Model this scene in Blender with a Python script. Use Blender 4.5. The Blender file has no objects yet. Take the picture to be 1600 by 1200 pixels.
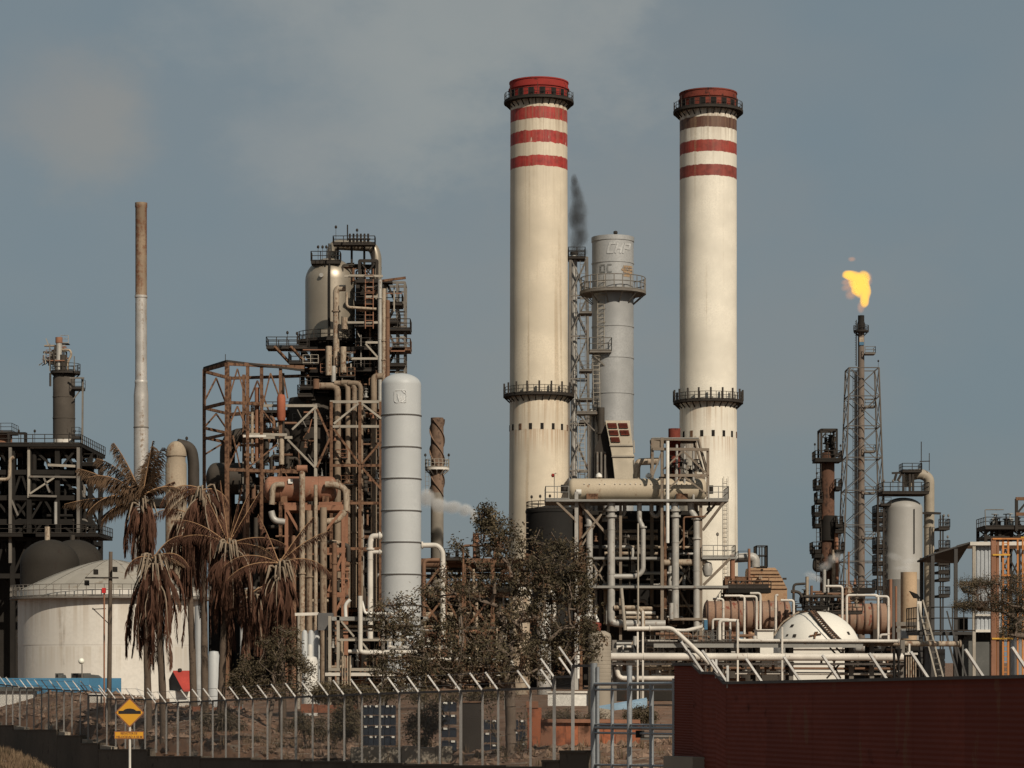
import bpy, math, random
from mathutils import Vector, Matrix, noise
R = math.radians
scene = bpy.context.scene
col = scene.collection

# ---------------------------------------------------------------- camera, sky, sun, exposure
F = 4000.0      # focal length in pixels of the 1600 wide photograph
HY = 1035.0     # eye level (horizon) in photograph pixels
CZ = 3.2        # height of the lens above the plant's ground
cam = bpy.data.cameras.new('camera')
cam.sensor_width = 36.0
cam.lens = 36.0 * F / 1600.0
cam.shift_y = (HY - 600.0) / 1600.0
cam.clip_start = 0.5
cam.clip_end = 20000.0
camo = bpy.data.objects.new('camera', cam)
camo.location = (0, 0, CZ)
camo.rotation_euler = (R(90), 0, 0)
col.objects.link(camo)
scene.camera = camo

SUN_EL, SUN_AZ = 36.0, 30.0      # the sun stands behind the camera, to its right
world = bpy.data.worlds.new('World')
scene.world = world
world.use_nodes = True
wt = world.node_tree
wt.nodes.clear()
def wn(t): return wt.nodes.new(t)
sky = wn('ShaderNodeTexSky')
sky.sky_type = 'NISHITA'
sky.sun_disc = False
sky.sun_elevation = R(SUN_EL)
sky.sun_rotation = R(180 - SUN_AZ)
sky.air_density = 1.0
sky.dust_density = 3.0
sky.ozone_density = 1.5
tc = wn('ShaderNodeTexCoord')
mp = wn('ShaderNodeMapping'); mp.inputs['Scale'].default_value = (1.0, 1.0, 1.6)
mp.inputs['Location'].default_value = (0.62, 0.1, 0.33)
wt.links.new(tc.outputs['Generated'], mp.inputs['Vector'])
nz = wn('ShaderNodeTexNoise'); nz.inputs['Scale'].default_value = 5.5
nz.inputs['Detail'].default_value = 4.0; nz.inputs['Roughness'].default_value = 0.5
wt.links.new(mp.outputs['Vector'], nz.inputs['Vector'])
cr = wn('ShaderNodeValToRGB')
cr.color_ramp.elements[0].position = 0.38; cr.color_ramp.elements[0].color = (1.95, 2.50, 2.80, 1)
cr.color_ramp.elements[1].position = 0.72; cr.color_ramp.elements[1].color = (2.45, 2.72, 2.78, 1)
wt.links.new(nz.outputs['Fac'], cr.inputs['Fac'])
# drifting smoke banks in the smog (soft patches, broken up by the same noise)
clo = cr.outputs['Color']
nz2 = wn('ShaderNodeTexNoise'); nz2.inputs['Scale'].default_value = 16.0; nz2.inputs['Detail'].default_value = 6.0; nz2.inputs['Roughness'].default_value = .6
wt.links.new(mp.outputs['Vector'], nz2.inputs['Vector'])
for (px_, py_, rad_, c_, k_) in ((720,30,.075,(3.6,3.75,3.5,1),.8),(540,70,.07,(3.2,3.4,3.3,1),.65),(870,60,.05,(3.3,3.45,3.3,1),.6),(150,215,.034,(3.0,2.95,2.7,1),.75),(60,150,.03,(2.8,2.85,2.75,1),.5),(450,200,.04,(2.9,3.05,3.0,1),.5),(900,420,.07,(2.6,2.75,2.7,1),.5),(1250,560,.08,(2.5,2.65,2.65,1),.5)):
    dv = Vector(((px_-800)/F, 1.0, (HY-py_)/F)).normalized()
    dn = wn('ShaderNodeVectorMath'); dn.operation = 'DISTANCE'; dn.inputs[1].default_value = dv
    wt.links.new(tc.outputs['Generated'], dn.inputs[0])
    ds_ = wn('ShaderNodeMath'); ds_.operation = 'MULTIPLY_ADD'; ds_.inputs[1].default_value = -rad_*1.9; 
    of_ = wn('ShaderNodeMath'); of_.operation = 'ADD'; of_.inputs[1].default_value = rad_*.9
    wt.links.new(dn.outputs['Value'], of_.inputs[0]); wt.links.new(nz2.outputs['Fac'], ds_.inputs[0]); wt.links.new(of_.outputs[0], ds_.inputs[2])
    mr_ = wn('ShaderNodeMapRange'); mr_.interpolation_type = 'SMOOTHSTEP'
    mr_.inputs[1].default_value = rad_; mr_.inputs[2].default_value = 0.0; mr_.inputs[4].default_value = k_*2.0
    wt.links.new(ds_.outputs[0], mr_.inputs[0])
    mm_ = wn('ShaderNodeMath'); mm_.operation = 'MULTIPLY'
    wt.links.new(mr_.outputs[0], mm_.inputs[0]); wt.links.new(nz.outputs['Fac'], mm_.inputs[1])
    xx_ = wn('ShaderNodeMix'); xx_.data_type = 'RGBA'
    wt.links.new(mm_.outputs[0], xx_.inputs[0]); wt.links.new(clo, xx_.inputs[6]); xx_.inputs[7].default_value = c_
    clo = xx_.outputs[2]
mx = wn('ShaderNodeMix'); mx.data_type = 'RGBA'; mx.inputs[0].default_value = 0.9   # thick dusty smog over the blue
wt.links.new(sky.outputs['Color'], mx.inputs[6]); wt.links.new(clo, mx.inputs[7])
bg = wn('ShaderNodeBackground'); bg.inputs['Strength'].default_value = 0.09
wo = wn('ShaderNodeOutputWorld')
wt.links.new(mx.outputs[2], bg.inputs['Color']); wt.links.new(bg.outputs['Background'], wo.inputs['Surface'])

sl = bpy.data.lights.new('sun', 'SUN')
sl.energy = 4.6
sl.angle = R(0.6)
sl.color = (1.0, 0.90, 0.76)
so = bpy.data.objects.new('sun', sl)
sd = Vector((math.sin(R(SUN_AZ)) * math.cos(R(SUN_EL)), -math.cos(R(SUN_AZ)) * math.cos(R(SUN_EL)), math.sin(R(SUN_EL))))
so.rotation_euler = sd.to_track_quat('Z', 'Y').to_euler()
so.location = (60, -60, 90)
col.objects.link(so)

scene.view_settings.view_transform = 'Standard'
scene.view_settings.look = 'None'
scene.view_settings.exposure = 0.0
scene.view_settings.gamma = 1.0
scene.view_settings.use_curve_mapping = False
scene.render.engine = 'CYCLES'
cy = scene.cycles
cy.max_bounces = 5; cy.diffuse_bounces = 2; cy.glossy_bounces = 2; cy.transmission_bounces = 2
cy.transparent_max_bounces = 8; cy.volume_bounces = 0
cy.volume_step_rate = 1.0; cy.volume_max_steps = 128
cy.use_denoising = True
cy.use_adaptive_sampling = True; cy.adaptive_threshold = 0.02

# ---------------------------------------------------------------- helpers
class Q:
    """maps photograph pixels onto the upright plane at distance Y; d is metres beyond it"""
    def __init__(s, Y): s.Y = Y; s.s = Y / F
    def __call__(s, px, py, d=0.0): return Vector(((px - 800) * s.s, s.Y + d, CZ + (HY - py) * s.s))
    def x(s, px): return (px - 800) * s.s
    def z(s, py): return CZ + (HY - py) * s.s
    def gy(s, z=0.0): return HY + (CZ - z) / s.s      # pixel row of height z

class MB:
    def __init__(s): s.v = []; s.f = []; s.sm = []
    def _add(s, vs, fs, smooth=False):
        b = len(s.v); s.v.extend([tuple(v) for v in vs])
        for f in fs: s.f.append(tuple(i + b for i in f)); s.sm.append(smooth)
        return s
    def box(s, lo, hi):
        x0, y0, z0 = lo; x1, y1, z1 = hi
        return s._add([(x0,y0,z0),(x1,y0,z0),(x1,y1,z0),(x0,y1,z0),(x0,y0,z1),(x1,y0,z1),(x1,y1,z1),(x0,y1,z1)],
                      [(3,2,1,0),(4,5,6,7),(0,1,5,4),(1,2,6,5),(2,3,7,6),(3,0,4,7)])
    def beam(s, a, b, w, h=None, up=None):
        a = Vector(a); b = Vector(b); h = h or w
        d = (b - a)
        if d.length < 1e-6: return s
        d.normalize()
        u = up or (Vector((0,0,1)) if abs(d.z) < 0.95 else Vector((0,1,0)))
        sx = d.cross(u).normalized(); sy = sx.cross(d).normalized()
        vs = []
        for p in (a, b):
            for i, j in ((-1,-1),(1,-1),(1,1),(-1,1)):
                vs.append(p + sx * (w * .5 * i) + sy * (h * .5 * j))
        return s._add(vs, [(3,2,1,0),(4,5,6,7),(0,1,5,4),(1,2,6,5),(2,3,7,6),(3,0,4,7)])
    def tube(s, pts, r, n=10, caps=True, closed=False):
        pts = [Vector(p) for p in pts]
        rs = r if isinstance(r, (list, tuple)) else [r] * len(pts)
        m = len(pts)
        tan = []
        for i in range(m):
            a = pts[i-1] if (i > 0 or closed) else pts[i]
            b = pts[(i+1) % m] if (i < m-1 or closed) else pts[i]
            t = b - a
            tan.append(t.normalized() if t.length > 1e-9 else Vector((0,0,1)))
        t0 = tan[0]
        u = Vector((0,0,1)) if abs(t0.z) < 0.9 else Vector((0,1,0))
        nx = t0.cross(u).normalized()
        vs = []
        for i in range(m):
            t = tan[i]
            nx = (nx - t * nx.dot(t))
            nx = nx.normalized() if nx.length > 1e-6 else t.orthogonal().normalized()
            ny = t.cross(nx)
            for k in range(n):
                a = 2 * math.pi * k / n
                vs.append(pts[i] + nx * (rs[i] * math.cos(a)) + ny * (rs[i] * math.sin(a)))
        fs = []
        for i in range(m if closed else m-1):
            j = (i + 1) % m
            for k in range(n):
                k2 = (k+1) % n
                fs.append((i*n+k, i*n+k2, j*n+k2, j*n+k))
        s._add(vs, fs, True)
        if caps and not closed:
            s._add([vs[k] for k in range(n)], [tuple(reversed(range(n)))])
            s._add([vs[(m-1)*n+k] for k in range(n)], [tuple(range(n))])
        return s
    def cyl(s, a, b, r, r2=None, n=16): return s.tube([a, b], [r, r if r2 is None else r2], n)
    def lathe(s, prof, cx, cy, n=32, a0=0.0, a1=2*math.pi, cap=True, axis='z', c0=0.0):
        """prof: list of (radius, height); sharp bends get split edges. axis 'x' lays it along X (height = x, centre y=cy, z=c0)"""
        full = abs(a1 - a0 - 2*math.pi) < 1e-6
        m = n if full else n + 1
        def pt(r, h, a):
            if axis == 'z': return (cx + r*math.cos(a), cy + r*math.sin(a), h)
            return (h, cy + r*math.cos(a), c0 + r*math.sin(a))
        def ring(p): return [pt(p[0], p[1], a0 + (a1-a0)*k/n) for k in range(m)]
        idx = None
        for i in range(len(prof) - 1):
            p, q = prof[i], prof[i+1]
            sharp = True
            if i > 0:
                o = prof[i-1]
                v1 = Vector((p[0]-o[0], p[1]-o[1])); v2 = Vector((q[0]-p[0], q[1]-p[1]))
                if v1.length > 1e-9 and v2.length > 1e-9: sharp = v1.angle(v2) > R(40)
            if sharp or idx is None:
                idx = len(s.v); s.v.extend(ring(p))
            j = len(s.v); s.v.extend(ring(q))
            for k in range(n if full else n):
                k2 = (k+1) % m
                fa = (idx+k, idx+k2, j+k2, j+k)
                if axis == 'x': fa = fa[::-1]
                s.f.append(fa); s.sm.append(True)
            idx = j
        return s
    def quad(s, a, b, c, d): return s._add([a, b, c, d], [(0,1,2,3)])
    def prism(s, poly, d):
        """poly: 3-D outline, extruded by the vector d"""
        d = Vector(d); n = len(poly)
        vs = [Vector(p) for p in poly] + [Vector(p) + d for p in poly]
        fs = [tuple(range(n)), tuple(reversed(range(n, 2*n)))]
        for i in range(n): fs.append((i, i+n, (i+1) % n + n, (i+1) % n))
        return s._add(vs, fs)

LOC = {}
def wloc(o): return LOC.get(o.name, Vector((0,0,0)))
MESHN = 0
def build(mb, name, m, parent=None, label=None, kind=None):
    if getattr(mb, 'pieces', None):
        return [build(k_, name, m, parent, label, kind) for k_ in mb.pieces][-1]
    me = bpy.data.meshes.new(name)
    off = wloc(parent) if parent else Vector((0,0,0))
    ox, oy, oz = off
    me.from_pydata([(v[0]-ox, v[1]-oy, v[2]-oz) for v in mb.v], [], mb.f)
    me.polygons.foreach_set('use_smooth', mb.sm)
    me.materials.append(m)
    me.update()
    o = bpy.data.objects.new(name, me)
    col.objects.link(o)
    if parent:
        o.parent = parent
        LOC[o.name] = off.copy()
    if label: o['label'] = label
    if kind: o['kind'] = kind
    return o
def T(name, label, cat, loc=(0,0,0), group=None):
    o = bpy.data.objects.new(name, None)
    o.empty_display_size = 0.5
    o.location = loc
    col.objects.link(o)
    o['label'] = label; o['category'] = cat
    if group: o['group'] = group
    LOC[o.name] = Vector(loc)
    return o
def tagged(o, label, cat, group=None):
    o['label'] = label; o['category'] = cat
    if group: o['group'] = group
    return o
def solo(mb, name, m, loc, label, cat, group=None):
    """a thing that is one mesh, its origin at loc"""
    loc = Vector(loc)
    mb.v = [(v[0]-loc.x, v[1]-loc.y, v[2]-loc.z) for v in mb.v]
    o = build(mb, name, m)
    o.location = loc
    return tagged(o, label, cat, group)

def bend(pts, r, n=5):
    """round the corners of a polyline with radius r"""
    pts = [Vector(p) for p in pts]
    out = [pts[0]]
    for i in range(1, len(pts)-1):
        a, p, b = pts[i-1], pts[i], pts[i+1]
        d1 = (a-p); d2 = (b-p)
        rr = min(r, d1.length*.49, d2.length*.49)
        s = p + d1.normalized()*rr; e = p + d2.normalized()*rr
        for k in range(n+1):
            t = k/n
            out.append(s.lerp(p, t).lerp(p.lerp(e, t), t))
    out.append(pts[-1])
    return out
PIPE_RNG = random.Random(99)
def pipe(parent, pts, r, m, name='pipe', n=10, er=None, flanges=(), label=None):
    mb = MB().tube(bend(pts, er or r*2.6), r, n)
    for a, b in zip(pts, pts[1:]):       # bolted flange pairs and lagging bands along the straight lengths
        a = Vector(a); b = Vector(b); L_ = (b-a).length; d = (b-a)/max(L_, 1e-6)
        if r < .07 or L_ < 14*r: continue
        k_ = PIPE_RNG.uniform(2.5, 4.5)*max(.35, r*2.2)
        while k_ < L_ - 3*r:
            c_ = a + d*k_; big = PIPE_RNG.random() < .3
            mb.cyl(c_ - d*r*(.22 if big else .1), c_ + d*r*(.22 if big else .1), r*(1.38 if big else 1.1), n=n)
            k_ += PIPE_RNG.uniform(4, 11)*max(.35, r*2.2)
    for a, b in flanges:
        a = Vector(a); b = Vector(b); d = (b-a).normalized()
        mb.cyl(a - d*r*.3, a + d*r*.3, r*1.5, n=n)
    return build(mb, name, m, parent, label)
def bm(parent, name, a, b, w, m, h=None): return build(MB().beam(a, b, w, h), name, m, parent)

def railmb(mb, path, h=1.1, every=1.6, r=0.035, closed=False, toe=True):
    path = [Vector(p) for p in path]
    if closed: path = path + [path[0]]
    for zz in (h, h*.55): mb.tube([p + Vector((0,0,zz)) for p in path], r, 4, caps=False)
    if toe: mb.tube([p + Vector((0,0,.08)) for p in path], r*1.5, 4, caps=False)
    for i in range(len(path)-1):
        a, b = path[i], path[i+1]
        L = (b-a).length
        k = max(1, round(L/every))
        for j in range(k + (1 if (i == len(path)-2 and not closed) else 0)):
            p = a.lerp(b, j/k)
            mb.beam(p, p + Vector((0,0,h)), r*2.0)
    return mb
def deck(parent, x0, x1, y0, y1, z, m, th=0.18, rail='fblr', rh=1.1, mr=None, every=1.6, r=0.035, name='platform'):
    """flat platform with railing as its sub-part"""
    d = build(MB().box((x0,y0,z-th),(x1,y1,z)), name, m, parent)
    c = {'f': ((x0,y0,z),(x1,y0,z)), 'b': ((x0,y1,z),(x1,y1,z)), 'l': ((x0,y0,z),(x0,y1,z)), 'r': ((x1,y0,z),(x1,y1,z))}
    mb = MB()
    for k in rail: railmb(mb, c[k], rh, every, r)
    if rail: build(mb, 'railing', mr or m, d)
    return d
def ringdeck(parent, cx, cy, z, r0, r1, m, th=0.25, h=1.1, n=28, a0=0, a1=2*math.pi, brackets=10, mr=None, r=0.04, every=None):
    full = abs(a1-a0-2*math.pi) < 1e-6
    mb = MB().lathe([(r0,z),(r1,z),(r1,z-th),(r0,z-th)], cx, cy, n, a0, a1)
    for k in range(brackets):
        a = a0 + (a1-a0)*(k+.5)/brackets
        c, s = math.cos(a), math.sin(a)
        mb.beam((cx+c*r1*.97, cy+s*r1*.97, z-th), (cx+c*r0, cy+s*r0, z-th-(r1-r0)*.8), 0.14)
    d = build(mb, 'platform', m, parent)
    path = [(cx+r1*.98*math.cos(a0+(a1-a0)*k/n), cy+r1*.98*math.sin(a0+(a1-a0)*k/n), z) for k in range(n if full else n+1)]
    build(railmb(MB(), path, h, every or 99, r, closed=full), 'railing', mr or m, d)
    return d
def ladder(parent, a, b, w, m, r=0.05, step=0.6, side=None, cage=False):
    a = Vector(a); b = Vector(b)
    s = side or Vector((1,0,0))
    mb = MB()
    for k in (-.5, .5): mb.beam(a + s*w*k, b + s*w*k, r)
    L = (b-a).length
    for i in range(int(L/step)):
        p = a.lerp(b, (i+.5)*step/L)
        mb.beam(p - s*w*.5, p + s*w*.5, r*.8)
        if cage and i % 3 == 0 and i > 3:
            ring = [p + s*w*.7*math.cos(t) + Vector((0,-1,0))*w*1.2*math.sin(t) for t in [math.pi*q/6 for q in range(7)]]
            mb.tube(ring, r*.5, 4, caps=False)
    return build(mb, 'ladder', m, parent)

def steel(parent, q, xs, ys, ds, w, m, brace=None, rng=None, base=None, mbr=None, col_label=None):
    """steel frame: columns at xs (px) and ds (m), beams at ys (px), braces; every member an object"""
    zb = 0.0 if base is None else base
    zt = q.z(ys[0])
    for x in xs:
        for d in ds:
            p = q(x, ys[0], d)
            bm(parent, 'column', (p.x, p.y, zb), (p.x, p.y, zt), w*1.15, m)
    for y in ys:
        for d in ds:
            for i in range(len(xs)-1):
                bm(parent, 'beam', q(xs[i], y, d), q(xs[i+1], y, d), w, m, w*1.2)
        for x in xs:
            for i in range(len(ds)-1):
                bm(parent, 'beam', q(x, y, ds[i]), q(x, y, ds[i+1]), w*.8, m, w)
    if brace:
        lev = list(ys) + [q.gy(zb)]
        for d in ds:
            for i in range(len(xs)-1):
                for j in range(len(lev)-1):
                    t = brace
                    if rng:
                        t = rng.choice(['x','k','/','\\','', '']) if brace == 'r' else brace
                    a, b = xs[i], xs[i+1]; u, v = lev[j], lev[j+1]
                    mm = mbr or m
                    e = d + w*.15
                    if v - u > (b - a)*3.2: v = u + (b-a)*2.2
                    if t in ('x','/'): bm(parent, 'brace', q(a, v, e), q(b, u, e), w*.55, mm)
                    if t in ('x','\\'): bm(parent, 'brace', q(a, u, e+w*.6), q(b, v, e+w*.6), w*.55, mm)
                    if t == 'k':
                        c = (a+b)/2
                        bm(parent, 'brace', q(a, v, e), q(c, u, e), w*.55, mm); bm(parent, 'brace', q(c, u, e), q(b, v, e), w*.55, mm)
def clutter(parent, q, n, x0, x1, y0, y1, d0, d1, mats, rng, rmin=.06, rmax=.28, vert=.55):
    """the plant's small process pipework, every run a part of its own"""
    for i in range(n):
        d = rng.uniform(d0, d1); r = rng.uniform(rmin, rmax)**1.0
        m = rng.choice(mats)
        if rng.random() < vert:
            x = rng.uniform(x0, x1); a = rng.uniform(y0, y1); b = min(y1, a + rng.uniform(.25,.8)*(y1-y0))
            pts = [q(x, a, d), q(x, b, d)]
            if rng.random() < .6:
                e = rng.uniform(8, 30)*rng.choice((-1,1)); pts = [q(min(max(x+e,x0),x1), a, d)] + pts
            if rng.random() < .4:
                e = rng.uniform(8, 30)*rng.choice((-1,1)); pts.append(q(min(max(x+e,x0),x1), b, d))
        else:
            y = rng.uniform(y0, y1); a = rng.uniform(x0, x1); b = min(x1, a + rng.uniform(.2,.7)*(x1-x0))
            pts = [q(a, y, d), q(b, y, d)]
            if rng.random() < .7: pts.append(q(b, min(y1, y+rng.uniform(10,45)), d))
        pipe(parent, pts, r, m, n=8)
def lattice_bits(parent, q, n, x0, x1, y0, y1, d0, d1, rng):
    """short thin members: ladders' stringers, hangers, handrails, stub platforms"""
    ms = ('steel_dark','steel_rust','steel_grey','steel_pale','steel_orange')
    for i in range(n):
        d = rng.uniform(d0, d1); x = rng.uniform(x0, x1); y = rng.uniform(y0, y1); k = rng.random(); m = M[rng.choice(ms)]
        if k < .35: bm(parent, 'stub_beam', q(x,y,d), q(min(x1, x+rng.uniform(10,40)),y,d), rng.uniform(.1,.2), m)
        elif k < .6: bm(parent, 'hanger', q(x,y,d), q(x,min(y1, y+rng.uniform(12,50)),d), rng.uniform(.1,.18), m)
        elif k < .8: bm(parent, 'brace', q(x,y,d), q(x+rng.uniform(-18,18),min(y1, y+rng.uniform(10,30)),d), .12, m)
        else:
            w = rng.uniform(10,26); xx = min(x, x1-w)
            deck(parent, q.x(xx), q.x(xx+w), q.Y+d-.7, q.Y+d+.6, q.z(y), M['steel_dark'], .12, 'f', 1.1, m, 1.2, .035)
def valves(parent, q, n, x0, x1, y0, y1, d0, d1, mats, rng, s=.4):
    for i in range(n):
        c = q(rng.uniform(x0,x1), rng.uniform(y0,y1), rng.uniform(d0,d1))
        k = s*rng.uniform(.6,1.3)
        mb = MB().lathe([(0.01,-k),(k*.7,-k),(k*.7,-k*.7),(k*.35,-k*.6),(k*.35,k*.4),(k*.6,k*.45),(k*.6,k*.6),(k*.1,k*.7),(k*.1,k*1.3),(k*.5,k*1.3),(k*.5,k*1.4),(.01,k*1.4)], 0, 0, 8)
        mb.v = [(v[0]+c.x, v[1]+c.y, v[2]+c.z) for v in mb.v]
        build(mb, 'valve', rng.choice(mats), parent)
def hdrum(parent, q, x0, x1, y, r, m, d=0, dome=.5, name='shell', n=24, seams=(), y2=None):
    """horizontal vessel along X with dished ends"""
    X0, X1 = q.x(x0), q.x(x1); z = q.z(y); e = r*dome
    prof = [(0.001, X0)] + [(r*math.sin(t), X0 + e - e*math.cos(t)) for t in [math.pi/2*k/6 for k in range(1,7)]]
    cur = X0 + e
    for sx in seams:
        h = q.x(sx)
        prof += [(r, h-.1), (r*1.035, h-.08), (r*1.035, h+.08), (r, h+.1)]
    prof += [(r*math.sin(t), X1 - e + e*math.cos(t)) for t in [math.pi/2*k/6 for k in range(6,0,-1)]] + [(0.001, X1)]
    return build(MB().lathe(prof, 0, q.Y+d, n, axis='x', c0=z), name, m, parent)
def lamp_on_post(mb, p, h=1.8, r=.05):
    p = Vector(p)
    top = mb
    mb = MB()
    if not hasattr(top, 'pieces'): top.pieces = []
    top.pieces.append(mb)
    h += .35
    mb.beam(p, p + Vector((0,0,h)), r)
    mb.lathe([(.02,p.z+h+.3),(.15,p.z+h+.2),(.17,p.z+h-.02),(.1,p.z+h-.12),(.02,p.z+h-.12)], p.x, p.y, 8)
    return top

# ---------------------------------------------------------------- materials
def mat(name, c, dirt=None, amt=0.4, scale=1.0, streak=0.5, rough=0.65, metal=0.0, bump=0.15, var=0.25, bands=None, edge=0.25, dirt2=None, amt2=.2, squash=0.05, bumpscale=None, dmix=.9, stains=None, spec=None):
    KA = .80        # one exposure key for all paint and rust albedos
    c = tuple(x*KA for x in c); dirt = dirt and tuple(x*KA for x in dirt); dirt2 = dirt2 and tuple(x*KA for x in dirt2)
    bands = bands and [(a_, b_, tuple(x*KA for x in c_)) for a_, b_, c_ in bands]
    m = bpy.data.materials.new(name)
    m.use_nodes = True
    nt = m.node_tree; N = nt.nodes; L = nt.links
    b = N['Principled BSDF']
    b.inputs['Roughness'].default_value = rough
    b.inputs['Metallic'].default_value = metal
    b.inputs['Specular IOR Level'].default_value = spec if spec is not None else (0.35 if rough < .7 else .15)
    tc = N.new('ShaderNodeTexCoord'); oi = N.new('ShaderNodeObjectInfo')
    mu = N.new('ShaderNodeMath'); mu.operation = 'MULTIPLY'; mu.inputs[1].default_value = 37.0
    L.new(oi.outputs['Random'], mu.inputs[0])
    va = N.new('ShaderNodeVectorMath'); va.operation = 'ADD'
    L.new(tc.outputs['Object'], va.inputs[0]); L.new(mu.outputs[0], va.inputs[1])
    def nz(sc, sz=1.0, det=5.0, rg=.6):
        mp = N.new('ShaderNodeMapping'); mp.inputs['Scale'].default_value = (1, 1, sz)
        L.new(va.outputs[0], mp.inputs['Vector'])
        n = N.new('ShaderNodeTexNoise'); n.inputs['Scale'].default_value = sc
        n.inputs['Detail'].default_value = det; n.inputs['Roughness'].default_value = rg
        L.new(mp.outputs['Vector'], n.inputs['Vector'])
        return n.outputs['Fac']
    def math_(op, a, bb):
        x = N.new('ShaderNodeMath'); x.operation = op
        for i, t in enumerate((a, bb)):
            if isinstance(t, (int, float)): x.inputs[i].default_value = t
            else: L.new(t, x.inputs[i])
        return x.outputs[0]
    def mixc(f, a, bb):
        x = N.new('ShaderNodeMix'); x.data_type = 'RGBA'
        if isinstance(f, (int, float)): x.inputs[0].default_value = f
        else: L.new(f, x.inputs[0])
        for i, t in ((6, a), (7, bb)):
            if isinstance(t, tuple): x.inputs[i].default_value = (*t[:3], 1)
            else: L.new(t, x.inputs[i])
        return x.outputs[2]
    def ramp(f, lo, hi):
        x = N.new('ShaderNodeMapRange'); x.inputs[1].default_value = lo; x.inputs[2].default_value = hi
        x.interpolation_type = 'SMOOTHSTEP'
        L.new(f, x.inputs[0]); return x.outputs[0]
    big = nz(0.35*scale, 1.0, 3.0); fine = nz(2.2*scale); 
    cc = mixc(ramp(big, .3, .7), tuple(x*(1-var) for x in c), tuple(min(1, x*(1+var*.7)) for x in c))
    f2 = nz(9.0*scale)
    cc = mixc(ramp(f2, .35, .75), cc, tuple(x*(1-var*.6) for x in c)) if var > .05 else cc
    if bands:
        sp = N.new('ShaderNodeSeparateXYZ'); L.new(tc.outputs['Object'], sp.inputs[0])
        wob = math_('MULTIPLY', math_('SUBTRACT', nz(1.3, .5), .5), edge*2)
        zz = math_('ADD', sp.outputs[2], wob)
        for z0, z1, bc in bands:
            a = ramp(zz, z0-.06, z0+.06); d = ramp(zz, z1-.06, z1+.06)
            msk = math_('MULTIPLY', a, math_('SUBTRACT', 1.0, d))
            msk = math_('MULTIPLY', msk, ramp(nz(1.1, .35), .22, .36))
            cc = mixc(msk, cc, mixc(ramp(fine, .35, .7), bc, tuple(x*.6 for x in bc)))
    if dirt:
        st = nz(1.8*scale, squash, 4.0)
        mixf = math_('ADD', math_('MULTIPLY', fine, 1-streak), math_('MULTIPLY', st, streak))
        t = 0.72 - amt*.42
        dm = ramp(mixf, t, t+.13)
        dd = mixc(ramp(f2, .3, .7), dirt, tuple(x*.5 for x in dirt))
        cc = mixc(math_('MULTIPLY', dm, dmix), cc, dd)
        if dirt2:
            d3 = ramp(nz(3.1*scale, .3), .66-amt2*.35, .74-amt2*.35)
            cc = mixc(d3, cc, dirt2)
        L.new(math_('ADD', math_('MULTIPLY', dm, (.9-rough)), rough), b.inputs['Roughness'])
        if metal > 0: L.new(math_('MULTIPLY', math_('SUBTRACT', 1.0, dm), metal), b.inputs['Metallic'])
    if stains:      # weathering runs below galleries, slots and rims: (top height, length, colour, strength)
        sz = N.new('ShaderNodeSeparateXYZ'); L.new(tc.outputs['Object'], sz.inputs[0])
        for k_, (zt_, ln_, sc_, sg_) in enumerate(stains):
            up = ramp(sz.outputs[2], zt_-ln_, zt_); cut = ramp(sz.outputs[2], zt_+.02, zt_+.1)
            st_ = nz(1.5+.37*k_, .02, 3.0)
            ms = math_('MULTIPLY', math_('MULTIPLY', up, math_('SUBTRACT', 1.0, cut)), ramp(st_, .44, .62))
            cc = mixc(math_('MULTIPLY', ms, sg_), cc, tuple(x*KA for x in sc_))
    L.new(cc, b.inputs['Base Color'])
    if bump:
        bp = N.new('ShaderNodeBump'); bp.inputs['Strength'].default_value = bump; bp.inputs['Distance'].default_value = 0.05
        L.new(nz((bumpscale or 4.0)*scale), bp.inputs['Height']); L.new(bp.outputs[0], b.inputs['Normal'])
    return m
RUST = (0.20, 0.085, 0.04); DRUST = (0.07, 0.035, 0.022)
M = {}
M['steel_dark'] = mat('dark_steel', (.042,.035,.029), RUST, .16, 1.0, .3, .8)
M['steel_black'] = mat('sooty_steel', (.022,.019,.016), DRUST, .25, 1.0, .3, .85)
M['steel_rust'] = mat('rusty_steel', (.19,.105,.062), DRUST, .58, 1.0, .4, .85)
M['steel_orange'] = mat('orange_brown_paint', (.28,.14,.085), DRUST, .4, 1.0, .5, .8)
M['steel_grey'] = mat('weathered_grey_steel', (.19,.17,.145), RUST, .35, 1.0, .5, .75)
M['steel_pale'] = mat('pale_steel', (.36,.32,.26), RUST, .35, 1.0, .5, .7)
M['pipe_tan'] = mat('tan_insulation', (.38,.305,.22), RUST, .52, 1.4, .45, .65, dirt2=(.22,.16,.11), amt2=.35)
M['pipe_grey'] = mat('grey_cladding', (.42,.40,.36), RUST, .4, 1.4, .5, .5, .15)
M['pipe_white'] = mat('white_pipe_paint', (.66,.61,.53), RUST, .36, 1.4, .5, .5)
M['pipe_rust'] = mat('rust_pipe', (.21,.12,.075), DRUST, .4, 1.2, .5, .8)
M['pipe_dark'] = mat('dark_pipe', (.06,.05,.04), RUST, .3, 1.2, .5, .7)
M['alu'] = mat('aluminium_cladding', (.46,.44,.41), (.25,.2,.15), .25, 1.0, .6, .42, .35, .08)
M['white'] = mat('white_tank_paint', (.72,.69,.62), (.36,.28,.19), .2, .6, .6, .55)
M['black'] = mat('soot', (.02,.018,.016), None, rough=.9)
M['leaf'] = None
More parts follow.
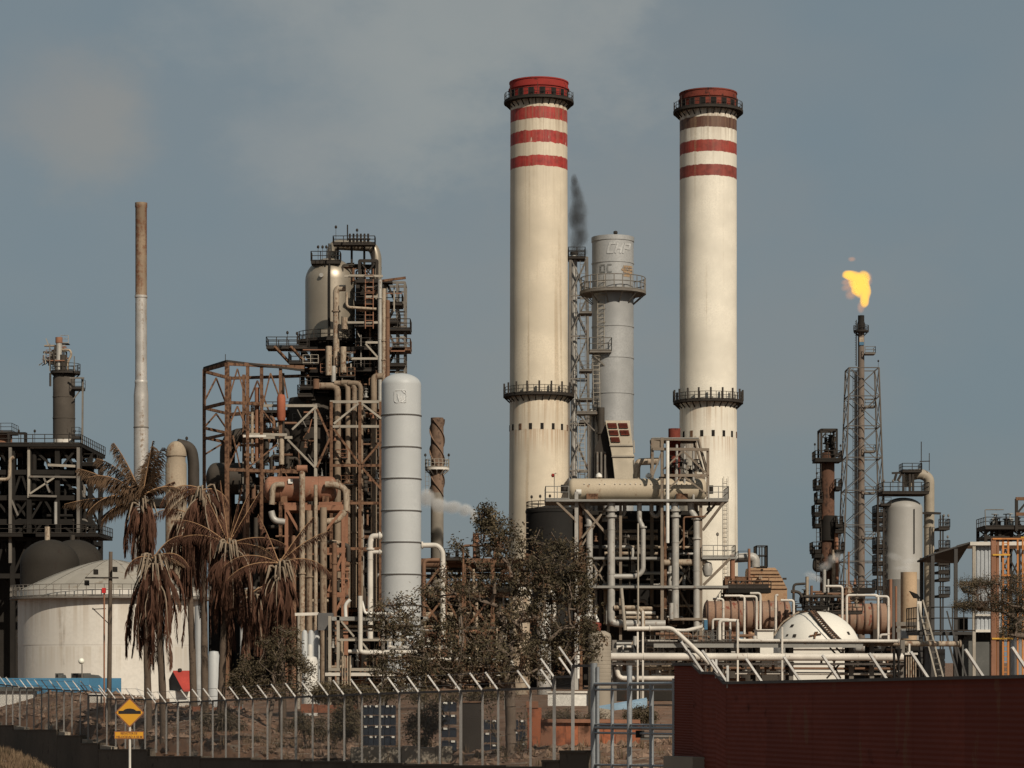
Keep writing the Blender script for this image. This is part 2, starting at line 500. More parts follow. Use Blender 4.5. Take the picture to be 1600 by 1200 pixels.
# ================================================================ THE GROUND
def inv_y(px): return .00595 + px*8.08e-6       # the boundary line is one straight line in plan
def fence_Y(px): return 1.0/inv_y(px)
def fp(px, py): return Q(fence_Y(px))(px, py)
def fence_y_at_x(x):
    # X = (px-800)/F*Y and 1/Y linear in px -> Y linear in X
    xa, ya = (0-800)/F*fence_Y(0), fence_Y(0); xb, yb = (1600-800)/F*fence_Y(1600), fence_Y(1600)
    return ya + (x-xa)/(xb-xa)*(yb-ya)
BASE = [(-40,1130),(25,1134),(95,1141),(132,1150),(160,1162),(237,1172),(320,1183),(640,1195),(1000,1205),(1600,1230)]
def lerp_tab(tab, x):
    if x <= tab[0][0]: return tab[0][1]
    for (a, u), (b, v) in zip(tab, tab[1:]):
        if x <= b: return u + (v-u)*(x-a)/(b-a)
    return tab[-1][1]
def sst(t): t = max(0., min(1., t)); return t*t*(3-2*t)
def ground_z(x, y):
    fy = fence_y_at_x(x) if -60 < x < 14 else (200 if x <= -60 else 40)
    n = noise.noise(Vector((x*.22, y*.12, 0)))*.18 + noise.noise(Vector((x*.9, y*.4, 3)))*.06
    if y < fy + 4.2:
        z = -1.0 - 2.6*sst((y-88)/30)
        crest = sst((-16.2-x)/3.4)*math.exp(-((y-96)/11)**2)
        return z + crest*(1.15 + 1.2*sst((y-88)/30)) + n*.35
    px = 800 + x/ max(y,1)*F if -60 < x < 14 else 800
    pxf = 800 + x/fy*F
    zb = CZ + (HY - lerp_tab(BASE, pxf))*fy/F
    d = y - fy
    z = zb*(1-sst((d-22)/60)) - .05 - .22*sst((x+9)/4)*(1-sst((d-35)/40))
    z += 1.9*math.exp(-((d-22)/14)**2)*sst((-9-x)/7.0)*sst((x+60)/10)
    k = math.exp(-(d/60)**2)
    return z + n*(k*1.6 if d > 1.2 else .1)
xs = [-6000,-2500,-1000,-500,-250,-140] + [-90 + i*1.5 for i in range(0, 101)] + [75,100,150,250,500,1000,2500,6000]
ysg = [-200,-50,10,30] + [45 + i*2.0 for i in range(0, 92)] + [235,250,280,330,400,500,700,1000,1600,3000,6000,12000]
mb = MB()
W_ = len(xs)
mb.v = [(x, y, ground_z(x, y) if (-95 < x < 65 and 40 < y < 260) else (0.0 if y > 230 else -.6)) for y in ysg for x in xs]
for j in range(len(ysg)-1):
    for i in range(W_-1):
        mb.f.append((j*W_+i, j*W_+i+1, (j+1)*W_+i+1, (j+1)*W_+i)); mb.sm.append(True)
M['earth'] = mat('dry_earth', (.205,.118,.074), (.10,.06,.04), .45, .35, 0, .95, 0, .6, .35, dirt2=(.24,.19,.145), amt2=.35)
g = build(mb, 'ground', M['earth'], kind='structure')

# rubble and dry tufts on the bank behind the fence, and on the verge
rng = random.Random(4)
rb = MB()
def rock(x, y, z, s):
    vs = []
    for a, b_, c in ((1,0,0),(-1,0,0),(0,1,0),(0,-1,0),(0,0,1),(0,0,-1)):
        k = s*rng.uniform(.5,1.2)
        vs.append((x+a*k+rng.uniform(-.3,.3)*s, y+b_*k+rng.uniform(-.3,.3)*s, z+c*k*.7))
    rb._add(vs, [(0,2,4),(2,1,4),(1,3,4),(3,0,4),(2,0,5),(1,2,5),(3,1,5),(0,3,5)])
for i in range(2600):
    px = rng.uniform(-30, 1060)
    if 560 < px < 1060 and rng.random() < .5: continue
    fy = fence_Y(px); y = fy + rng.uniform(1.5, 38); x = (px-800)/F*y
    rock(x, y, ground_z(x, y), rng.choice((.08,.12,.12,.2,.3)))
M['stone'] = mat('rubble_stone', (.23,.155,.11), (.12,.075,.05), .5, 1.0, 0, .95, 0, .5, .35)
build(rb, 'rubble', M['stone'], kind='stuff')
gb = MB()
def tuft(x, y, z, h, n):
    for k in range(n):
        a = rng.uniform(0, 6.28); l = h*rng.uniform(.5,1.1); t = rng.uniform(.1,.6)
        p = Vector((x+rng.uniform(-.12,.12), y+rng.uniform(-.12,.12), z-.03))
        d = Vector((math.cos(a)*t, math.sin(a)*t, 1)).normalized()*l
        s = Vector((math.sin(a), -math.cos(a), 0))*.02
        gb._add([p-s, p+s, p+d], [(0,1,2)])
for i in range(2600):
    px = rng.uniform(-40, 140); y = rng.uniform(70, 112); x = (px-800)/F*y
    if fence_y_at_x(x) > y+1: tuft(x, y, ground_z(x, y), .34, 7)
for i in range(420):
    px = rng.uniform(-30, 1050); y = fence_Y(px)+rng.uniform(1, 40); x = (px-800)/F*y
    tuft(x, y, ground_z(x, y), rng.uniform(.2,.7), 9)
M['drygrass'] = mat('dry_grass', (.19,.13,.08), (.09,.07,.04), .5, .5, 0, .9, 0, 0, .3)
build(gb, 'dry_grass', M['drygrass'], kind='stuff')

# ================================================================ CHIMNEYS
def chimney(nm_label, q, cx, r0, r1, ytop, ycap, capr, ymid, yslot, bands, colr, capm, seed, lad=None):
    X = q.x(cx); s = q.s; Y = q.Y
    t = T('chimney', nm_label, 'chimney', (X, Y, 0), 'the two tall striped chimneys')
    q = Q(Y - r0*s*.85); q.s = q.Y/F     # heights are read off the near face
    zt, zc, zm = q.z(ytop), q.z(ycap), q.z(ymid)
    bl = [(q.z(b), q.z(a), c) for a, b, c in bands]
    m = mat('chimney_paint', colr, (.40,.27,.15), .36, .5, .9, .62, 0, .12, .14, bands=bl, edge=.3 if seed == 1 else .2, squash=.02, dmix=.42,
            stains=[(zc,9,(.20,.12,.07),.55),(zm,7,(.34,.20,.10),.5),(q.z(yslot),5,(.36,.19,.09),.5),(zt,30,(.30,.22,.15),.25 if seed == 1 else .12)])
    rb0 = r1*1.07
    build(MB().lathe([(rb0*s,-.3),(r1*s,zm),(r0*s,zc-.05)], X, Y, 64), 'shaft', m, t)
    rc = capr*s; h = zt - zc
    prof = [(r0*s,zc-.05),(rc,zc),(rc,zc+h*.58),(rc*1.035,zc+h*.58),(rc*1.035,zc+h*.64),(rc,zc+h*.64),(rc*.99,zt-.25),(rc*1.01,zt-.2),(rc*1.01,zt),(rc*.86,zt),(rc*.86,zt-4)]
    c = build(MB().lathe(prof, X, Y, 48), 'cap', capm, t)
    for k in range(16):      # openings round the cap
        a = 2*math.pi*(k+.3)/16; ca, sa = math.cos(a), math.sin(a)
        mb = MB(); w = .42
        n_ = Vector((ca, sa, 0)); tt = Vector((-sa, ca, 0))
        p = Vector((X, Y, zc + h*.15)) + n_*(rc-.12)
        mb.prism([p - tt*w, p + tt*w, p + tt*w + Vector((0,0,h*.34)), p - tt*w + Vector((0,0,h*.34))], n_*.16)
        build(mb, 'vent_opening', M['black'], t)
    ringdeck(t, X, Y, zc+.1, r0*s*.98, r0*s+1.02, M['steel_dark'], .35, 1.15, 40, brackets=28, every=1.2)
    ringdeck(t, X, Y, zm, r1*s*.97, r1*s+1.02, M['steel_dark'], .35, 1.15, 40, brackets=28, every=1.2)
    mb = MB()
    for k in range(18):
        a = 2*math.pi*(k+.5)/18
        p = Vector((X+math.cos(a)*(r1*s+.95), Y+math.sin(a)*(r1*s+.95), zm))
        o = build(MB().box((p.x-.14,p.y-.14,zm),(p.x+.14,p.y+.14,zm+1.75)), 'lamp_post', M['steel_dark'], t)
    zs = q.z(yslot); rs = (r1*1.012)*s
    for k in range(16):
        a = 2*math.pi*(k+.25)/16; ca, sa = math.cos(a), math.sin(a)
        n_ = Vector((ca, sa, 0)); tt = Vector((-sa, ca, 0)); w = .24
        p = Vector((X, Y, zs)) + n_*(rs-.1)
        mb = MB()
        mb.prism([p-tt*w, p+tt*w, p+tt*w+Vector((0,0,.95)), p-tt*w+Vector((0,0,.95))], n_*.13)
        build(mb, 'vent_slot', M['steel_rust'] if k % 5 == 0 else M['black'], t)
    if lad:
        a = lad; ca, sa = math.cos(a), math.sin(a); n_ = Vector((ca,sa,0))
        ladder(t, Vector((X,Y,0))+n_*(rb0*s+.25), Vector((X,Y,q.z(745)))+n_*(rb0*s+.1), .8, M['steel_pale'], .07, .7, Vector((-sa,ca,0)))
    # lightning rods and lamps on the top platform
    for k in range(7):
        a = 2*math.pi*(k+.2)/7
        p = Vector((X+math.cos(a)*(r0*s+1), Y+math.sin(a)*(r0*s+1), zc))
        build(MB().beam(p, p+Vector((0,0,1.9)), .07), 'lightning_rod', M['steel_dark'], t)
    return t
RED = (.40,.035,.028); BROWN = (.105,.042,.027)
q = Q(400)
M['cap_red'] = mat('cap_red', (.30,.035,.028), (.07,.03,.02), .4, .6, .4, .8, 0, .2, .25)
M['cap_brown'] = mat('cap_brown', (.19,.045,.03), (.05,.025,.02), .5, .6, .4, .85, 0, .2, .3)
chimney('cream chimney with three bright red rings, left and taller of the two striped chimneys', q, 842, 44.5, 45.5, 121, 152, 46, 614, 671,
        [(167,186,RED),(204,223,RED),(243,260,RED)], (.68,.59,.45), M['cap_red'], 1)
chimney('pale cream chimney with flaking brown and red rings, right of the two striped chimneys', q, 1106.5, 44.5, 44.5, 138, 167, 45, 624, 682,
        [(182,199,BROWN),(219,237,(.34,.045,.03)),(257,275,(.27,.05,.035))], (.78,.72,.60), M['cap_brown'], 2, lad=-1.05)

# ================================================================ GREY LETTERED STACK
q = Q(402); cx = 957.5; r = 32.5*q.s; X = q.x(cx); Y = q.Y; q.z = lambda py: CZ + (HY-py)*(402-r*.85)/F
t = T('steel_stack', 'grey galvanised steel stack with faded letters and a railed platform, between the striped chimneys', 'stack', (X, Y, 0))
M['galv'] = mat('galvanised', (.35,.35,.34), (.22,.15,.10), .22, .45, .6, .55, .1, .1, .22)
prof = [(r,0)]
for y in (613, 557, 508, 455, 408): prof += [(r,q.z(y)-.12),(r*1.025,q.z(y)-.1),(r*1.025,q.z(y)+.1),(r,q.z(y)+.12)]
zt = q.z(367)
prof += [(r,q.z(375)),(r*1.03,q.z(374)),(r*1.03,zt),(r*.95,zt),(r*.95,zt-3)]
build(MB().lathe(prof, X, Y, 48), 'barrel', M['galv'], t)
build(MB().lathe([(.01,zt+.6),(.3,zt+.5),(.35,zt+.2),(.2,zt),(.2,zt-.4)], X+.3, Y-r*.96, 10), 'beacon', M['steel_dark'], t)
build(MB().beam((X-r*.97,Y-r*.3,zt-.15),(X+r*.97,Y-r*.3,zt-.15),.15), 'cross_bar', M['steel_dark'], t)
ringdeck(t, X, Y, q.z(453), r*.99, 52*q.s, M['steel_grey'], .35, 2.2, 24, brackets=12, every=2.2, r=.07)
for (px, py, w_) in ((937, 549, 17), (916, 645, 16)):
    a0 = R(195) if px > 920 else R(180)
    z = q.z(py); d = -r*.72
    mbx = deck(t, q.x(px-w_), q.x(px+w_), Y+d-1.6, Y+d+1.2, z, M['steel_grey'], .3, 'flr', 2.0, None, 1.8, .06)
    bm(t, 'bracket', (q.x(px+w_-2), Y+d, z-.3), (q.x(px+w_-2)+.6, Y+d+.6, z-3.2), .22, M['steel_grey'])
    bm(t, 'bracket', (q.x(px-w_+2), Y+d-1, z-.3), (q.x(px+w_-4), Y+d-.4, z-2.8), .18, M['steel_grey'])
ladder(t, (q.x(938),Y-r*.9,q.z(549)), (q.x(938),Y-r*.9,q.z(430)), 1.0, M['steel_pale'], .09, .7, cage=True)
ladder(t, (q.x(932),Y-r*.9,q.z(645)), (q.x(930),Y-r*.9,q.z(549)), 1.0, M['steel_pale'], .09, .7, cage=True)
ladder(t, (q.x(908),Y-r*.9,0), (q.x(908),Y-r*.9,q.z(640)), 1.0, M['steel_pale'], .09, .7)
pipe(t, [q(938,640,-r), q(938,760,-r), q(938,900,-r)], .55, M['pipe_dark'], 'riser')
pipe(t, [q(924,640,-r*.4), q(924,900,-r*.4)], .35, M['pipe_grey'], 'riser')
# faded lettering wraps the barrel: each stroke a thin raised sheet
M['faded_white'] = mat('faded_white_lettering', (.50,.50,.485), (.34,.34,.33), .5, 1.5, .3, .7, 0, 0, .2)
M['faded_orange'] = mat('faded_orange_lettering', (.38,.25,.14), (.32,.3,.27), .6, 1.5, .3, .7, 0, 0, .2)
M['faded_dark'] = mat('faded_grey_lettering', (.20,.20,.19), (.34,.34,.33), .5, 1.5, .3, .7, 0, 0, .2)
GL = {'C': [((1,0),(.1,0)),((.1,0),(0,1)),((0,1),(.1,2)),((.1,2),(1,2))], 'H': [((0,0),(0,2)),((1,0),(1,2)),((0,1),(1,1))],
      'P': [((0,0),(0,2)),((0,2),(1,2)),((1,2),(1,1)),((1,1),(0,1))], 'O': [((0,0),(1,0)),((1,0),(1,2)),((1,2),(0,2)),((0,2),(0,0))],
      '4': [((.8,0),(.8,2)),((.8,2),(0,.8)),((0,.8),(1,.8))], '8': [((0,0),(1,0)),((1,0),(1,2)),((1,2),(0,2)),((0,2),(0,0)),((0,1),(1,1))],
      '5': [((0,0),(1,0)),((1,0),(1,1)),((1,1),(0,1)),((0,1),(0,2)),((0,2),(1,2))]}
def wrap_text(txt, px0, py0, w, h, gap, m, sw, slant=0.0):
    for i, ch in enumerate(txt):
        mb = MB()
        for (a, b) in GL[ch]:
            P_ = []
            for (u, v) in (a, b):
                px = px0 + i*(w+gap) + u*w + slant*v*h*.5; py = py0 - v*h*.5
                P_.append((q.x(px), q.z(py)))
            def surf(x, z, e=0.03):
                k = max(-.999, min(.999, (x-X)/r)); return Vector((X + (r+e)*k, Y - (r+e)*math.sqrt(1-k*k), z))
            for k in range(3):
                p0 = [P_[0][j] + (P_[1][j]-P_[0][j])*k/3 for j in (0,1)]; p1 = [P_[0][j] + (P_[1][j]-P_[0][j])*(k+1)/3 for j in (0,1)]
                A, B = surf(*p0), surf(*p1)
                nrm = (Vector(((A.x-X), (A.y-Y), 0))).normalized()
                dd = (B-A).normalized(); sx = dd.cross(nrm)*sw
                mb.prism([A-sx-dd*sw*.6, A+sx-dd*sw*.6, B+sx+dd*sw*.6, B-sx+dd*sw*.6], nrm*.04)
        build(mb, 'letter', m, t)
wrap_text('CHP', 948, 395, 8, 14, 4, M['faded_white'], .16, .25)
wrap_text('OC', 938, 425, 6, 11, 4, M['faded_dark'], .10)
wrap_text('485', 971, 425, 3.6, 9, 2, M['faded_orange'], .16)
build(MB().lathe([(r+.03,q.z(432)),(r+.035,q.z(427))], X, Y, 8, R(-62), R(-30)), 'rust_patch', M['faded_orange'], t)

# ================================================================ FLUE DUCT with rusty louvres
q = Q(386)
t = T('flue_duct', 'cream leaning flue duct with rusty grid openings, before the grey stack', 'duct', q(965, q.gy(0)))
M['duct'] = mat('duct_cream', (.52,.45,.34), RUST, .3, .7, .5, .65, 0, .1)
fr = [(946,657),(984,657),(991,715),(991,760),(962,760),(957,715)]
front = [q(px, py, 0) for px, py in fr]
build(MB().prism(front, (0,5.0,0)), 'casing', M['duct'], t)
for (y0, y1) in ((696,698.5),(713,715)):
    k0 = (y0-657)/58
    bm(t, 'stiffener', q(946+11*min(1,k0)-1, y0, -.08), q(984+7*min(1,k0)+1, y0, -.08), .22, M['steel_pale'])
for j, y in enumerate((661, 672, 683)):
    for i in range(2 if j < 2 else 1):
        x0 = 949 + j*2.2 + i*17; x1 = x0 + 14
        build(MB().prism([q(x0,y,-.02),q(x1,y,-.02),q(x1+1.8,y+8,-.02),q(x0+1.8,y+8,-.02)], (0,-.12,0)), 'louvre', M['steel_rust'], t)
        for k in range(4):
            u = (k+.5)/4
            bm(t, 'louvre_bar', q(x0+1.8*u+.3, y+8*u, -.2), q(x1+1.8*u-.3, y+8*u, -.2), .1, M['cap_brown'])
build(MB().prism([q(930,700,1.5),q(946,662,1.5),q(957,715,1.5),q(961,760,1.5),q(930,760,1.5)], (0,3,0)), 'side_plenum', M['steel_dark'], t)
for x in (934,940,946): bm(t, 'side_rib', q(x,705,1.3), q(x,760,1.3), .25, M['steel_grey'])
for y in (700, 730, 752): bm(t, 'corner_flange', q(990.5,y-12,-.1), q(991.5,y+8,-.1), .15, M['steel_pale'])

# ================================================================ LATTICE MAST with smoking pipe (behind the left chimney)
def lattice(t, q, cxs, yt, yb, wt_, wb_, m, n, w, nlegs=4, stepk=1.0, plats=()):
    """tapering four-legged mast: half widths wt_/wb_ px"""
    zt, zb = q.z(yt), q.z(yb)
    X = q.x(cxs); Y = q.Y
    def leg(k, u):
        hw = (wt_ + (wb_-wt_)*u)*q.s
        sx, sy = ((-1,-1),(1,-1),(1,1),(-1,1))[k]
        return Vector((X+sx*hw, Y+sy*hw, zt+(zb-zt)*u))
    zl = [0]
    for i in range(n): zl.append(zl[-1] + 1 + (stepk-1)*i/n)
    zl = [z/zl[-1] for z in zl]
    for k in range(4): bm(t, 'leg', leg(k,0), leg(k,1), w*1.3, m)
    for i in range(n+1):
        for k in range(4):
            bm(t, 'girt', leg(k,zl[i]), leg((k+1)%4,zl[i]), w*.8, m)
            if i < n:
                bm(t, 'brace', leg(k,zl[i]), leg((k+1)%4,zl[i+1]), w*.6, m); bm(t, 'brace', leg((k+1)%4,zl[i]), leg(k,zl[i+1]), w*.6, m)
q = Q(470)
t = T('lattice_mast', 'grey lattice mast around a smoking vent pipe, half hidden behind the left striped chimney', 'mast', q(902, q.gy(0)))
lattice(t, q, 904, 404, q.gy(0), 13, 19, M['steel_grey'], 9, .34, stepk=1.5)
build(MB().cyl(q(897,q.gy(0),0), q(897,398,0), 5.5*q.s, 5*q.s, 14), 'vent_pipe', M['pipe_grey'], t)
build(MB().cyl(q(897,398,0), q(897,394,0), 6.2*q.s, n=14), 'tip', M['steel_dark'], t)
deck(t, q.x(888), q.x(914), q.Y-2, q.Y+2, q.z(404), M['steel_dark'], .3, 'fblr', 1.8, None, 2, .06)
for y in (490, 580, 625, 660):
    deck(t, q.x(905), q.x(925), q.Y-2.4, q.Y+2, q.z(y), M['steel_grey'], .25, 'fr', 1.6, None, 2, .05)
ladder(t, q(910,760,-2), q(910,410,-2), .9, M['steel_grey'], .09, .8)

# ================================================================ FLARE
q = Q(480)
t = T('flare_stack', 'slender burning flare stack inside a grey lattice tower', 'flare stack', q(1345, q.gy(0)))
M['flare_steel'] = mat('flare_steel', (.12,.105,.09), RUST, .3, 1.0, .4, .75)
lattice(t, q, 1347, 577, q.gy(0), 23, 38, M['flare_steel'], 9, .21, stepk=1.5)
M['flare_pipe'] = mat('flare_pipe', (.19,.15,.12), RUST, .45, .5, .5, .8)
build(MB().cyl(q(1345.5,q.gy(0),0), q(1345.5,516,0), 6*q.s, 5*q.s, 16), 'riser', M['flare_pipe'], t)
build(MB().cyl(q(1338,q.gy(0),1), q(1338,580,1), 2.2*q.s, n=8), 'fuel_line', M['pipe_grey'], t)
build(MB().lathe([(5.4*q.s,q.z(518)),(6.2*q.s,q.z(515)),(6.2*q.s,q.z(506)),(5*q.s,q.z(502)),(5*q.s,q.z(493)),(4.2*q.s,q.z(493)),(4.2*q.s,q.z(500))], q.x(1345.5), q.Y, 16), 'burner_tip', M['steel_black'], t)
ringdeck(t, q.x(1345.5), q.Y, q.z(517), 4.5*q.s, 12*q.s, M['steel_dark'], .25, 1.0, 12, brackets=6)
for y, x2 in ((547,1366),(630,1366),(700,1366),(765,1366),(835,1366)):
    deck(t, q.x(1350), q.x(x2), q.Y-1.6, q.Y+1, q.z(y+6), M['steel_grey'], .2, 'fr', 1.2, None, 2, .05)
build(MB().box((q.x(1342),q.Y-5*q.s-.12,q.z(535)),(q.x(1349),q.Y-5*q.s+.1,q.z(528))), 'sign_panel', M['pipe_tan'], t)
M['blue'] = mat('blue_paint', (.055,.16,.26), (.05,.09,.12), .3, 1, .3, .6)
build(MB().box((q.x(1342),q.Y-5*q.s-.12,q.z(540)),(q.x(1349),q.Y-5*q.s+.1,q.z(535.2))), 'blue_panel', M['blue'], t)
mb = MB()
for k in range(26): 
    z = q.z(570) + k*(q.z(500)-q.z(570))/26
    mb.beam((q.x(1339)-.3,q.Y-.3,z),(q.x(1339)-.3,q.Y+.3,z),.08)
mb.beam(q(1338,572,-.3), q(1338,500,-.3), .08); mb.beam(q(1338,572,.3), q(1338,500,.3), .08)
build(mb, 'ladder', M['steel_dark'], t)
ladder(t, q(1335,900,-1), q(1335,575,-1), .8, M['steel_dark'], .09, .8)
lamp = lamp_on_post(MB(), q(1370,577,-2), .9); build(lamp, 'lamp', M['steel_dark'], t)

# volumes: smoke, steam, flame
def vol(name, c, dens, nscale=1.6, lo=.42, hi=.62, emit=None, estr=0.0, aniso=.2, edge=.0):
    m = bpy.data.materials.new(name); m.use_nodes = True
    nt = m.node_tree; nt.nodes.clear(); N = nt.nodes; L = nt.links
    out = N.new('ShaderNodeOutputMaterial'); pv = N.new('ShaderNodeVolumePrincipled')
    pv.inputs['Color'].default_value = (*c, 1); pv.inputs['Anisotropy'].default_value = aniso
    tcn = N.new('ShaderNodeTexCoord'); oi = N.new('ShaderNodeObjectInfo')
    ln = N.new('ShaderNodeVectorMath'); ln.operation = 'LENGTH'; L.new(tcn.outputs['Object'], ln.inputs[0])
    ge = N.new('ShaderNodeNewGeometry')
    n = N.new('ShaderNodeTexNoise'); n.inputs['Scale'].default_value = nscale; n.inputs['Detail'].default_value = 5; n.inputs['Roughness'].default_value = .66
    L.new(ge.outputs['Position'], n.inputs['Vector'])
    fall = N.new('ShaderNodeMapRange'); fall.interpolation_type = 'SMOOTHSTEP'
    fall.inputs[1].default_value = 1.0; fall.inputs[2].default_value = .25
    L.new(ln.outputs['Value'], fall.inputs[0])
    su = N.new('ShaderNodeMath'); su.operation = 'MULTIPLY_ADD'; su.inputs[1].default_value = .55
    L.new(fall.outputs[0], su.inputs[0]); 
    n2 = N.new('ShaderNodeMath'); n2.operation = 'MULTIPLY'; n2.inputs[1].default_value = .6
    L.new(n.outputs['Fac'], n2.inputs[0]); L.new(n2.outputs[0], su.inputs[2])
    th = N.new('ShaderNodeMapRange'); th.interpolation_type = 'SMOOTHSTEP'
    th.inputs[1].default_value = lo; th.inputs[2].default_value = hi
    L.new(su.outputs[0], th.inputs[0])
    d2 = N.new('ShaderNodeMath'); d2.operation = 'MULTIPLY'; L.new(th.outputs[0], d2.inputs[0]); L.new(fall.outputs[0], d2.inputs[1])
    d = N.new('ShaderNodeMath'); d.operation = 'MULTIPLY'; d.inputs[1].default_value = dens; L.new(d2.outputs[0], d.inputs[0])
    L.new(d.outputs[0], pv.inputs['Density'])
    if emit:
        e = N.new('ShaderNodeMath'); e.operation = 'MULTIPLY'; e.inputs[1].default_value = estr; L.new(d2.outputs[0], e.inputs[0])
        pv.inputs['Emission Color'].default_value = (*emit, 1); L.new(e.outputs[0], pv.inputs['Emission Strength'])
    L.new(pv.outputs[0], out.inputs['Volume'])
    return m
_us = None
def puff(parent, name, c, rad, m, rot=(0,0,0)):
    """unit ball scaled to the puff"""
    global _us
    if _us is None:
        mbx = MB().lathe([(math.sin(math.pi*k/10)+1e-4, -math.cos(math.pi*k/10)) for k in range(11)], 0, 0, 16)
        me = bpy.data.meshes.new('puff'); me.from_pydata(mbx.v, [], mbx.f); me.update(); _us = me
    me = _us.copy(); me.materials.append(m)
    o = bpy.data.objects.new(name, me); col.objects.link(o)
    o.parent = parent; o.location = Vector(c) - wloc(parent); o.scale = rad; o.rotation_euler = rot
    return o
q = Q(480)
M['flame'] = vol('flame', (0,0,0), 1.5, .65, .44, .60, (1.0,.55,.095), 2.2)
M['flame_edge'] = vol('flame_edge', (.4,.25,.2), .16, .7, .38, .62, (1.0,.38,.09), .22)
t = T('flame', 'yellow gas flame burning above the flare stack', 'flame', q(1345, 490))
for (px, py, w_, h_, an) in ((1351,470,11,17,-.1),(1347,452,17,22,.3),(1338,441,20,18,.6),(1326,430,16,11,.2),(1349,434,16,16,0),(1340,452,16,15,.6),(1354,455,11,22,0),(1332,431,20,12,.1),(1345,442,20,20,0)):
    puff(t, 'tongue', q(px, py), (w_*q.s, 9*q.s, h_*q.s), M['flame'], (0, an, 0))
for (px, py, w_, h_, an) in ((1326,448,18,10,-.3),(1322,440,12,7,-.4),(1356,436,11,18,0),(1345,480,9,14,0),(1331,405,9,6,0),(1330,460,15,12,-.5)):
    puff(t, 'wisp', q(px, py), (w_*q.s, 8*q.s, h_*q.s), M['flame_edge'], (0, an, 0))
M['smoke_dark'] = vol('dark_smoke', (.14,.135,.13), .75, .5, .36, .74, aniso=0)
M['smoke_thin'] = vol('thin_smoke', (.32,.33,.33), .022, .12, .40, .75, aniso=0)
M['steam'] = vol('white_steam', (.97,.95,.92), 1.5, .38, .30, .80, aniso=-.25)
M['steam_thin'] = vol('thin_steam', (.97,.95,.92), .55, .4, .34, .85, aniso=-.2)
q = Q(470)
t = T('smoke_plume', 'dark sooty smoke rising from the lattice mast behind the left chimney', 'smoke', q(898, 400))
for (px, py, w_, h_, an) in ((899,392,16,22,0),(902,372,19,28,.1),(905,350,21,32,0),(906,332,20,34,0),(903,312,17,32,-.05),(899,294,13,24,-.05),(896,340,14,36,0),(897,282,9,16,0),(910,372,16,22,.3),(908,395,16,14,.2)):
    puff(t, 'puff', q(px, py), (w_*q.s, 10*q.s, h_*q.s), M['smoke_dark'], (0, an, 0))
q = Q(345)
t = T('steam_plume', 'white steam drifting left past the spiral stack to the pale blue column', 'steam', q(745, 822))
for (px, py, w_, h_, an) in ((740,806,9,18,-.2),(727,797,17,15,-.5),(708,793,22,15,-.15),(686,790,22,17,.25),(666,778,20,22,.5),(600,792,20,22,.4),(585,812,16,18,.3)):
    puff(t, 'puff', q(px, py), (w_*q.s, 13*q.s, h_*q.s), M['steam'], (0, an, 0))
q = Q(365)
t = T('steam_wisp', 'thin white steam behind the white sphere beside the rusty column', 'steam', q(1275, 908))
for (px, py, w_, h_, an) in ((1268,900,20,12,.3),(1290,885,20,12,-.4),(1305,872,22,12,-.3),(1278,905,12,8,.3)):
    puff(t, 'puff', q(px, py), (w_*q.s, 9*q.s, h_*q.s), M['steam_thin'], (0, an, 0))
q = Q(345)
t = T('steam_cloud', 'pale steam over the tan stub stack in front of the grey dome topped vessel', 'steam', q(1412, 893))
for (px, py, w_, h_, an) in ((1412,888,24,7,0),(1398,870,22,10,.3),(1422,877,22,9,-.2)):
    puff(t, 'puff', q(px, py), (w_*q.s, 6*q.s, h_*q.s), M['steam_thin'], (0, an, 0))
# ================================================================ MAIN PROCESS TOWER (left centre)
def G(q, z=0.0): return q.gy(z)
q = Q(330); rng = random.Random(11)
M['pipe_old'] = mat('old_lagging', (.27,.205,.145), (.13,.065,.04), .5, 1.0, .6, .75)
S_ = ('steel_dark','steel_rust','steel_black')
PM = [M['pipe_dark'], M['pipe_rust'], M['pipe_tan'], M['pipe_grey']]
PMD = [M['pipe_dark'], M['pipe_dark'], M['pipe_rust'], M['steel_rust']]
t = T('process_structure', 'dark sooty steel process structure with many decks carrying the big olive grey vessel', 'steel structure', q(535, G(q), 8))
tower = t
# upper part right of the vessel (445..600)
steel(t, q, [470, 508, 556, 600], [605, 660, 715, 770, 830, 890, 950], [2, 12, 22], .5, M['steel_black'], 'r', rng)
steel(t, q, [556, 592], [432, 470, 505, 540, 575, 605], [4, 12], .45, M['steel_dark'], 'x', base=q.z(606))
steel(t, q, [470, 553], [541, 575, 605], [3, 14], .45, M['steel_black'], 'r', rng, base=q.z(606))
steel(t, q, [558, 586], [398, 432], [5, 11], .32, M['steel_dark'], 'x', base=q.z(433))
# dark boxes added so the shaded depths of the steelwork turn black
M['clad_shade'] = mat('cladding_and_shade', (.028,.024,.02), DRUST, .35, .6, .5, .85, 0, .2)  # shared by dark casings and by the boxes standing in for shade
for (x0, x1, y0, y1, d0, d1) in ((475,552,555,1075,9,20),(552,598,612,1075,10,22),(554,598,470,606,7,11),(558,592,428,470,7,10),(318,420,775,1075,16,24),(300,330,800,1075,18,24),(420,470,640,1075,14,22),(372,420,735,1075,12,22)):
    build(MB().box(q(x0,y1,d0), q(x1,y0,d1)), 'shade_backing', M['clad_shade'], t)
for (x0, x1, y, d0, d1, rl) in ((530,590,398,8,10.5,''),(416,480,541,0,3,'fbl'),(452,486,566,-1,3,'flr'),(470,556,605,-1.5,6,'f'),(555,600,541,1,6,'f'),(553,600,505,1,6,'f'),(553,600,470,1,6,'f'),
                                (553,600,575,1,6,'f'),(470,600,660,0,3,'f'),(470,600,715,0,3,''),(470,600,770,0,3,'f'),(468,492,620,-3,2,'fl'),(555,612,436,1,3,'')):
    deck(t, q.x(x0), q.x(x1), q.Y+d0, q.Y+d1, q.z(y), M['steel_dark'], .3, rl, 1.2, None, 1.5, .05)
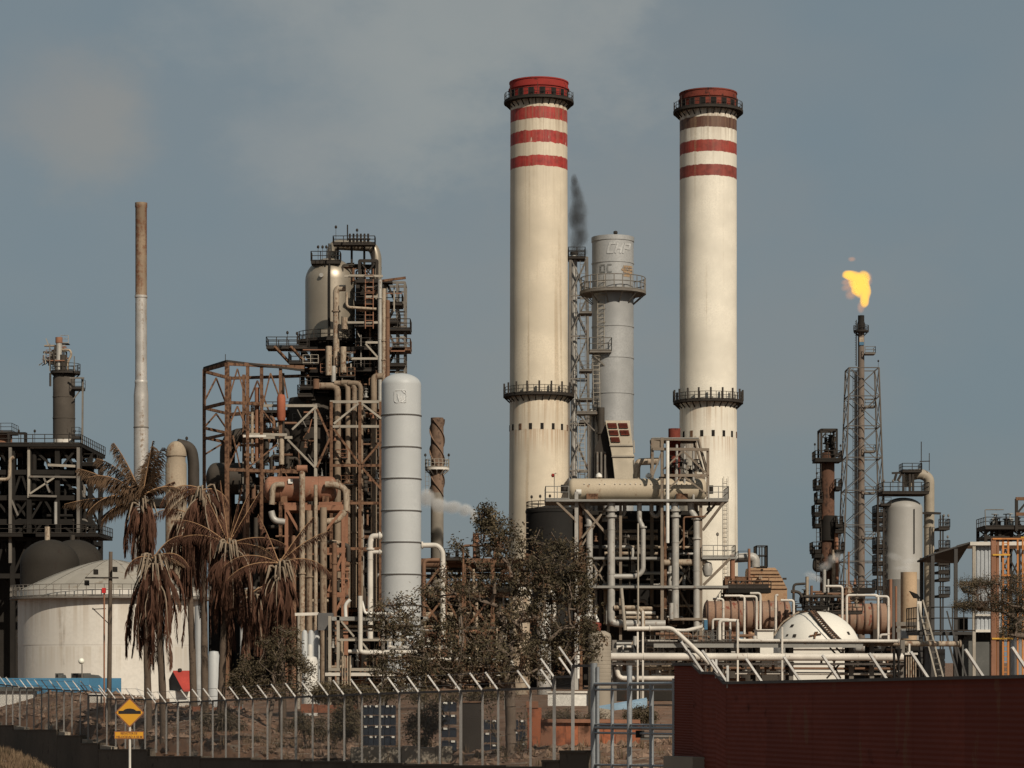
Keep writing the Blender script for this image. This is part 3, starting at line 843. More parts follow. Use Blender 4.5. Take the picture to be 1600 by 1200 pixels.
# railed top deck left of the vessel crown
deck(t, q.x(482), q.x(528), q.Y+4, q.Y+6, q.z(400), M['steel_dark'], .35, 'flr', 1.25, None, 1.3, .05)
mb = MB()
for px, py in ((494,387),(501,389),(507,386)): lamp_on_post(mb, q(px,399,3.3), 1.2)
build(mb, 'lamp', M['steel_dark'], t)
bm(t, 'mast', q(511,399,3.2), q(511,374,3.2), .16, M['steel_dark'])
deck(t, q.x(517), q.x(583), q.Y+4, q.Y+5.6, q.z(372), M['steel_dark'], .22, 'flr', .95, None, 1.4, .05)
for i in range(6):     # row of relief valves on the top deck
    px = 543 + i*5.8; p = q(px, 371.5, 4.8)
    build(MB().lathe([(.16,p.z),(.16,p.z+.5),(.3,p.z+.55),(.3,p.z+.7),(.12,p.z+.75),(.14,p.z+1.3),(.05,p.z+1.35)], p.x, p.y, 8), 'relief_valve', M['steel_dark'], t)
bm(t, 'mast', q(541,371,2.5), q(541,346,2.5), .16, M['steel_black'])
mb = MB(); lamp_on_post(mb, q(523,371,2.2), 1.3); lamp_on_post(mb, q(555,371,4), 1.2); build(mb, 'lamp', M['steel_dark'], t)
for x in (523, 545, 565, 580): bm(t, 'column', q(x, 372, 6), q(x, 432, 6), .28, M['steel_dark'])
# side bracket platform out to the left
for x in (430, 455): bm(t, 'bracket', q(x, 543, -1), q(x+22, 566, 1), .3, M['steel_rust'])
mb = MB(); lamp_on_post(mb, q(451,541,-1.8), 1.1); lamp_on_post(mb, q(466,541,-1.8), 1.0); build(mb, 'lamp', M['steel_dark'], t)
# stair tower at the right
steel(t, q, [600, 619, 631], [436, 468, 500, 541, 572, 606], [3, 6.5], .26, M['steel_grey'], None, base=0)
for i, (x1, y) in enumerate(((627,470),(640,510),(640,541),(632,566),(622,497))):
    deck(t, q.x(600), q.x(x1), q.Y+2, q.Y+6, q.z(y), M['steel_rust'] if i in (2,) else M['steel_dark'], .28, 'fr', 1.25, None, 1.5, .05)
for i, (y0, y1) in enumerate(((468,436),(500,470),(541,505),(572,541),(606,572),(640,606))):
    a, b = ((602, 617) if i % 2 else (617, 602))
    for d in (2.6, 3.8): bm(t, 'stair_stringer', q(a, y0, d), q(b, y1, d), .25, M['steel_dark'])
    mb = MB()
    for k in range(8):
        u = (k+.5)/8; p = q(a+(b-a)*u, y0+(y1-y0)*u, 2.6)
        mb.box((p.x-.18,p.y,p.z-.03),(p.x+.18,p.y+1.2,p.z+.03))
    build(mb, 'stair_treads', M['steel_dark'], t)
bm(t, 'boom', q(596,439,0), q(634,434,0), .3, M['steel_rust'])
bm(t, 'boom', q(548,436,-3), q(600,437,-3), .28, M['steel_pale'])
for (a, b, m_) in (((594,438),(594,640),'pipe_grey'),((600,452),(600,640),'pipe_tan'),((606,470),(606,640),'pipe_rust')):
    pipe(t, [q(*a,-.5), q(*b,-.5)], .28, M[m_], n=10)
# upright pipes on the face of the vessel and below
pipe(t, [q(541,452,-1), q(526,452,-1), q(526,585,-1)], .42, M['pipe_tan'])
pipe(t, [q(540,500,-2.2), q(540,518,-2.2)], .42, M['pipe_tan']); pipe(t, [q(538,545,-2), q(538,585,-2)], .4, M['pipe_tan'])
pipe(t, [q(516,545,-2.6), q(516,590,-2.6)], .4, M['pipe_tan']); pipe(t, [q(523,600,-2.2), q(523,575,-2.2)], .3, M['pipe_grey'])
pipe(t, [q(544,462,-3), q(544,485,-3), q(590,488,-3)], .18, M['pipe_tan'])
for y, x0 in ((436,540),(468,572),(508,545),(539,573),(564,548)):
    bm(t, 'beam', q(x0, y, -2.5), q(592, y, -2.5), .28, M['steel_pale'])
bm(t, 'brace', q(573,541,-2.5), q(592,562,-2.5), .22, M['steel_pale'])
ladder(t, q(579,518,-2.8), q(579,425,-2.8), 1.0, M['steel_orange'], .1, .7, cage=True)
# four pipes that bend down under the vessel
for i, (x0, x1, y) in enumerate(((497,530,607),(525,546,603),(536,556,602),(546,566,603))):
    pipe(t, [q(x0,y,-3-i*.1), q(x1,y,-3-i*.1), q(x1,690,-3-i*.1), q(x1, 950, -3-i*.1)], .34 if i else .44, M['pipe_old'], er=.9, label=None)
pipe(t, [q(497,597,-3.4), q(497,612,-3.4)], .4, M['pipe_rust'])
pipe(t, [q(600,592,-3), q(586,592,-3), q(586,950,-3)], .42, M['pipe_old'], er=1.1)
# white braced frame (pale steel) in front of those pipes
for x, m_ in ((522,'steel_rust'),(566,'steel_rust'),(598,'steel_rust'),(498,'steel_pale')):
    bm(t, 'column', q(x, 634 if x > 500 else 640, -5), q(x, G(q), -5), .38, M[m_])
for (y, x0, x1, m_) in ((634,520,600,'steel_pale'),(672,520,600,'steel_pale'),(732,520,600,'steel_rust'),(640,415,500,'steel_pale'),(689,392,462,'steel_pale'),(790,520,600,'steel_rust'),(860,440,600,'steel_rust')):
    bm(t, 'beam', q(x0, y, -5), q(x1, y, -5), .34, M[m_])
for a, b, m_ in (((526,668),(564,637),'steel_pale'),((569,637),(599,660),'steel_pale'),((526,676),(566,730),'steel_rust'),((569,730),(600,694),'steel_rust'),((569,735),(600,770),'steel_rust'),
                 ((462,677),(497,643),'steel_pale'),((455,692),(497,735),'steel_pale'),((500,645),(520,690),'steel_rust'),((500,735),(520,690),'steel_rust')):
    bm(t, 'brace', q(*a,-5.2), q(*b,-5.2), .25, M[m_])
lattice_bits(t, q, 60, 470, 600, 610, 800, -4, 4, random.Random(71))
lattice_bits(t, q, 44, 375, 470, 640, 780, -4, 4, random.Random(72))
lattice_bits(t, q, 44, 556, 632, 440, 606, 0, 6, random.Random(73))
lattice_bits(t, q, 30, 470, 556, 541, 606, -2, 4, random.Random(74))
clutter(t, q, 90, 470, 600, 610, 950, -2.5, 8, PM, rng, .1, .34)
clutter(t, q, 22, 556, 596, 440, 600, 1, 8, PMD, rng, .08, .22)
clutter(t, q, 34, 375, 470, 640, 780, -2, 10, PMD, rng, .1, .35)
clutter(t, q, 46, 385, 600, 780, 1000, -3, 6, PMD, rng, .12, .34)
clutter(t, q, 16, 522, 560, 395, 430, 4, 9, PMD, rng, .08, .2)
valves(t, q, 26, 475, 598, 620, 760, -4, 0, [M['pipe_rust'], M['pipe_grey'], M['steel_orange']], rng)
valves(t, q, 10, 500, 590, 545, 600, -3, 0, PMD, rng)

# the vessel
q = Q(330)
M['vessel'] = mat('stainless_olive', (.36,.31,.24), (.16,.12,.08), .3, .5, .6, .40, .45, .05, .18)
q = Q(337); cx, r = 516, 39*q.s; X = q.x(cx); Yv = q.Y; zs = q.z(440); zt = q.z(403)
v = T('pressure_vessel', 'big olive grey domed vessel with a fat overhead pipe high in dark steelwork', 'vessel', (X, Yv, q.z(560)))
build(MB().lathe([(r*.5,q.z(580)),(r*.97,q.z(531))], X, Yv, 40), 'lower_cone', M['steel_black'], v)
ringdeck(v, X, Yv, q.z(535), r, r+1.1, M['steel_dark'], .2, 1.2, 28, brackets=14, every=1.2, r=.05)
prof = [(r,q.z(531))]
prof += [(r*math.cos(a), zs + (zt-zs)*math.sin(a)) for a in [math.pi/2*k/10 for k in range(11)]]
prof[-1] = (.001, zt)
build(MB().lathe(prof, X, Yv, 48), 'shell', M['vessel'], v)
pts = [Vector((X+.1-(r+.1)*0, Yv-(r+.12)*math.cos(a), zs+(zt-zs+.1)*math.sin(a))) for a in [math.pi/2*k/8 for k in range(9)]]
build(MB().tube([Vector((X+.1, Yv-r-.12, q.z(540)))] + pts, .16, 6), 'conduit', M['steel_black'], v)
pipe(v, [q(518,408,0), q(519,382,0), q(582,385,0), q(588,400,0), q(588,445,0)], 8.2*q.s, M['vessel'], 'overhead_pipe', 20, 1.9)
pipe(v, [q(588,440,0), q(588,640,0)], 5*q.s, M['pipe_tan'], 'downcomer', 14)
for i, (px, py) in enumerate(((527,528),(505,436))):
    a = (px-516)/39; build(MB().cyl((X+r*a, Yv-r*math.sqrt(1-a*a)-.35, q.z(py)), (X+r*a, Yv-r*math.sqrt(1-a*a)+.3, q.z(py)), .28, n=10), 'nozzle', M['pipe_grey'], v)
q = Q(330)
lq = T('regenerator', 'dark lower vessel inside the process structure under the olive vessel', 'vessel', (q.x(497), q.Y+2, 0))
build(MB().lathe([(.01,q.z(612)),(3.3,q.z(618)),(3.7,q.z(640)),(3.7,q.z(700)),(2.6,q.z(720)),(2.6,0)], q.x(488), q.Y+4, 32), 'shell', M['pipe_dark'], lq)

# ================================================================ OPEN RUST FRAME left of it (two faces meeting at x 367)
t = T('gantry_frame', 'open rust brown steel gantry with tall bays left of the dark process structure', 'steel frame', q(370, G(q)))
xsf = [(322,-2),(351,6),(367,-9),(376,4),(397,-8),(417,-7),(445,-6)]
zb_, zt_ = 0, q.z(580)
for (x, d) in xsf:
    bm(t, 'column', q(x, 580, d), q(x, G(q), d), .40 if x != 367 else .55, M['steel_rust'])
def poly(py, pts, w):
    for (a, da), (b, db) in zip(pts, pts[1:]): bm(t, 'beam', q(a, py, da), q(b, py, db), w, M['steel_rust'], w*1.3)
front = [(322,-2),(367,-9),(397,-8),(417,-7),(445,-6),(480,-5)]; back = [(351,6),(376,4),(480,3)]
poly(581, front, .34); poly(583, [(322,-2),(351,6),(480,3)], .3)
for y in (640, 671, 686): poly(y, [(322,-2),(351,6)], .26); 
poly(640, [(322,-2),(367,-9),(397,-8),(417,-7)], .3); poly(641, [(351,6),(376,4),(470,3)], .35); poly(688, [(322,-2),(367,-9)], .26); poly(742,[(367,-9),(470,-5)],.3)
for a, b in (((323,628,-2),(335,588,2)),((335,588,2),(350,636,6)),((368,640,-9),(382,588,-8.5)),((382,588,-8.5),(396,640,-8)),((418,645,-7),(430,592,-6.5)),((430,592,-6.5),(444,630,-6)),
             ((323,669,-2),(335,644,2)),((335,644,2),(350,669,6)),((368,680,-9),(382,645,-8.5)),((382,645,-8.5),(396,680,-8)),((323,712,-2),(351,680,6)),((377,640,4),(398,590,3.5)),((398,590,3.5),(417,640,3)),
             ((368,740,-9),(385,700,-8.5)),((376,690,-9),(386,738,-8.5)),((398,738,-8),(440,700,-6)),((417,648,-7),(436,672,-6)),((450,598,-6),(456,630,-6))):
    bm(t, 'brace', q(*a), q(*b), .17, M['steel_rust'])
bm(t, 'grating_edge', q(322,578,-2.1), q(367,577,-9.1), .25, M['steel_dark']); bm(t, 'grating_edge', q(367,577,-9.1), q(480,586,-5.1), .25, M['steel_dark'])
deck(t, q.x(390), q.x(458), q.Y+2, q.Y+8, q.z(640), M['steel_dark'], .2, 'fl', 1.2, None, 1.4, .05)
bm(t, 'mast', q(363,578,-8), q(363,565,-8), .08, M['steel_dark'])
bm(t, 'walkway_edge', q(390,686,-7), q(456,687,-7), .34, M['steel_pale']); bm(t, 'walkway_edge', q(390,690,-8), q(425,690,-8), .3, M['pipe_white'])
for (x, y0, y1, r_, m_, nm, lb) in ((409.5,614,725,3.6,'steel_orange','pipe','orange brown open topped vent pipe'),(446.5,624,666,6.6,'cap_red','small_vessel','short red brown vessel'),(447,690,732,4,'pipe_tan','pipe',None),(402,645,730,2.4,'pipe_tan','pipe',None)):
    z0, z1 = q.z(y1), q.z(y0); rr = r_*q.s
    if nm == 'small_vessel': pr = [(.01,z0),(rr*.8,z0+.1),(rr,z0+.4),(rr,z1-.5),(rr*.8,z1-.1),(.01,z1)]
    else: pr = [(rr,z0),(rr,z1),(rr*.8,z1),(rr*.8,z0+.5)]
    M.setdefault('vessel_red', mat('red_brown_vessel', (.34,.11,.06), (.16,.06,.035), .35, 1.0, .3, .75))
    build(MB().lathe(pr, q.x(x), q.Y-6.5, 16), nm, M['vessel_red'] if nm == 'small_vessel' else M[m_], t, lb)
pipe(t, [q(447,590,-5), q(447,624,-5)], .25, M['steel_dark']); pipe(t, [q(447,664,-5.5), q(447,692,-5.5)], .3, M['steel_dark'])
clutter(t, q, 22, 372, 470, 650, 760, -5, 8, PMD, random.Random(5), .1, .3)
# vessels inside the gantry
q2 = Q(335)
t = T('horizontal_vessel', 'dark grey horizontal vessel seen through the bottom of the rust gantry', 'vessel', q2(352, 700))
hdrum(t, q2, 322, 400, 748, 25*q2.s, M['pipe_dark'], 0, .6)
for x in (340, 385): build(MB().box(q2(x-4, G(q2), -1.5), q2(x+4, 765, 1.5)), 'saddle', M['steel_black'], t)
t = T('duct_vessel', 'brown dark duct bending down behind the rust gantry', 'duct', q2(355, 690))
pipe(t, [q2(440,676,4), q2(350,676,4), q2(350,G(q2),4)], 12*q2.s, M['pipe_dark'], 'duct', 18, 2.2)

# ================================================================ RUST DRUM and its orange frame
q = Q(315)
fr = T('drum_support_frame', 'orange brown braced steel frame under the rusty horizontal drum, behind the palms', 'steel frame', q(485, G(q)))
for x, d in ((450,-2),(538,-2),(450,4),(538,4),(486,-2)):
    bm(fr, 'column', q(x, 790, d), q(x, G(q), d), .42, M['steel_orange'])
for y in (795, 861, 930):
    for d in (-2, 4): bm(fr, 'beam', q(448, y, d), q(540, y, d), .45, M['steel_orange'], .6)
    for x in (450, 538): bm(fr, 'beam', q(x, y, -2), q(x, y, 4), .45, M['steel_orange'])
for a, b in (((452,800),(470,832)),((536,800),(505,838)),((452,928),(470,870)),((536,870),(515,925)),((520,968),(538,935))):
    bm(fr, 'brace', q(*a,-2.3), q(*b,-2.3), .3, M['steel_orange'])
M['plate_orange'] = mat('rusty_plate', (.27,.13,.08), DRUST, .45, .8, .4, .8)
build(MB().box(q(500,797,-2.1), q(536,786,4)), 'deck_plate', M['plate_orange'], fr)
build(MB().box(q(446,797,-2.1), q(482,787,4)), 'deck_plate', M['plate_orange'], fr)
d_ = T('horizontal_drum', 'rust orange horizontal drum on the braced orange frame behind the palms', 'drum', q(470, 780))
M['drum_rust'] = mat('drum_rust', (.30,.145,.09), (.40,.29,.20), .4, .6, .3, .7, 0, .15, .3)
hdrum(d_, q, 412, 528, 764, 19.5*q.s, M['drum_rust'], 0, .55, seams=(440, 500))
for x in (445, 510): build(MB().box(q(x-5, 790, -1.2), q(x+5, 772, 1.2)), 'saddle', M['steel_rust'], d_)
build(MB().box(q(452,757,-1.65), q(459,750,-1.2)), 'name_plate', M['white'], d_)
for pts, r_, m_ in (([(447,759,-2),(429,759,-2),(427,790,-2)],.36,'pipe_tan'),([(510,759,-2),(524,759,-2),(542,765,-2),(543,800,-2)],.42,'pipe_tan'),([(426,800,-2),(430,815,-2),(448,817,-2)],.4,'pipe_grey'),([(505,817,-2),(530,815,-2),(541,800,-2)],.42,'pipe_tan')):
    pipe(fr, [q(*p) for p in pts], r_, M[m_])
for x, y0, r_, m_ in ((475,735,.36,'pipe_tan'),(486,800,.38,'pipe_old'),(496,760,.24,'pipe_tan'),(508,795,.42,'pipe_old'),(462,840,.3,'pipe_rust'),(525,850,.3,'pipe_rust')):
    pipe(fr, [q(x,y0,-2.8), q(x,G(q),-2.8)], r_, M[m_])
pipe(fr, [q(467,735,-2.8), q(483,735,-2.8)], .45, M['steel_orange'])
clutter(fr, q, 20, 445, 545, 830, 980, -1, 3, [M['pipe_rust'], M['steel_orange'], M['pipe_tan'], M['pipe_dark']], random.Random(8), .1, .3)

# ================================================================ PALE BLUE-GREY COLUMN
q = Q(270); X = q.x(627); Y = q.Y; r = 31*q.s
t = T('vertical_column', 'tall pale blue grey column with a domed top and evenly spaced rings', 'column', (X, Y, 0))
M['paleblue'] = mat('pale_blue_grey_paint', (.47,.48,.47), (.34,.30,.25), .12, .5, .7, .5, 0, .06, .10)
prof = [(r,0)]
for y in (945, 897, 847, 798, 748, 699, 649): prof += [(r,q.z(y)-.12),(r*1.02,q.z(y)-.11),(r*1.02,q.z(y)+.06),(r,q.z(y)+.07)]
zs, zt = q.z(602), q.z(583.5)
prof += [(r*math.cos(a), zs+(zt-zs)*math.sin(a)) for a in [math.pi/2*k/10 for k in range(10)]] + [(.001, zt)]
build(MB().lathe(prof, X, Y, 56), 'shell', M['paleblue'], t)
M['ring_dark'] = mat('dark_ring', (.10,.09,.08), RUST, .3)
for y in (945, 897, 847, 798, 748, 699, 649):
    build(MB().lathe([(r,q.z(y)-.13),(r*1.035,q.z(y)-.13),(r*1.035,q.z(y)-.01),(r,q.z(y)-.01)], X, Y, 48), 'stiffening_ring', M['ring_dark'], t)
# worn painted emblem: rounded frame with a ragged badge inside
M['emblem'] = mat('worn_pale_emblem', (.62,.62,.60), (.47,.48,.47), .5, 3.0, .2, .5, 0, 0, .15)
def onr(px, py, e=.03):
    k = (q.x(px)-X)/r; return Vector((X+(r+e)*k, Y-(r+e)*math.sqrt(1-k*k), q.z(py)))
ring = [(621+3*math.cos(a)+(12 if math.cos(a) > 0 else 0), 616-3*math.sin(a)+(13 if math.sin(a) < 0 else 0)) for a in [2*math.pi*k/24 for k in range(24)]]
mb = MB(); mb.tube([onr(*p) for p in ring], .05, 6, closed=True); build(mb, 'emblem_frame', M['emblem'], t)
for pl in ([(622,618),(625,617),(626,624),(629,619),(630,626),(633,621),(634,628),(630,632),(625,631),(623,625)], [(629,613.5),(634,614),(635,619),(632,617)]):
    build(MB().prism([onr(*p, .0) for p in pl], (0,-.06,0)), 'emblem', M['emblem'], t)
pipe(t, [q(598,838,-.5), q(581,838,-.5), q(579,848,-.5), q(579,1000,-.5)], 4.4*q.s, M['pipe_white'], 'pipe', 14, .6, flanges=((q(594,838,-.5), q(593,838,-.5)), (q(579,858,-.5), q(579,859,-.5))))
pipe(t, [q(598,863,-.5), q(582,863,-.5)], 3*q.s, M['pipe_white'], 'pipe', 12, flanges=((q(594,863,-.5), q(593,863,-.5)),))
pipe(t, [q(656,852,0), q(684,852,0), q(692,862,0), q(692,1000,0)], 4*q.s, M['pipe_white'], 'pipe', 14, .7, flanges=((q(660,852,0), q(661,852,0)),))

# ================================================================ SPIRAL STACK
q = Q(350); X = q.x(683); Y = q.Y; r = 10*q.s
t = T('spiral_stack', 'brown rusty stack with helical strakes and a white railed ring platform', 'stack', (X, Y, 0))
M['spiral'] = mat('spiral_rust', (.20,.13,.09), (.09,.06,.045), .5, .8, .4, .8)
M['spiral_grey'] = mat('spiral_grey', (.24,.21,.17), RUST, .35, .8, .4, .8)
build(MB().lathe([(r,q.z(770)),(r,q.z(653)),(r*.85,q.z(653)),(r*.85,q.z(665))], X, Y, 24), 'upper_barrel', M['spiral'], t)
build(MB().lathe([(r,0),(r,q.z(833)-.1),(r*1.04,q.z(833)),(r,q.z(833)+.1),(r,q.z(770))], X, Y, 24), 'lower_barrel', M['spiral_grey'], t)
for k in range(3):
    mb = MB(); n = 60; zt, zb = q.z(655), q.z(775)
    for i in range(n):
        a = 2*math.pi*(k/3 + i/n*1.25) ; b = 2*math.pi*(k/3 + (i+1)/n*1.25)
        za = zt + (zb-zt)*i/n; z2 = zt + (zb-zt)*(i+1)/n
        def p(aa, rr, z): return (X+rr*math.cos(aa), Y+rr*math.sin(aa), z)
        mb._add([p(a,r*.98,za),p(a,r*1.22,za),p(b,r*1.22,z2),p(b,r*.98,z2),p(a,r*.98,za-.14),p(a,r*1.22,za-.14),p(b,r*1.22,z2-.14),p(b,r*.98,z2-.14)], [(0,1,2,3),(7,6,5,4),(1,5,6,2),(0,3,7,4)])
    build(mb, 'strake', M['spiral'], t)
ringdeck(t, X, Y, q.z(731), r, 19*q.s, M['pipe_white'], .3, 1.1, 18, brackets=10, mr=M['steel_pale'], every=1.2)
mb = MB(); lamp_on_post(mb, (X-1.6,Y-.4,q.z(731)), 1.3); lamp_on_post(mb, (X+1.6,Y-.4,q.z(731)), 1.3); build(mb, 'lamp', M['steel_dark'], t)
ladder(t, (X-1.35,Y-.5,q.z(790)), (X-1.35,Y-.5,q.z(735)), .5, M['steel_grey'], .06, .6)

# ================================================================ THIN TALL STACK at the left
q = Q(380); X = q.x(220.5); Y = q.Y; s = q.s
t = T('thin_stack', 'slim tall stack, rust brown above and silver below, left of the dark process structure', 'stack', (X, Y, 0))
M['thin_top'] = mat('rusted_aluminium', (.33,.24,.16), (.24,.10,.05), .62, .6, .6, .6, .1)
M['thin_silver'] = mat('silver_stack', (.48,.45,.41), (.28,.19,.12), .5, .9, .55, .5, .25)
def col_(prof, name, m): return build(MB().lathe([(rr*s, q.z(y)) for rr, y in prof], X, Y, 28), name, m, t)
col_([(9,463),(9,325),(9.6,324),(9.6,317),(8,317),(8,330)], 'upper_barrel', M['thin_top'])
col_([(9.2,595),(9,466),(9.9,465),(9.9,462),(9,461.5)], 'middle_barrel', M['thin_silver'])
col_([(13,G(q)),(13,820),(12.4,760),(11.4,740),(11.4,618),(9.6,600),(10,599),(10,595),(9.2,594)], 'lower_barrel', M['thin_silver'])
for y in (781, 668): col_([(11.4 if y < 700 else 12.6,y+1),(12 if y < 700 else 13.3,y+.8),(12 if y < 700 else 13.3,y-.8),(11.4 if y < 700 else 12.6,y-1)], 'flange', M['steel_grey'])

# ================================================================ TAN TOWER beside the gantry
q = Q(300); s = q.s
t = T('tan_tower', 'weathered tan round topped tower behind the palms, beside the rust gantry', 'tower', q(275, G(q)))
M['tan_tower'] = mat('tan_tower', (.33,.265,.19), (.24,.12,.06), .45, .6, .6, .7)
X, Y = q.x(275), q.Y; r = 16.5*s; zs = q.z(712); zt = q.z(689)
prof = [(r,0),(r,q.z(718)-.5),(r*.9,q.z(718)-.3),(r*.9,q.z(714)),(r*1.0,q.z(713))] + [(r*math.cos(a), zs+(zt-zs)*math.sin(a)) for a in [math.pi/2*k/8 for k in range(8)]] + [(.001,zt)]
build(MB().lathe(prof, X, Y, 32), 'shell', M['tan_tower'], t)
pipe(t, [q(275,693,1), q(296,697,1.5), q(300,720,1.5), q(300,G(q),1.5)], 9*s, M['pipe_dark'], 'side_duct', 16, 1.0)
deck(t, q.x(236), q.x(259), q.Y-2, q.Y+2, q.z(781), M['steel_black'], .9, 'fl', 1.2)
mb = MB(); lamp_on_post(mb, q(290,700,1), .8); lamp_on_post(mb, q(243,781,-1), 1.2); build(mb, 'lamp', M['steel_dark'], t)

# ================================================================ LEFT DARK UNIT
q = Q(350); rng = random.Random(21)
t = T('process_rack', 'black multi storey steel rack at the far left under the dark column', 'steel structure', q(60, G(q), 8))
steel(t, q, [-36, -8, 20, 46, 90, 124], [695, 738, 778, 815, 842, 900], [0, 9, 18], .55, M['steel_black'], 'r', rng)
build(MB().box(q(46,701,-.5), q(126,693,-.2)), 'edge_beam', M['steel_pale'], t)
build(MB().box(q(44,778,-.5), q(48,696,-.2)), 'edge_column', M['steel_pale'], t)
bm(t, 'beam', q(76,727,-.6), q(119,729,-.6), .34, M['steel_pale'])
bm(t, 'beam', q(47,745,-.6), q(124,746,-.6), .26, M['steel_grey']); bm(t, 'beam', q(47,775,-.6), q(90,776,-.6), .28, M['steel_grey'])
bm(t, 'brace', q(48,772,-.6), q(86,747,-.6), .24, M['steel_pale']); bm(t, 'brace', q(70,747,-.6), q(79,770,-.6), .24, M['steel_grey'])
for x in (18, 124): bm(t, 'column', q(x, 700, -.8), q(x, 880, -.8), .4, M['steel_grey'])
bm(t, 'brace', q(20,782,-.8), q(30,806,-.8), .25, M['steel_grey'])
pipe(t, [q(24,715,-1), q(18,718,-1), q(17,750,-1), q(2,750,-1)], .24, M['pipe_tan'])
pipe(t, [q(89,785,-1), q(89,820,-1)], .22, M['pipe_grey'])
for (x0, x1, y, d0, d1, rl) in ((-40,128,694,-1,20,'fr'),(100,142,720,4,10,'fr'),(-40,128,778,0,18,''),(40,158,835,-2,10,'fr'),(-40,60,835,-2,10,'f'),(-40,124,738,0,18,'')):
    deck(t, q.x(x0), q.x(x1), q.Y+d0, q.Y+d1, q.z(y), M['steel_black'], .4, rl, 1.25, M['steel_dark'], 1.6, .05)
for (x0,x1,y0,y1,d0,d1) in ((-36,40,790,1072,8,17),(50,85,760,1072,11,17)):
    build(MB().box(q(x0,y1,d0), q(x1,y0,d1)), 'shade_backing', M['clad_shade'], t)  # added dark boxes, blacken the depth inside the rack
mb = MB()
for px in (31, 56, 118): lamp_on_post(mb, q(px,694,-.8), 1.3)
for px in (118, 153): lamp_on_post(mb, q(px,835,-1.8), 1.4)
build(mb, 'lamp', M['steel_dark'], t)
for x in (14, 40): bm(t, 'stub_column', q(x,694,0), q(x,676,0), .4, M['steel_black'])
bm(t, 'stub_beam', q(14,677,0), q(40,677,0), .3, M['steel_black'])
clutter(t, q, 60, -20, 124, 700, 840, 0, 14, [M['pipe_dark'], M['steel_black'], M['steel_black'], M['steel_grey']], rng, .12, .4, .5)
valves(t, q, 26, -10, 122, 705, 835, 0, 10, [M['steel_black'], M['pipe_dark']], rng, .8)
t2 = T('orange_vessel', 'small orange brown vessel with a railed top at the left edge', 'vessel', q(-4, 694, 5))
build(MB().lathe([(1.4,q.z(694)),(1.4,q.z(672)),(.01,q.z(668))], q.x(-8), q.Y+5, 16), 'shell', M['steel_orange'], t2)
deck(t2, q.x(-22), q.x(13), q.Y+2.5, q.Y+7, q.z(671), M['steel_dark'], .25, 'fr', 1.1)
# dark column on the rack
X = q.x(84); Y = q.Y+8; r = 17.5*q.s
t = T('dark_column', 'dark grey brown column with a pale base band and a piped crown, on the black rack', 'column', (X, Y, q.z(694)))
M['col_dark'] = mat('dark_grey_brown', (.095,.08,.065), (.05,.04,.03), .35, .7, .5, .75)
prof = [(r,q.z(678)),(r,q.z(645)-.1),(r*1.03,q.z(645)-.08),(r*1.03,q.z(645)+.08),(r,q.z(645)+.1),(r,q.z(611)-.1),(r*1.03,q.z(611)-.08),(r*1.03,q.z(611)+.08),(r,q.z(611)+.1),(r,q.z(580)),(r*.85,q.z(575)),(r*.4,q.z(572)),(.01,q.z(571))]
build(MB().lathe(prof, X, Y, 32), 'shell', M['col_dark'], t)
build(MB().lathe([(r*.97,q.z(694)),(r*.97,q.z(678))], X, Y, 32), 'skirt', M['pipe_white'], t)
ringdeck(t, X+.2, Y, q.z(571), .3, 24*q.s, M['steel_dark'], .3, 1.1, 16, brackets=6)
for px, y0, rr, m_ in ((78,524,.42,'pipe_grey'),(74,535,.2,'pipe_dark'),(84,545,.5,'pipe_dark')):
    build(MB().cyl((q.x(px),Y-1,q.z(572)), (q.x(px),Y-1,q.z(y0)), rr, n=12), 'pipe', M[m_], t)
build(MB().cyl((q.x(78),Y-1,q.z(526)), (q.x(78),Y-1,q.z(517)), .5, n=12), 'relief_valve', M['steel_orange'], t)
pipe(t, [(q.x(80),Y-1,q.z(536)), (q.x(96),Y-1,q.z(537)), (q.x(98),Y-1,q.z(545)), (q.x(92),Y-1,q.z(556)), (q.x(92),Y-1,q.z(572))], .16, M['pipe_tan'])
pipe(t, [(q.x(74),Y-1.5,q.z(530)), (q.x(70),Y-1.5,q.z(545)), (q.x(74),Y-1.5,q.z(572))], .14, M['pipe_dark'])
lattice_bits(t, Q(358), 26, 64, 106, 528, 570, -1.5, 1.5, random.Random(81))
clutter(t, Q(358), 10, 66, 102, 535, 570, -1, 1, [M['pipe_dark'], M['pipe_grey'], M['pipe_tan']], random.Random(82), .08, .2)
valves(t, Q(358), 5, 68, 98, 550, 568, -1.5, 1, [M['pipe_dark'], M['steel_dark'], M['pipe_tan']], random.Random(83), .5)
for px, y0 in ((65,528),(104,548)): bm(t, 'mast', (q.x(px),Y-1.8,q.z(572)), (q.x(px),Y-1.8,q.z(y0)), .12, M['steel_grey'])
for y, x1 in ((597,116),(675,112)):
    deck(t, q.x(100), q.x(x1), Y-2, Y+1, q.z(y), M['steel_dark'], .3, 'fr', 1.2)
bm(t, 'arm', (q.x(97),Y-2,q.z(583)), (q.x(120),Y-2,q.z(583)), .2, M['steel_grey'])
bm(t, 'brace', (q.x(102),Y-1.5,q.z(616)), (q.x(115),Y-1.5,q.z(599)), .15, M['steel_grey'])
bm(t, 'downpipe', (q.x(117),Y-1.5,q.z(583)), (q.x(116),Y-1.5,q.z(694)), .24, M['steel_grey'])
pipe(t, [(q.x(66),Y-1.9,q.z(575)), (q.x(66),Y-1.9,q.z(596))], .15, M['pipe_dark'])

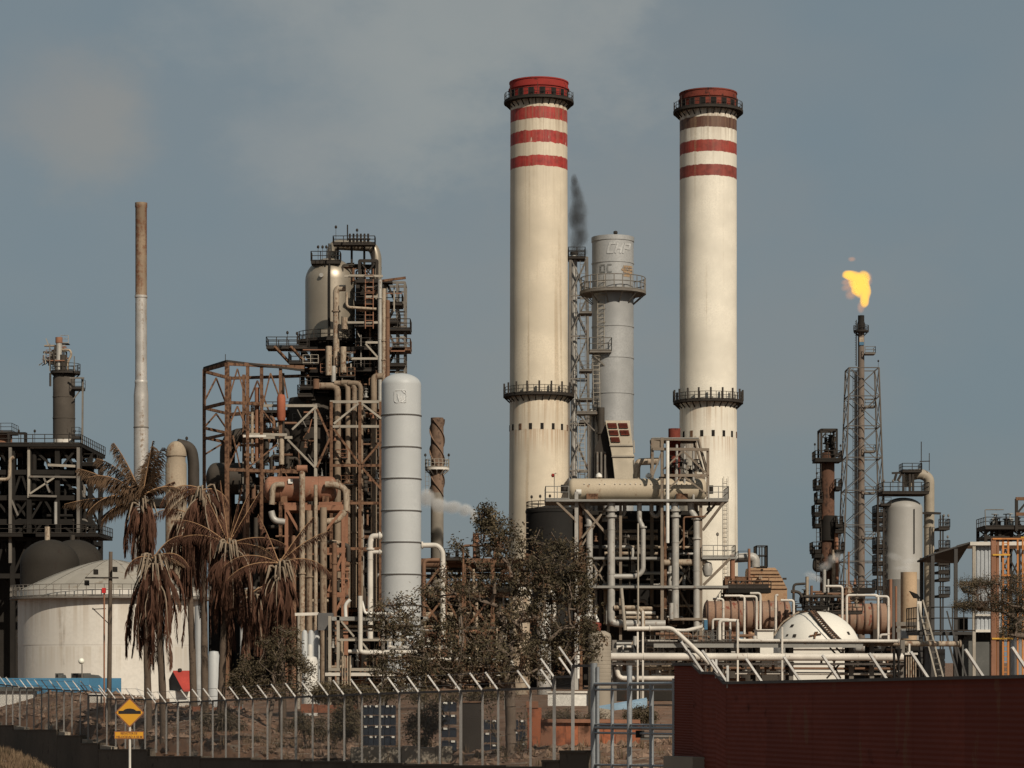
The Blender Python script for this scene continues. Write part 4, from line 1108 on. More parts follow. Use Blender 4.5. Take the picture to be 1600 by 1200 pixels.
# ================================================================ DARK DOMED TANKS behind the white tank
M['tank_dark'] = mat('dark_domed_tank', (.034,.029,.023), (.04,.03,.025), .4, .5, .4, .8)
for k, (cx, rr, apex, Yd, lb) in enumerate(((78,46,843,285,'dark brown domed tank behind the white tank, the left one of two'),(117,44,843,300,'dark brown domed tank behind the white tank, the right one of two'))):
    q = Q(Yd); r = rr*q.s; X = q.x(cx); zt = q.z(apex); zs = zt - r*.85
    prof = [(r,0)] + [(r*math.cos(a), zs+(zt-zs)*math.sin(a)) for a in [math.pi/2*i/9 for i in range(9)]] + [(.001,zt)]
    t = T('domed_tank', lb, 'tank', (X, Yd, 0), 'dark domed tanks')
    build(MB().lathe(prof, X, Yd, 40), 'shell', M['tank_dark'], t)
    build(MB().cyl((X-.2,Yd-.5,zt-.3), (X-.2,Yd-.5,zt+1.4 if k == 0 else zt+.5), .3, n=10), 'vent', M['pipe_tan'] if k == 0 else M['pipe_dark'], t)

# ================================================================ WHITE TANK
q = Q(235); X = q.x(158); Y = q.Y+6; r = 147*q.s
t = T('storage_tank', 'wide white storage tank with a shallow ribbed roof behind the palms', 'tank', (X, Y, 0))
M['tank_white'] = mat('tank_white', (.64,.60,.53), (.42,.35,.27), .34, .35, .8, .6, 0, .04, .10, stains=[(9.3,5,(.36,.27,.18),.45),(4.6,3,(.40,.32,.22),.3)])
M['tank_roof'] = mat('tank_roof', (.34,.31,.26), (.28,.22,.16), .35, .4, 0, .75, 0, .1, .15)
ze = q.z(930); za = q.z(870)
build(MB().lathe([(r,-.4),(r,q.z(1008)),(r*1.002,q.z(1008)+.02),(r*1.002,ze)], X, Y, 96), 'shell', M['tank_white'], t)
prof = [(r*1.004,ze+.02),(r*1.004,ze+.5)] + [(r*.99*math.cos(a)**1.0, ze+.5+(za-ze-.5)*math.sin(a)) for a in [math.pi/2*i/10 for i in range(10)]] + [(.001,za)]
NP = 28
for k in range(NP):    # roof plates, lapped ribs between them
    a0 = 2*math.pi*k/NP; a1 = 2*math.pi*(k+1)/NP
    if 1.15 < (a0 % (2*math.pi)) < 2.0: pass
    lift = .03*(k % 2)
    build(MB().lathe([(max(.02,r*.985*(1-i/9)), ze+.5+lift+(za-ze-.5)*(1-(1-i/9)**1.5)) for i in range(10)], X, Y, 4, a0, a1), 'roof_plate', M['tank_roof'], t)
build(MB().lathe([(r*1.004,ze+.02),(r*1.008,ze+.02),(r*1.008,ze+.55),(r*.98,ze+.55)], X, Y, 96), 'rim', M['tank_white'], t)
dk = build(MB().lathe([(r,ze-.15),(r+.75,ze-.15),(r+.75,ze-.32),(r,ze-.32)], X, Y, 96), 'walkway', M['steel_grey'], t)
build(railmb(MB(), [(X+(r+.7)*math.cos(2*math.pi*k/72), Y+(r+.7)*math.sin(2*math.pi*k/72), ze-.15) for k in range(72)], 1.1, 99, .03, closed=True), 'railing', M['steel_grey'], dk)
# ================================================================ CENTRAL EXCHANGER STRUCTURE
q = Q(300); rng = random.Random(31)
t = T('exchanger_structure', 'pale steel pipe structure carrying the long cream drum, right of the bare tree', 'steel structure', q(1000, G(q), 4))
M['frame_pale'] = mat('frame_pale', (.23,.185,.14), RUST, .4, 1.0, .5, .75)
M['deck_edge'] = mat('deck_edge', (.27,.26,.235), RUST, .3, 1.0, .4, .7)
for x, y0, d, w, m_ in ((900,770,-2,.42,'pipe_grey'),(907,790,-1,.4,'steel_rust'),(969,790,-1,.32,'frame_pale'),(1033,686,-2,.36,'frame_pale'),(1039,800,-1,.35,'steel_rust'),(1093,785,-2,.36,'frame_pale'),(1104,703,-2,.32,'frame_pale'),(1088,688,2,.4,'frame_pale'),(1020,688,2,.4,'frame_pale'),
                        (900,785,6,.5,'steel_dark'),(1033,785,6,.5,'steel_dark'),(1093,785,6,.5,'steel_dark'),(950,900,-1,.3,'frame_pale')):
    bm(t, 'column', q(x, y0, d), q(x, G(q) if y0 != 703 else 785, d), w, M[m_])
build(MB().box(q(852,786,-3), q(1135,782.5,5)), 'platform', M['deck_edge'], t)
for (x0, x1, y, d0, d1, rl, m_) in ((905,1135,916,-2.5,4,'','deck_edge'),(925,1033,871,-1.5,4,'','deck_edge'),(1095,1146,871,-2.5,2,'fr','deck_edge'),(1042,1102,966,-2.5,1,'','frame_pale')):
    deck(t, q.x(x0), q.x(x1), q.Y+d0, q.Y+d1, q.z(y), M[m_], .28, rl, 1.3, None, 1.3, .045)
for x0, x1, sd in ((852,888,'fl'),(1104,1135,'fr')):
    mb = MB(); c = {'f':(q(x0,782.5,-2.9),q(x1,782.5,-2.9)),'l':(q(x0,782.5,-2.9),q(x0,782.5,4)),'r':(q(x1,782.5,-2.9),q(x1,782.5,4))}
    for k in sd: railmb(mb, c[k], 1.5, 1.2, .045)
    build(mb, 'railing', M['deck_edge'], t)
for a, b, w in (((869,787,-2.8),(897,813,-2),.26),((905,788,-2),(951,840,-1),.26),((951,790,-1),(908,842,-2),.2),((1128,787,-2.8),(1096,830,-2),.26),((1118,787,-1),(1096,812,-2),.2),((908,855,-1.2),(942,800,-1.2),.2),((925,880,-1),(945,912,-1),.2),((945,880,-1),(925,912,-1),.2),
                ((1138,874,-2.4),(1097,915,-2),.3),((1060,822,-1),(1082,850,-1),.2),((1082,822,-1),(1060,850,-1),.2),((1060,880,0),(1080,912,0),.2),((1080,880,0),(1060,912,0),.2),((1060,920,0),(1082,960,0),.2)):
    bm(t, 'brace', q(*a), q(*b), w, M['frame_pale'])
# upper frame with the platform roof
for a, b, w in (((1018,687,-1),(1090,688,-1),.3),((1018,704,-2.2),(1105,705,-2.2),.32),((1031,745,-2.2),(1104,745,-2.2),.32),((1020,688,2),(1090,688,2),.4),((1018,688,-2),(1018,745,-2),.3),((1018,688,-1),(1020,688,2),.3),((1090,688,-1),(1104,745,-2.2),.25),((1031,745,2),(1104,745,2),.3),((1018,705,-2),(1018,688,1),.3)):
    bm(t, 'beam', q(*a), q(*b), w, M['frame_pale'])
for a, b in (((1036,735,-2.3),(1064,708,-2.3)),((1066,708,-2.3),(1104,744,-2.3)),((1098,745,-2),(1088,688,2)),((1037,770,-2.3),(1062,748,-2.3)),((1068,748,-2.3),(1103,775,-2.3)),((1019,744,-2),(1032,710,-2)),((1050,690,2),(1088,745,2))):
    bm(t, 'brace', q(*a), q(*b), .19, M['frame_pale'])
build(MB().prism([q(1018,686.5,-1.2),q(1091,686.5,-1.2),q(1091,686.5,2),q(1021,686.5,2)], (0,0,.12)), 'roof_grating', M['deck_edge'], t)
build(MB().prism([q(1019,690,-2),q(1019,706,-2),q(1031,703,-2),q(1031,692,-2)], (0,.15,0)), 'side_plate', M['frame_pale'], t)
build(MB().cyl(q(1055,760,1.5), q(1055,668,1.5), 9.5*q.s, n=20), 'small_stack', M['cap_brown'], t, 'dark red brown stub stack')
for x, y0 in ((1057,695),(1069,698),(1083,700),(1056,735)): build(MB().cyl(q(x,785,-.5), q(x,y0,-.5), 2.0*q.s, n=10), 'pipe', M['pipe_grey'], t)
valves(t, q, 12, 1046, 1098, 722, 742, -1, 1, [M['pipe_dark'], M['steel_grey'], M['steel_dark']], rng, .5)
build(MB().cyl(q(1041,850,-2.6), q(1041,692,-2.6), 2.7*q.s, n=12), 'pipe', M['white'], t, 'slim white upright pipe')
pipe(t, [q(1030,719,1.5), q(999,720,1.5), q(996,728,1.5), q(996,785,1.5)], 5.6*q.s, M['pipe_tan'], 'pipe', 14, .8, label='cream pipe with a bend at its top')
# boiler casing behind, nearly black inside
build(MB().box(q(912,1072,6.5), q(1100,793,13)), 'boiler_casing', M['clad_shade'], t)
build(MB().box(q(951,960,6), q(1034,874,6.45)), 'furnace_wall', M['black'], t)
for y, r_ in ((838,3.0),(828,2.0),(853,2.6),(863,2.0)): build(MB().cyl(q(946,y,3), q(1030,y,3), r_*q.s*1.4, n=12), 'pipe', M['pipe_tan'], t)
# downcomer pipes from the drum
DM = M['pipe_grey']
def fl(x, y, d): return (q(x,y,d), q(x,y+1,d))
pipe(t, [q(917,787,-.5), q(917,803,-.8), q(920.5,815,-1.2), q(920.5,975,-1.2)], 5.2*q.s, DM, 'downcomer', 16, .6, flanges=(fl(917,797,-.7), fl(920.5,822,-1.2)))
pipe(t, [q(954,787,-2), q(954,973,-2), q(968,975,-2), q(1038,975,-2)], 5.8*q.s, DM, 'downcomer', 16, 1.0, flanges=(fl(954,799,-2), fl(954,808,-2)))
pipe(t, [q(998,787,-1.5), q(998,815,-1.5), q(1003.5,825,-2), q(1003.5,893,-2), q(994,901.5,-2), q(957,901.5,-2)], 3.9*q.s, DM, 'downcomer', 14, .7, flanges=(fl(1003.5,825,-2),))
pipe(t, [q(1052,787,-2), q(1053.5,803,-2), q(1053.5,970,-2)], 5.6*q.s, DM, 'downcomer', 16, .8, flanges=(fl(1053,799,-2), fl(1053.5,808,-2)))
pipe(t, [q(1078,787,-1.5), q(1078,800,-1.5), q(1086.5,812,-2), q(1086.5,985,-2)], 5.2*q.s, DM, 'downcomer', 16, .8, flanges=(fl(1086,812,-2),))
pipe(t, [q(976,787,0), q(976,803,0), q(968,808,0), q(960,808,0)], 3*q.s, DM, 'pipe', 12, .6); pipe(t, [q(1018,787,0), q(1018,803,0), q(1026,808,0), q(1032,800,0), q(1034,787,0)], 3.4*q.s, DM, 'pipe', 12, .8)
pipe(t, [q(1036,880,-1.5), q(1098,879,-1.5), q(1106,886,-1.5), q(1104,897,-1.5), q(1100,897,-1.5)], 5*q.s, M['pipe_tan'], 'pipe', 14, .5)
build(MB().lathe([(.01,q.z(902)),(.45,q.z(900)),(.62,q.z(890)),(.45,q.z(880)),(.01,q.z(878))], q.x(1104), q.Y-1.5, 16), 'valve_body', M['pipe_grey'], t)
for y, x0, x1, r_, m_ in ((951,960,1020,3.3,'pipe_tan'),(958,968,1024,2.8,'pipe_white'),(965,960,1028,2.4,'pipe_tan'),(973,990,1034,4.0,'pipe_tan')):
    build(MB().cyl(q(x0,y,-.4), q(x1,y,-.4), r_*q.s, n=12), 'pipe', M[m_], t)
pipe(t, [q(958,950,-2.4), q(996,950,-2.4), q(1003,957,-2.4), q(1003,985,-2.4)], 3.4*q.s, M['pipe_tan'], 'pipe', 12, .6)
build(MB().cyl(q(1047,968,-2.4), q(1047,943,-2.4), 3.5*q.s, n=12), 'small_vessel', M['pipe_grey'], t)
pipe(t, [q(995,820,-3), q(995,985,-3)], .11, M['steel_pale']); pipe(t, [q(969,920,-3), q(975,985,-3)], .2, M['steel_pale'])
pipe(t, [q(938,800,0), q(938,975,0)], 2.6*q.s, M['pipe_dark']); pipe(t, [q(931,878,0), q(931,970,0)], 2.4*q.s, DM)
pipe(t, [q(1066,860,-2.6), q(1066,810,-2.6), q(1100,809,-2.6)], .11, M['steel_rust'])
pipe(t, [q(1142,868,-2), q(1142,905,-2)], .3, M['steel_orange'])
build(MB().lathe([(.3,q.z(800)),(.3,q.z(796)),(.12,q.z(793)),(.12,q.z(786))], q.x(1106), q.Y-2, 10), 'hanging_lamp', M['steel_black'], t)
clutter(t, q, 34, 912, 1095, 800, 975, .5, 5.5, [M['pipe_dark'], M['pipe_dark'], M['pipe_grey'], M['pipe_tan']], rng, .1, .26)
valves(t, q, 14, 915, 1095, 800, 968, -1.5, 1, [M['pipe_dark'], M['pipe_rust'], M['pipe_tan'], M['steel_grey']], rng, .5)
mb = MB(); lamp_on_post(mb, q(981,870,-1), 1.9); lamp_on_post(mb, q(1119,871,-2), 2.2); build(mb, 'lamp', M['steel_grey'], t)
pipe(t, [q(866,783,-1.2), q(866,741,-1.2), q(869,741,-1.2)], .06, M['steel_pale'], 'wind_mast')
build(MB().lathe([(.04,q.x(861)),(.22,q.x(862)),(.22,q.x(865)),(.1,q.x(866))], 0, q.Y-1.2, 10, axis='x', c0=q.z(744)), 'red_beacon', M['cap_red'], t)

d_ = T('long_drum', 'long cream horizontal drum on the platform of the pipe structure', 'drum', q(1000, 783))
M['drum_cream'] = mat('drum_cream', (.47,.39,.28), (.30,.17,.09), .35, .7, .5, .6, 0, .06, .15)
hdrum(d_, q, 886, 1106, 764.5, 17.3*q.s, M['drum_cream'], .5, .55, n=36)
for x in (925, 1065): build(MB().box(q(x-9,782.4,-.9), q(x+9,772,1.9)), 'saddle', M['steel_rust'], d_)
for x in (915, 952, 975, 998, 1016, 1053, 1078): build(MB().cyl(q(x,787,.3), q(x,776,.3), 3.6*q.s, n=12), 'nozzle', M['pipe_grey'], d_)
for k in range(24):
    if rng.random() < .8: build(MB().cyl(q(905+k*8,756.5,-.62), q(905+k*8,756.5,-.82), .07, n=6), 'stud', M['pipe_white'], d_)
build(MB().cyl(q(880.5,764.5,.5), q(886,764.5,.5), .35, n=12), 'manway', M['steel_dark'], d_); build(MB().cyl(q(880,770,.5), q(880,757,.5), .28, n=12), 'gauge', M['steel_black'], d_)
build(MB().cyl(q(1111,771,.5), q(1111,758,.5), .3, n=12), 'gauge', M['steel_black'], d_); bm(d_, 'manway', q(1105,764,.5), q(1111,764,.5), .4, M['steel_dark'])
build(MB().cyl(q(900,770,-.9), q(908,770,-.9), .35, n=12), 'nozzle', M['white'], d_)
for x in (936, 1014):
    build(MB().lathe([(.02,q.z(738)),(.35,q.z(741)),(.4,q.z(745)),(.02,q.z(747))], q.x(x), q.Y+.5, 10), 'floodlight', M['white'], d_)

# dark tank half hidden by the tree
q = Q(330); X = q.x(868); r = 46*q.s
t = T('dark_tank', 'black cylindrical tank behind the bare tree, left of the pipe structure', 'tank', (X, q.Y+r, 0))
M['tank_black'] = mat('black_tank', (.02,.018,.016), (.05,.035,.025), .3, .5, .5, .7)
build(MB().lathe([(r,0),(r,q.z(800)),(r*1.02,q.z(799)),(r*1.02,q.z(795)),(r*.98,q.z(794)),(.01,q.z(784))], X, q.Y+r, 40), 'shell', M['tank_black'], t)
mb = MB(); railmb(mb, [(X+r*.98*math.cos(a), q.Y+r+r*.98*math.sin(a), q.z(794)) for a in [2*math.pi*k/20 for k in range(20)]], 1.0, 99, .05, closed=True); build(mb, 'railing', M['steel_dark'], t)
mb = MB()
for a in (3.6, 4.1, 4.5): lamp_on_post(mb, (X+r*.9*math.cos(a), q.Y+r+r*.9*math.sin(a), q.z(793)), 1.1)
build(mb, 'lamp', M['steel_dark'], t)
ladder(t, (X-r*.93,q.Y+r*.6,0), (X-r*.93,q.Y+r*.6,q.z(810)), .8, M['pipe_tan'], .08, .7)

# ================================================================ RUSTY COLUMN (right)
q = Q(420); s = q.s; X = q.x(1292.5); Y = q.Y; r = 11.5*s
t = T('rusty_column', 'heavily rusted column with small side platforms and an open top frame, left of the flare', 'column', (X, Y, 0))
M['col_rust'] = mat('heavy_rust', (.125,.065,.042), (.03,.022,.018), .62, .5, .55, .85, 0, .3, .35)
build(MB().lathe([(r,0),(r,q.z(718)),(r*.8,q.z(708)),(.01,q.z(704))], X, Y, 24), 'shell', M['col_rust'], t)
for x in (1281, 1305):
    for d in (-2, 2): bm(t, 'frame_post', q(x,716,d), q(x,672,d), .34, M['steel_dark'])
for d in (-2, 2): bm(t, 'frame_beam', q(1281,673,d), q(1305,673,d), .34, M['steel_dark'])
for x in (1281, 1305): bm(t, 'frame_beam', q(x,673,-2), q(x,673,2), .3, M['steel_dark'])
bm(t, 'brace', q(1282,686,-2), q(1291,674,-2), .2, M['steel_dark'])
valves(t, q, 9, 1288, 1304, 682, 710, -1.5, 1.5, [M['steel_black'], M['pipe_dark']], random.Random(3), .8)
pipe(t, [q(1300,680,0), q(1296,700,0)], .5, M['steel_black'])
for x0, x1, y in ((1271,1312,719),(1272,1281,762),(1303,1312,763),(1274,1283,783),(1270,1281,803),(1271,1281,821),(1302,1314,821),(1302,1315,830),(1267,1281,861),(1303,1316,861),(1270,1281,868)):
    deck(t, q.x(x0), q.x(x1), Y-2.6, Y+1.6, q.z(y), M['steel_black'], .45, 'flr', 1.35, M['steel_dark'], 1.2, .06)
ladder(t, q(1277,910,-2.2), q(1277,725,-2.2), .8, M['steel_dark'], .09, .7)
pipe(t, [q(1305,925,-1.5), q(1305,830,-1.5)], .35, M['steel_orange']); pipe(t, [q(1300,925,-2), q(1300,860,-2)], .3, M['pipe_tan'])
pipe(t, [q(1284,868,-1.5), q(1274,874,-1.5), q(1273,890,-1.5), q(1282,888,-1.5), q(1288,894,-1.5)], .6, M['pipe_dark'])
build(MB().lathe([(r*1.3,q.z(845)),(r*1.35,q.z(826)),(r*1.15,q.z(806))], X+.3, Y, 16), 'collar', M['steel_black'], t)
mb = MB(); lamp_on_post(mb, q(1274,762,-2), 1.8); lamp_on_post(mb, q(1311,719,-2), 1.8); lamp_on_post(mb, q(1271,719,-2), 2.0); build(mb, 'lamp', M['steel_dark'], t)

# ================================================================ GREY VESSEL with the big bent pipe
q = Q(400); s = q.s; X = q.x(1411); Y = q.Y; r = 30*s
t = T('domed_vessel', 'grey upright domed vessel with a fat tan pipe hooked over its right side', 'vessel', (X, Y, 0))
M['vessel_grey'] = mat('grey_white_vessel', (.34,.325,.295), (.26,.22,.18), .25, .4, .6, .55, 0, .06, .14)
zs, zt = q.z(795), q.z(777.5)
prof = [(r,0),(r,q.z(906)-.1),(r*1.02,q.z(906)),(r,q.z(906)+.1)] + [(r*math.cos(a), zs+(zt-zs)*math.sin(a)) for a in [math.pi/2*k/9 for k in range(9)]] + [(.001,zt)]
build(MB().lathe(prof, X, Y, 48), 'shell', M['vessel_grey'], t)
k_ = (1424-1411)/30; yk = Y - r*math.sqrt(1-k_*k_) - .08
bm(t, 'conduit', (q.x(1424),yk,q.z(866)), (q.x(1424),yk,q.z(797)), .16, M['steel_black'])
M['pipe_fat'] = mat('fat_tan_pipe', (.34,.29,.22), RUST, .3, .7, .5, .6)
pipe(t, [q(1420,760,1), q(1420,743,1), q(1440,739,1), q(1453.5,746,1), q(1453.5,G(q),1)], 8.2*s, M['pipe_fat'], 'overhead_pipe', 20, 2.2)
deck(t, q.x(1374), q.x(1446), Y-3.5, Y+3, q.z(771), M['steel_dark'], .3, 'flr', 1.5, None, 1.2, .055)
deck(t, q.x(1372), q.x(1388), Y-3, Y+2, q.z(789), M['steel_dark'], .3, 'f', 1.0)
deck(t, q.x(1408), q.x(1438), Y-1.5, Y+2, q.z(736), M['steel_dark'], .3, 'flr', 1.1, None, 1.2, .05)
for x in (1410, 1420, 1425): bm(t, 'column', q(x,771,-1), q(x,734,-1), .35, M['steel_dark'])
bm(t, 'boom', q(1392,740,-1), q(1415,739,-1), .3, M['steel_dark']); bm(t, 'brace', q(1396,752,-1), q(1399,741,-1), .35, M['steel_dark']); bm(t, 'brace', q(1401,752,-1), q(1407,741,-1), .35, M['steel_dark'])
bm(t, 'mast', q(1439.5,735,0), q(1439.5,690,0), .12, M['steel_dark']); bm(t, 'mast', q(1452,735,0), q(1452,708,0), .1, M['steel_dark']); bm(t, 'mast_arm', q(1437,721,0), q(1453,720.5,0), .14, M['steel_dark'])
for x in (1436, 1398): bm(t, 'clip', q(x,801,0), q(x+20,803,0), .3, M['steel_dark'])
bm(t, 'clip', q(1445,802,-1.2), q(1468,803,-1.2), .35, M['steel_dark'])
for y in (803,812,826,853,861,880,895,918): deck(t, q.x(1366), q.x(1381), Y-2.4, Y+2, q.z(y), M['steel_dark'], .4, 'fl', 1.25, None, 1.2, .06)
for y in (825,858,880,893,905,930): deck(t, q.x(1463), q.x(1480), Y-2.4, Y+2, q.z(y), M['steel_dark'], .4, 'fr', 1.25, None, 1.2, .06)
for x in (1368,1377): bm(t, 'riser', q(x,G(q),-2.4), q(x,770,-2.4), .28, M['steel_dark'])
for x in (1466,1470): bm(t, 'riser', q(x,G(q),-2), q(x,806,-2), .2, M['steel_dark'])
mb = MB(); 
for px, py in ((1378,771),(1392,771),(1402,771),(1471,825),(1478,825),(1477,858),(1479,893)): lamp_on_post(mb, q(px,py,-2.2), 1.4)
build(mb, 'lamp', M['steel_grey'], t)

# tan stub stack and two thin red pipes
q = Q(330); s = q.s
t = T('stub_stack', 'short rust streaked tan stack in front of the grey domed vessel', 'stack', q(1420, G(q)))
M['stub'] = mat('stub_tan', (.46,.33,.21), (.33,.13,.07), .42, .8, .6, .7)
build(MB().lathe([(12.8*s,0),(12.8*s,q.z(894)),(11*s,q.z(894)),(11*s,q.z(905))], q.x(1420), q.Y, 28), 'barrel', M['stub'], t)
for x, y0, r_ in ((1391.5,905,2.6),(1400,916,1.8)): build(MB().cyl(q(x,G(q)), q(x,y0), r_*s, n=12), 'vent_pipe', M['steel_orange'], t)
for a, b in (((1398,975),(1432,975)),((1398,985),(1432,985))): bm(t, 'saddle_beam', q(*a,-1), q(*b,-1), .5, M['steel_grey'])

# ================================================================ FURNACE (tan, clad in lapped sheets)
q = Q(385); s = q.s
t = T('furnace', 'tan furnace of lapped sheets with a sloping right shoulder, behind the ribbed tanks', 'furnace', q(1195, G(q)))
M['furn'] = mat('furnace_sheet', (.40,.255,.15), (.34,.13,.06), .35, .8, .2, .75)
rows = [(887,1171,1211),(891.5,1170,1215),(897,1170,1218),(902,1169,1221),(908,1169,1224),(914,1168,1227),(920,1168,1230),(945,1168,1230),(1062,1168,1230)]
for i, ((y0, a0, b0), (y1, a1, b1)) in enumerate(zip(rows, rows[1:])):
    o_ = .10*(i % 2)
    build(MB().prism([q(a0,y0,-o_),q(b0,y0,-o_),q(b1,y1,-o_),q(a1,y1,-o_)], (0,6+o_*2,0)), 'sheet', M['furn'], t)
    bm(t, 'joint', q(a1,y1,-.14), q(b1,y1,-.14), .09, M['steel_rust'])
build(MB().box(q(1185,905,-.9), q(1190,900,-.2)), 'burner_box', M['pipe_tan'], t); build(MB().box(q(1189,892,-.2), q(1192,889,-.02)), 'peep_hole', M['black'], t)
bm(t, 'arm', q(1224,904,1), q(1230,904,1), .3, M['steel_dark'])
deck(t, q.x(1182), q.x(1199), q.Y, q.Y+4, q.z(886), M['steel_dark'], .2, 'fblr', 3.2, None, 1.0, .07)
q = Q(370)
t = T('braced_pipe_tower', 'rust brown braced frame with an upright orange pipe, left of the tan furnace', 'steel frame', q(1150, G(q)))
steel(t, q, [1136, 1152, 1168], [905, 916], [-1, 4], .4, M['steel_rust'], 'x')
for x, y0, r_ in ((1143,875,1.6),(1169,858,2.2)): build(MB().cyl(q(x,G(q),-1.4), q(x,y0,-1.4), r_*q.s, n=12), 'pipe', M['steel_orange'], t)
deck(t, q.x(1152), q.x(1167), q.Y-2, q.Y+2, q.z(874), M['steel_dark'], .25, 'fl', 1.1)
deck(t, q.x(1130), q.x(1197), q.Y-4, q.Y+2, q.z(915), M['steel_dark'], .5, 'f', 1.1, M['steel_rust'], 1.3, .06)
pipe(t, [q(1148,872,0), q(1180,870,0), q(1180,886,0)], .7, M['pipe_grey'])
clutter(t, q, 18, 1128, 1170, 900, 950, -2, 3, [M['pipe_rust'], M['pipe_dark'], M['steel_rust']], random.Random(6), .08, .25)

# ================================================================ RIBBED HORIZONTAL TANKS
q = Q(325); s = q.s
M['ribbed'] = mat('ribbed_tank', (.30,.19,.13), (.36,.29,.22), .4, .5, .2, .8, 0, .15, .25, dirt2=(.22,.075,.05), amt2=.3)
for k, (x0, x1, y, lb) in enumerate(((1098,1236,963,'rusty ribbed horizontal tank left of the white sphere'),(1282,1392,967,'rusty ribbed horizontal tank right of the white sphere'))):
    t = T('ribbed_tank', lb, 'tank', q(( x0+x1)/2, G(q)), 'rusty ribbed horizontal tanks')
    rr = 24*s
    hdrum(t, q, x0, x1, y, rr, M['ribbed'], 0, .25, n=32)
    n_ = int((x1-x0)/12)
    for i in range(n_):
        h = q.x(x0+7+i*12.0); M.setdefault('rib', mat('rib_dark', (.11,.06,.04), (.2,.13,.09), .3))
        build(MB().lathe([(rr,h-.09),(rr*1.075,h-.08),(rr*1.075,h+.08),(rr,h+.09)], 0, q.Y, 28, axis='x', c0=q.z(y)), 'rib', M['rib'], t)
    for x in (x0+25, x1-25): build(MB().box(q(x-5,G(q),-1.4), q(x+5,y+14,1.4)), 'saddle', M['pipe_dark'], t)
for k, (x0, x1, y, lb) in enumerate(((1150,1190,932,'small grey drum above the left ribbed tank'),(1312,1352,932,'small grey drum above the right ribbed tank'))):
    q = Q(332)
    t = T('small_drum', lb, 'drum', q((x0+x1)/2, 945), 'small grey drums over the ribbed tanks')
    hdrum(t, q, x0, x1, y, 8.5*q.s, M['pipe_grey'], 0, .7)
    deck(t, q.x(x0-14), q.x(x1+12), q.Y-2.2, q.Y+2, q.z(y-11), M['steel_black'], .5, 'f', 1.0, M['steel_dark'], 1.2, .06)
    for x in (x0+6, x1-8): build(MB().box(q(x-3,945,-.7), q(x+3,y+4,.7)), 'saddle', M['steel_rust'], t)
    if k: 
        build(MB().lathe([(.02,q.z(918)),(.22,q.z(914)),(.12,q.z(908)),(.02,q.z(904))], q.x(1333), q.Y-1.5, 10), 'pilot_light_cover', M['steel_orange'], t)
q = Q(318)
t = T('tank_pipework', 'dark valves and vent pipes between the ribbed tanks above the white sphere', 'pipework', q(1270, 955))
rng = random.Random(17)
for x, y0, r_, m_ in ((1261,901,2.6,'pipe_tan'),(1288,890,2.8,'pipe_grey'),(1294,905,1.6,'pipe_grey'),(1268,915,2.2,'pipe_rust'),(1326,862,1.6,'steel_orange'),(1323,890,1.2,'pipe_grey')):
    build(MB().cyl(q(x,956,0), q(x,y0,0), r_*q.s, n=12), 'vent_pipe', M[m_], t)
pipe(t, [q(1240,948,0), q(1240,913,0), q(1258,912,0)], .16, M['pipe_dark']); pipe(t, [q(1236,924,0), q(1250,925,0), q(1256,940,0)], .2, M['pipe_dark'])
clutter(t, q, 26, 1232, 1320, 922, 956, -1.5, 3, [M['pipe_dark'], M['steel_dark'], M['pipe_rust']], rng, .06, .2)
valves(t, q, 26, 1236, 1345, 918, 955, -1.5, 2, [M['steel_black'], M['pipe_dark'], M['pipe_rust'], M['pipe_tan']], rng, .5)
deck(t, q.x(1236), q.x(1345), q.Y-1.5, q.Y+2, q.z(956), M['steel_dark'], .3, 'f', 1.0, None, 1.3, .05)
for x, y0, x2 in ((1188,931,1180),(1182,936,1164),(1163,935,1140),(1130,940,1122),(1240,942,1228),(1316,920,1298),(1323,934,1360),(1372,934,1360),(1388,936,1376),(1212,934,1224)):
    q3 = Q(305)
    pipe(t, [q3(x2-8,y0-4,0), q3(x,y0-4,0), q3(x,G(q3),0)], 2.0*q3.s, M['pipe_white'], 'vent_pipe', 10, .35)

# ================================================================ WHITE SPHERE
q = Q(262); s = q.s; X, Y, Z, r = q.x(1275), q.Y, q.z(1025), 71*q.s
t = T('sphere_tank', 'white spherical tank with a dark curved stair running down from its top', 'tank', (X, Y, 0))
M['sphere'] = mat('sphere_white', (.76,.72,.63), (.40,.29,.16), .17, .8, .35, .6, 0, .05, .08)
prof = [(max(.001, r*math.sin(a)), Z - r*math.cos(a)) for a in [math.pi*k/32 for k in range(33)]]
build(MB().lathe(prof, X, Y, 64), 'shell', M['sphere'], t)
for a in [2*math.pi*(k+.5)/10 for k in range(10)]:
    build(MB().cyl((X+r*math.cos(a), Y+r*math.sin(a), -.2), (X+r*math.cos(a), Y+r*math.sin(a), Z), .32, n=12), 'leg', M['sphere'], t)
def onS(px, py, e=.0):
    x = q.x(px)-X; z = q.z(py)-Z; k = max(.02, (r*r-x*x-z*z)); return Vector((X, Y, Z)) + Vector((x, -math.sqrt(k), z)).normalized()*(r+e)
st = [(1266,956.5),(1268,960),(1272,967),(1278,976),(1285,985),(1292,993),(1300,1001),(1309,1008)]
for o_ in (-4.5, 4.5):
    build(MB().tube([onS(px+o_*.8, py-o_*.35, .12) for px, py in st], .12, 6), 'stringer', M['steel_dark'], t)
for i in range(len(st)-1):
    for k in range(3):
        u = (k+.5)/3; px = st[i][0]+(st[i+1][0]-st[i][0])*u; py = st[i][1]+(st[i+1][1]-st[i][1])*u
        A, B = onS(px-4, py+1.6, .15), onS(px+4, py-1.6, .15)
        build(MB().beam(A, B, .16, .10), 'stair_tread', M['steel_rust'], t)
build(MB().tube([onS(px-5, py+1.8, 1.0) for px, py in st], .05, 5), 'handrail', M['steel_dark'], t)
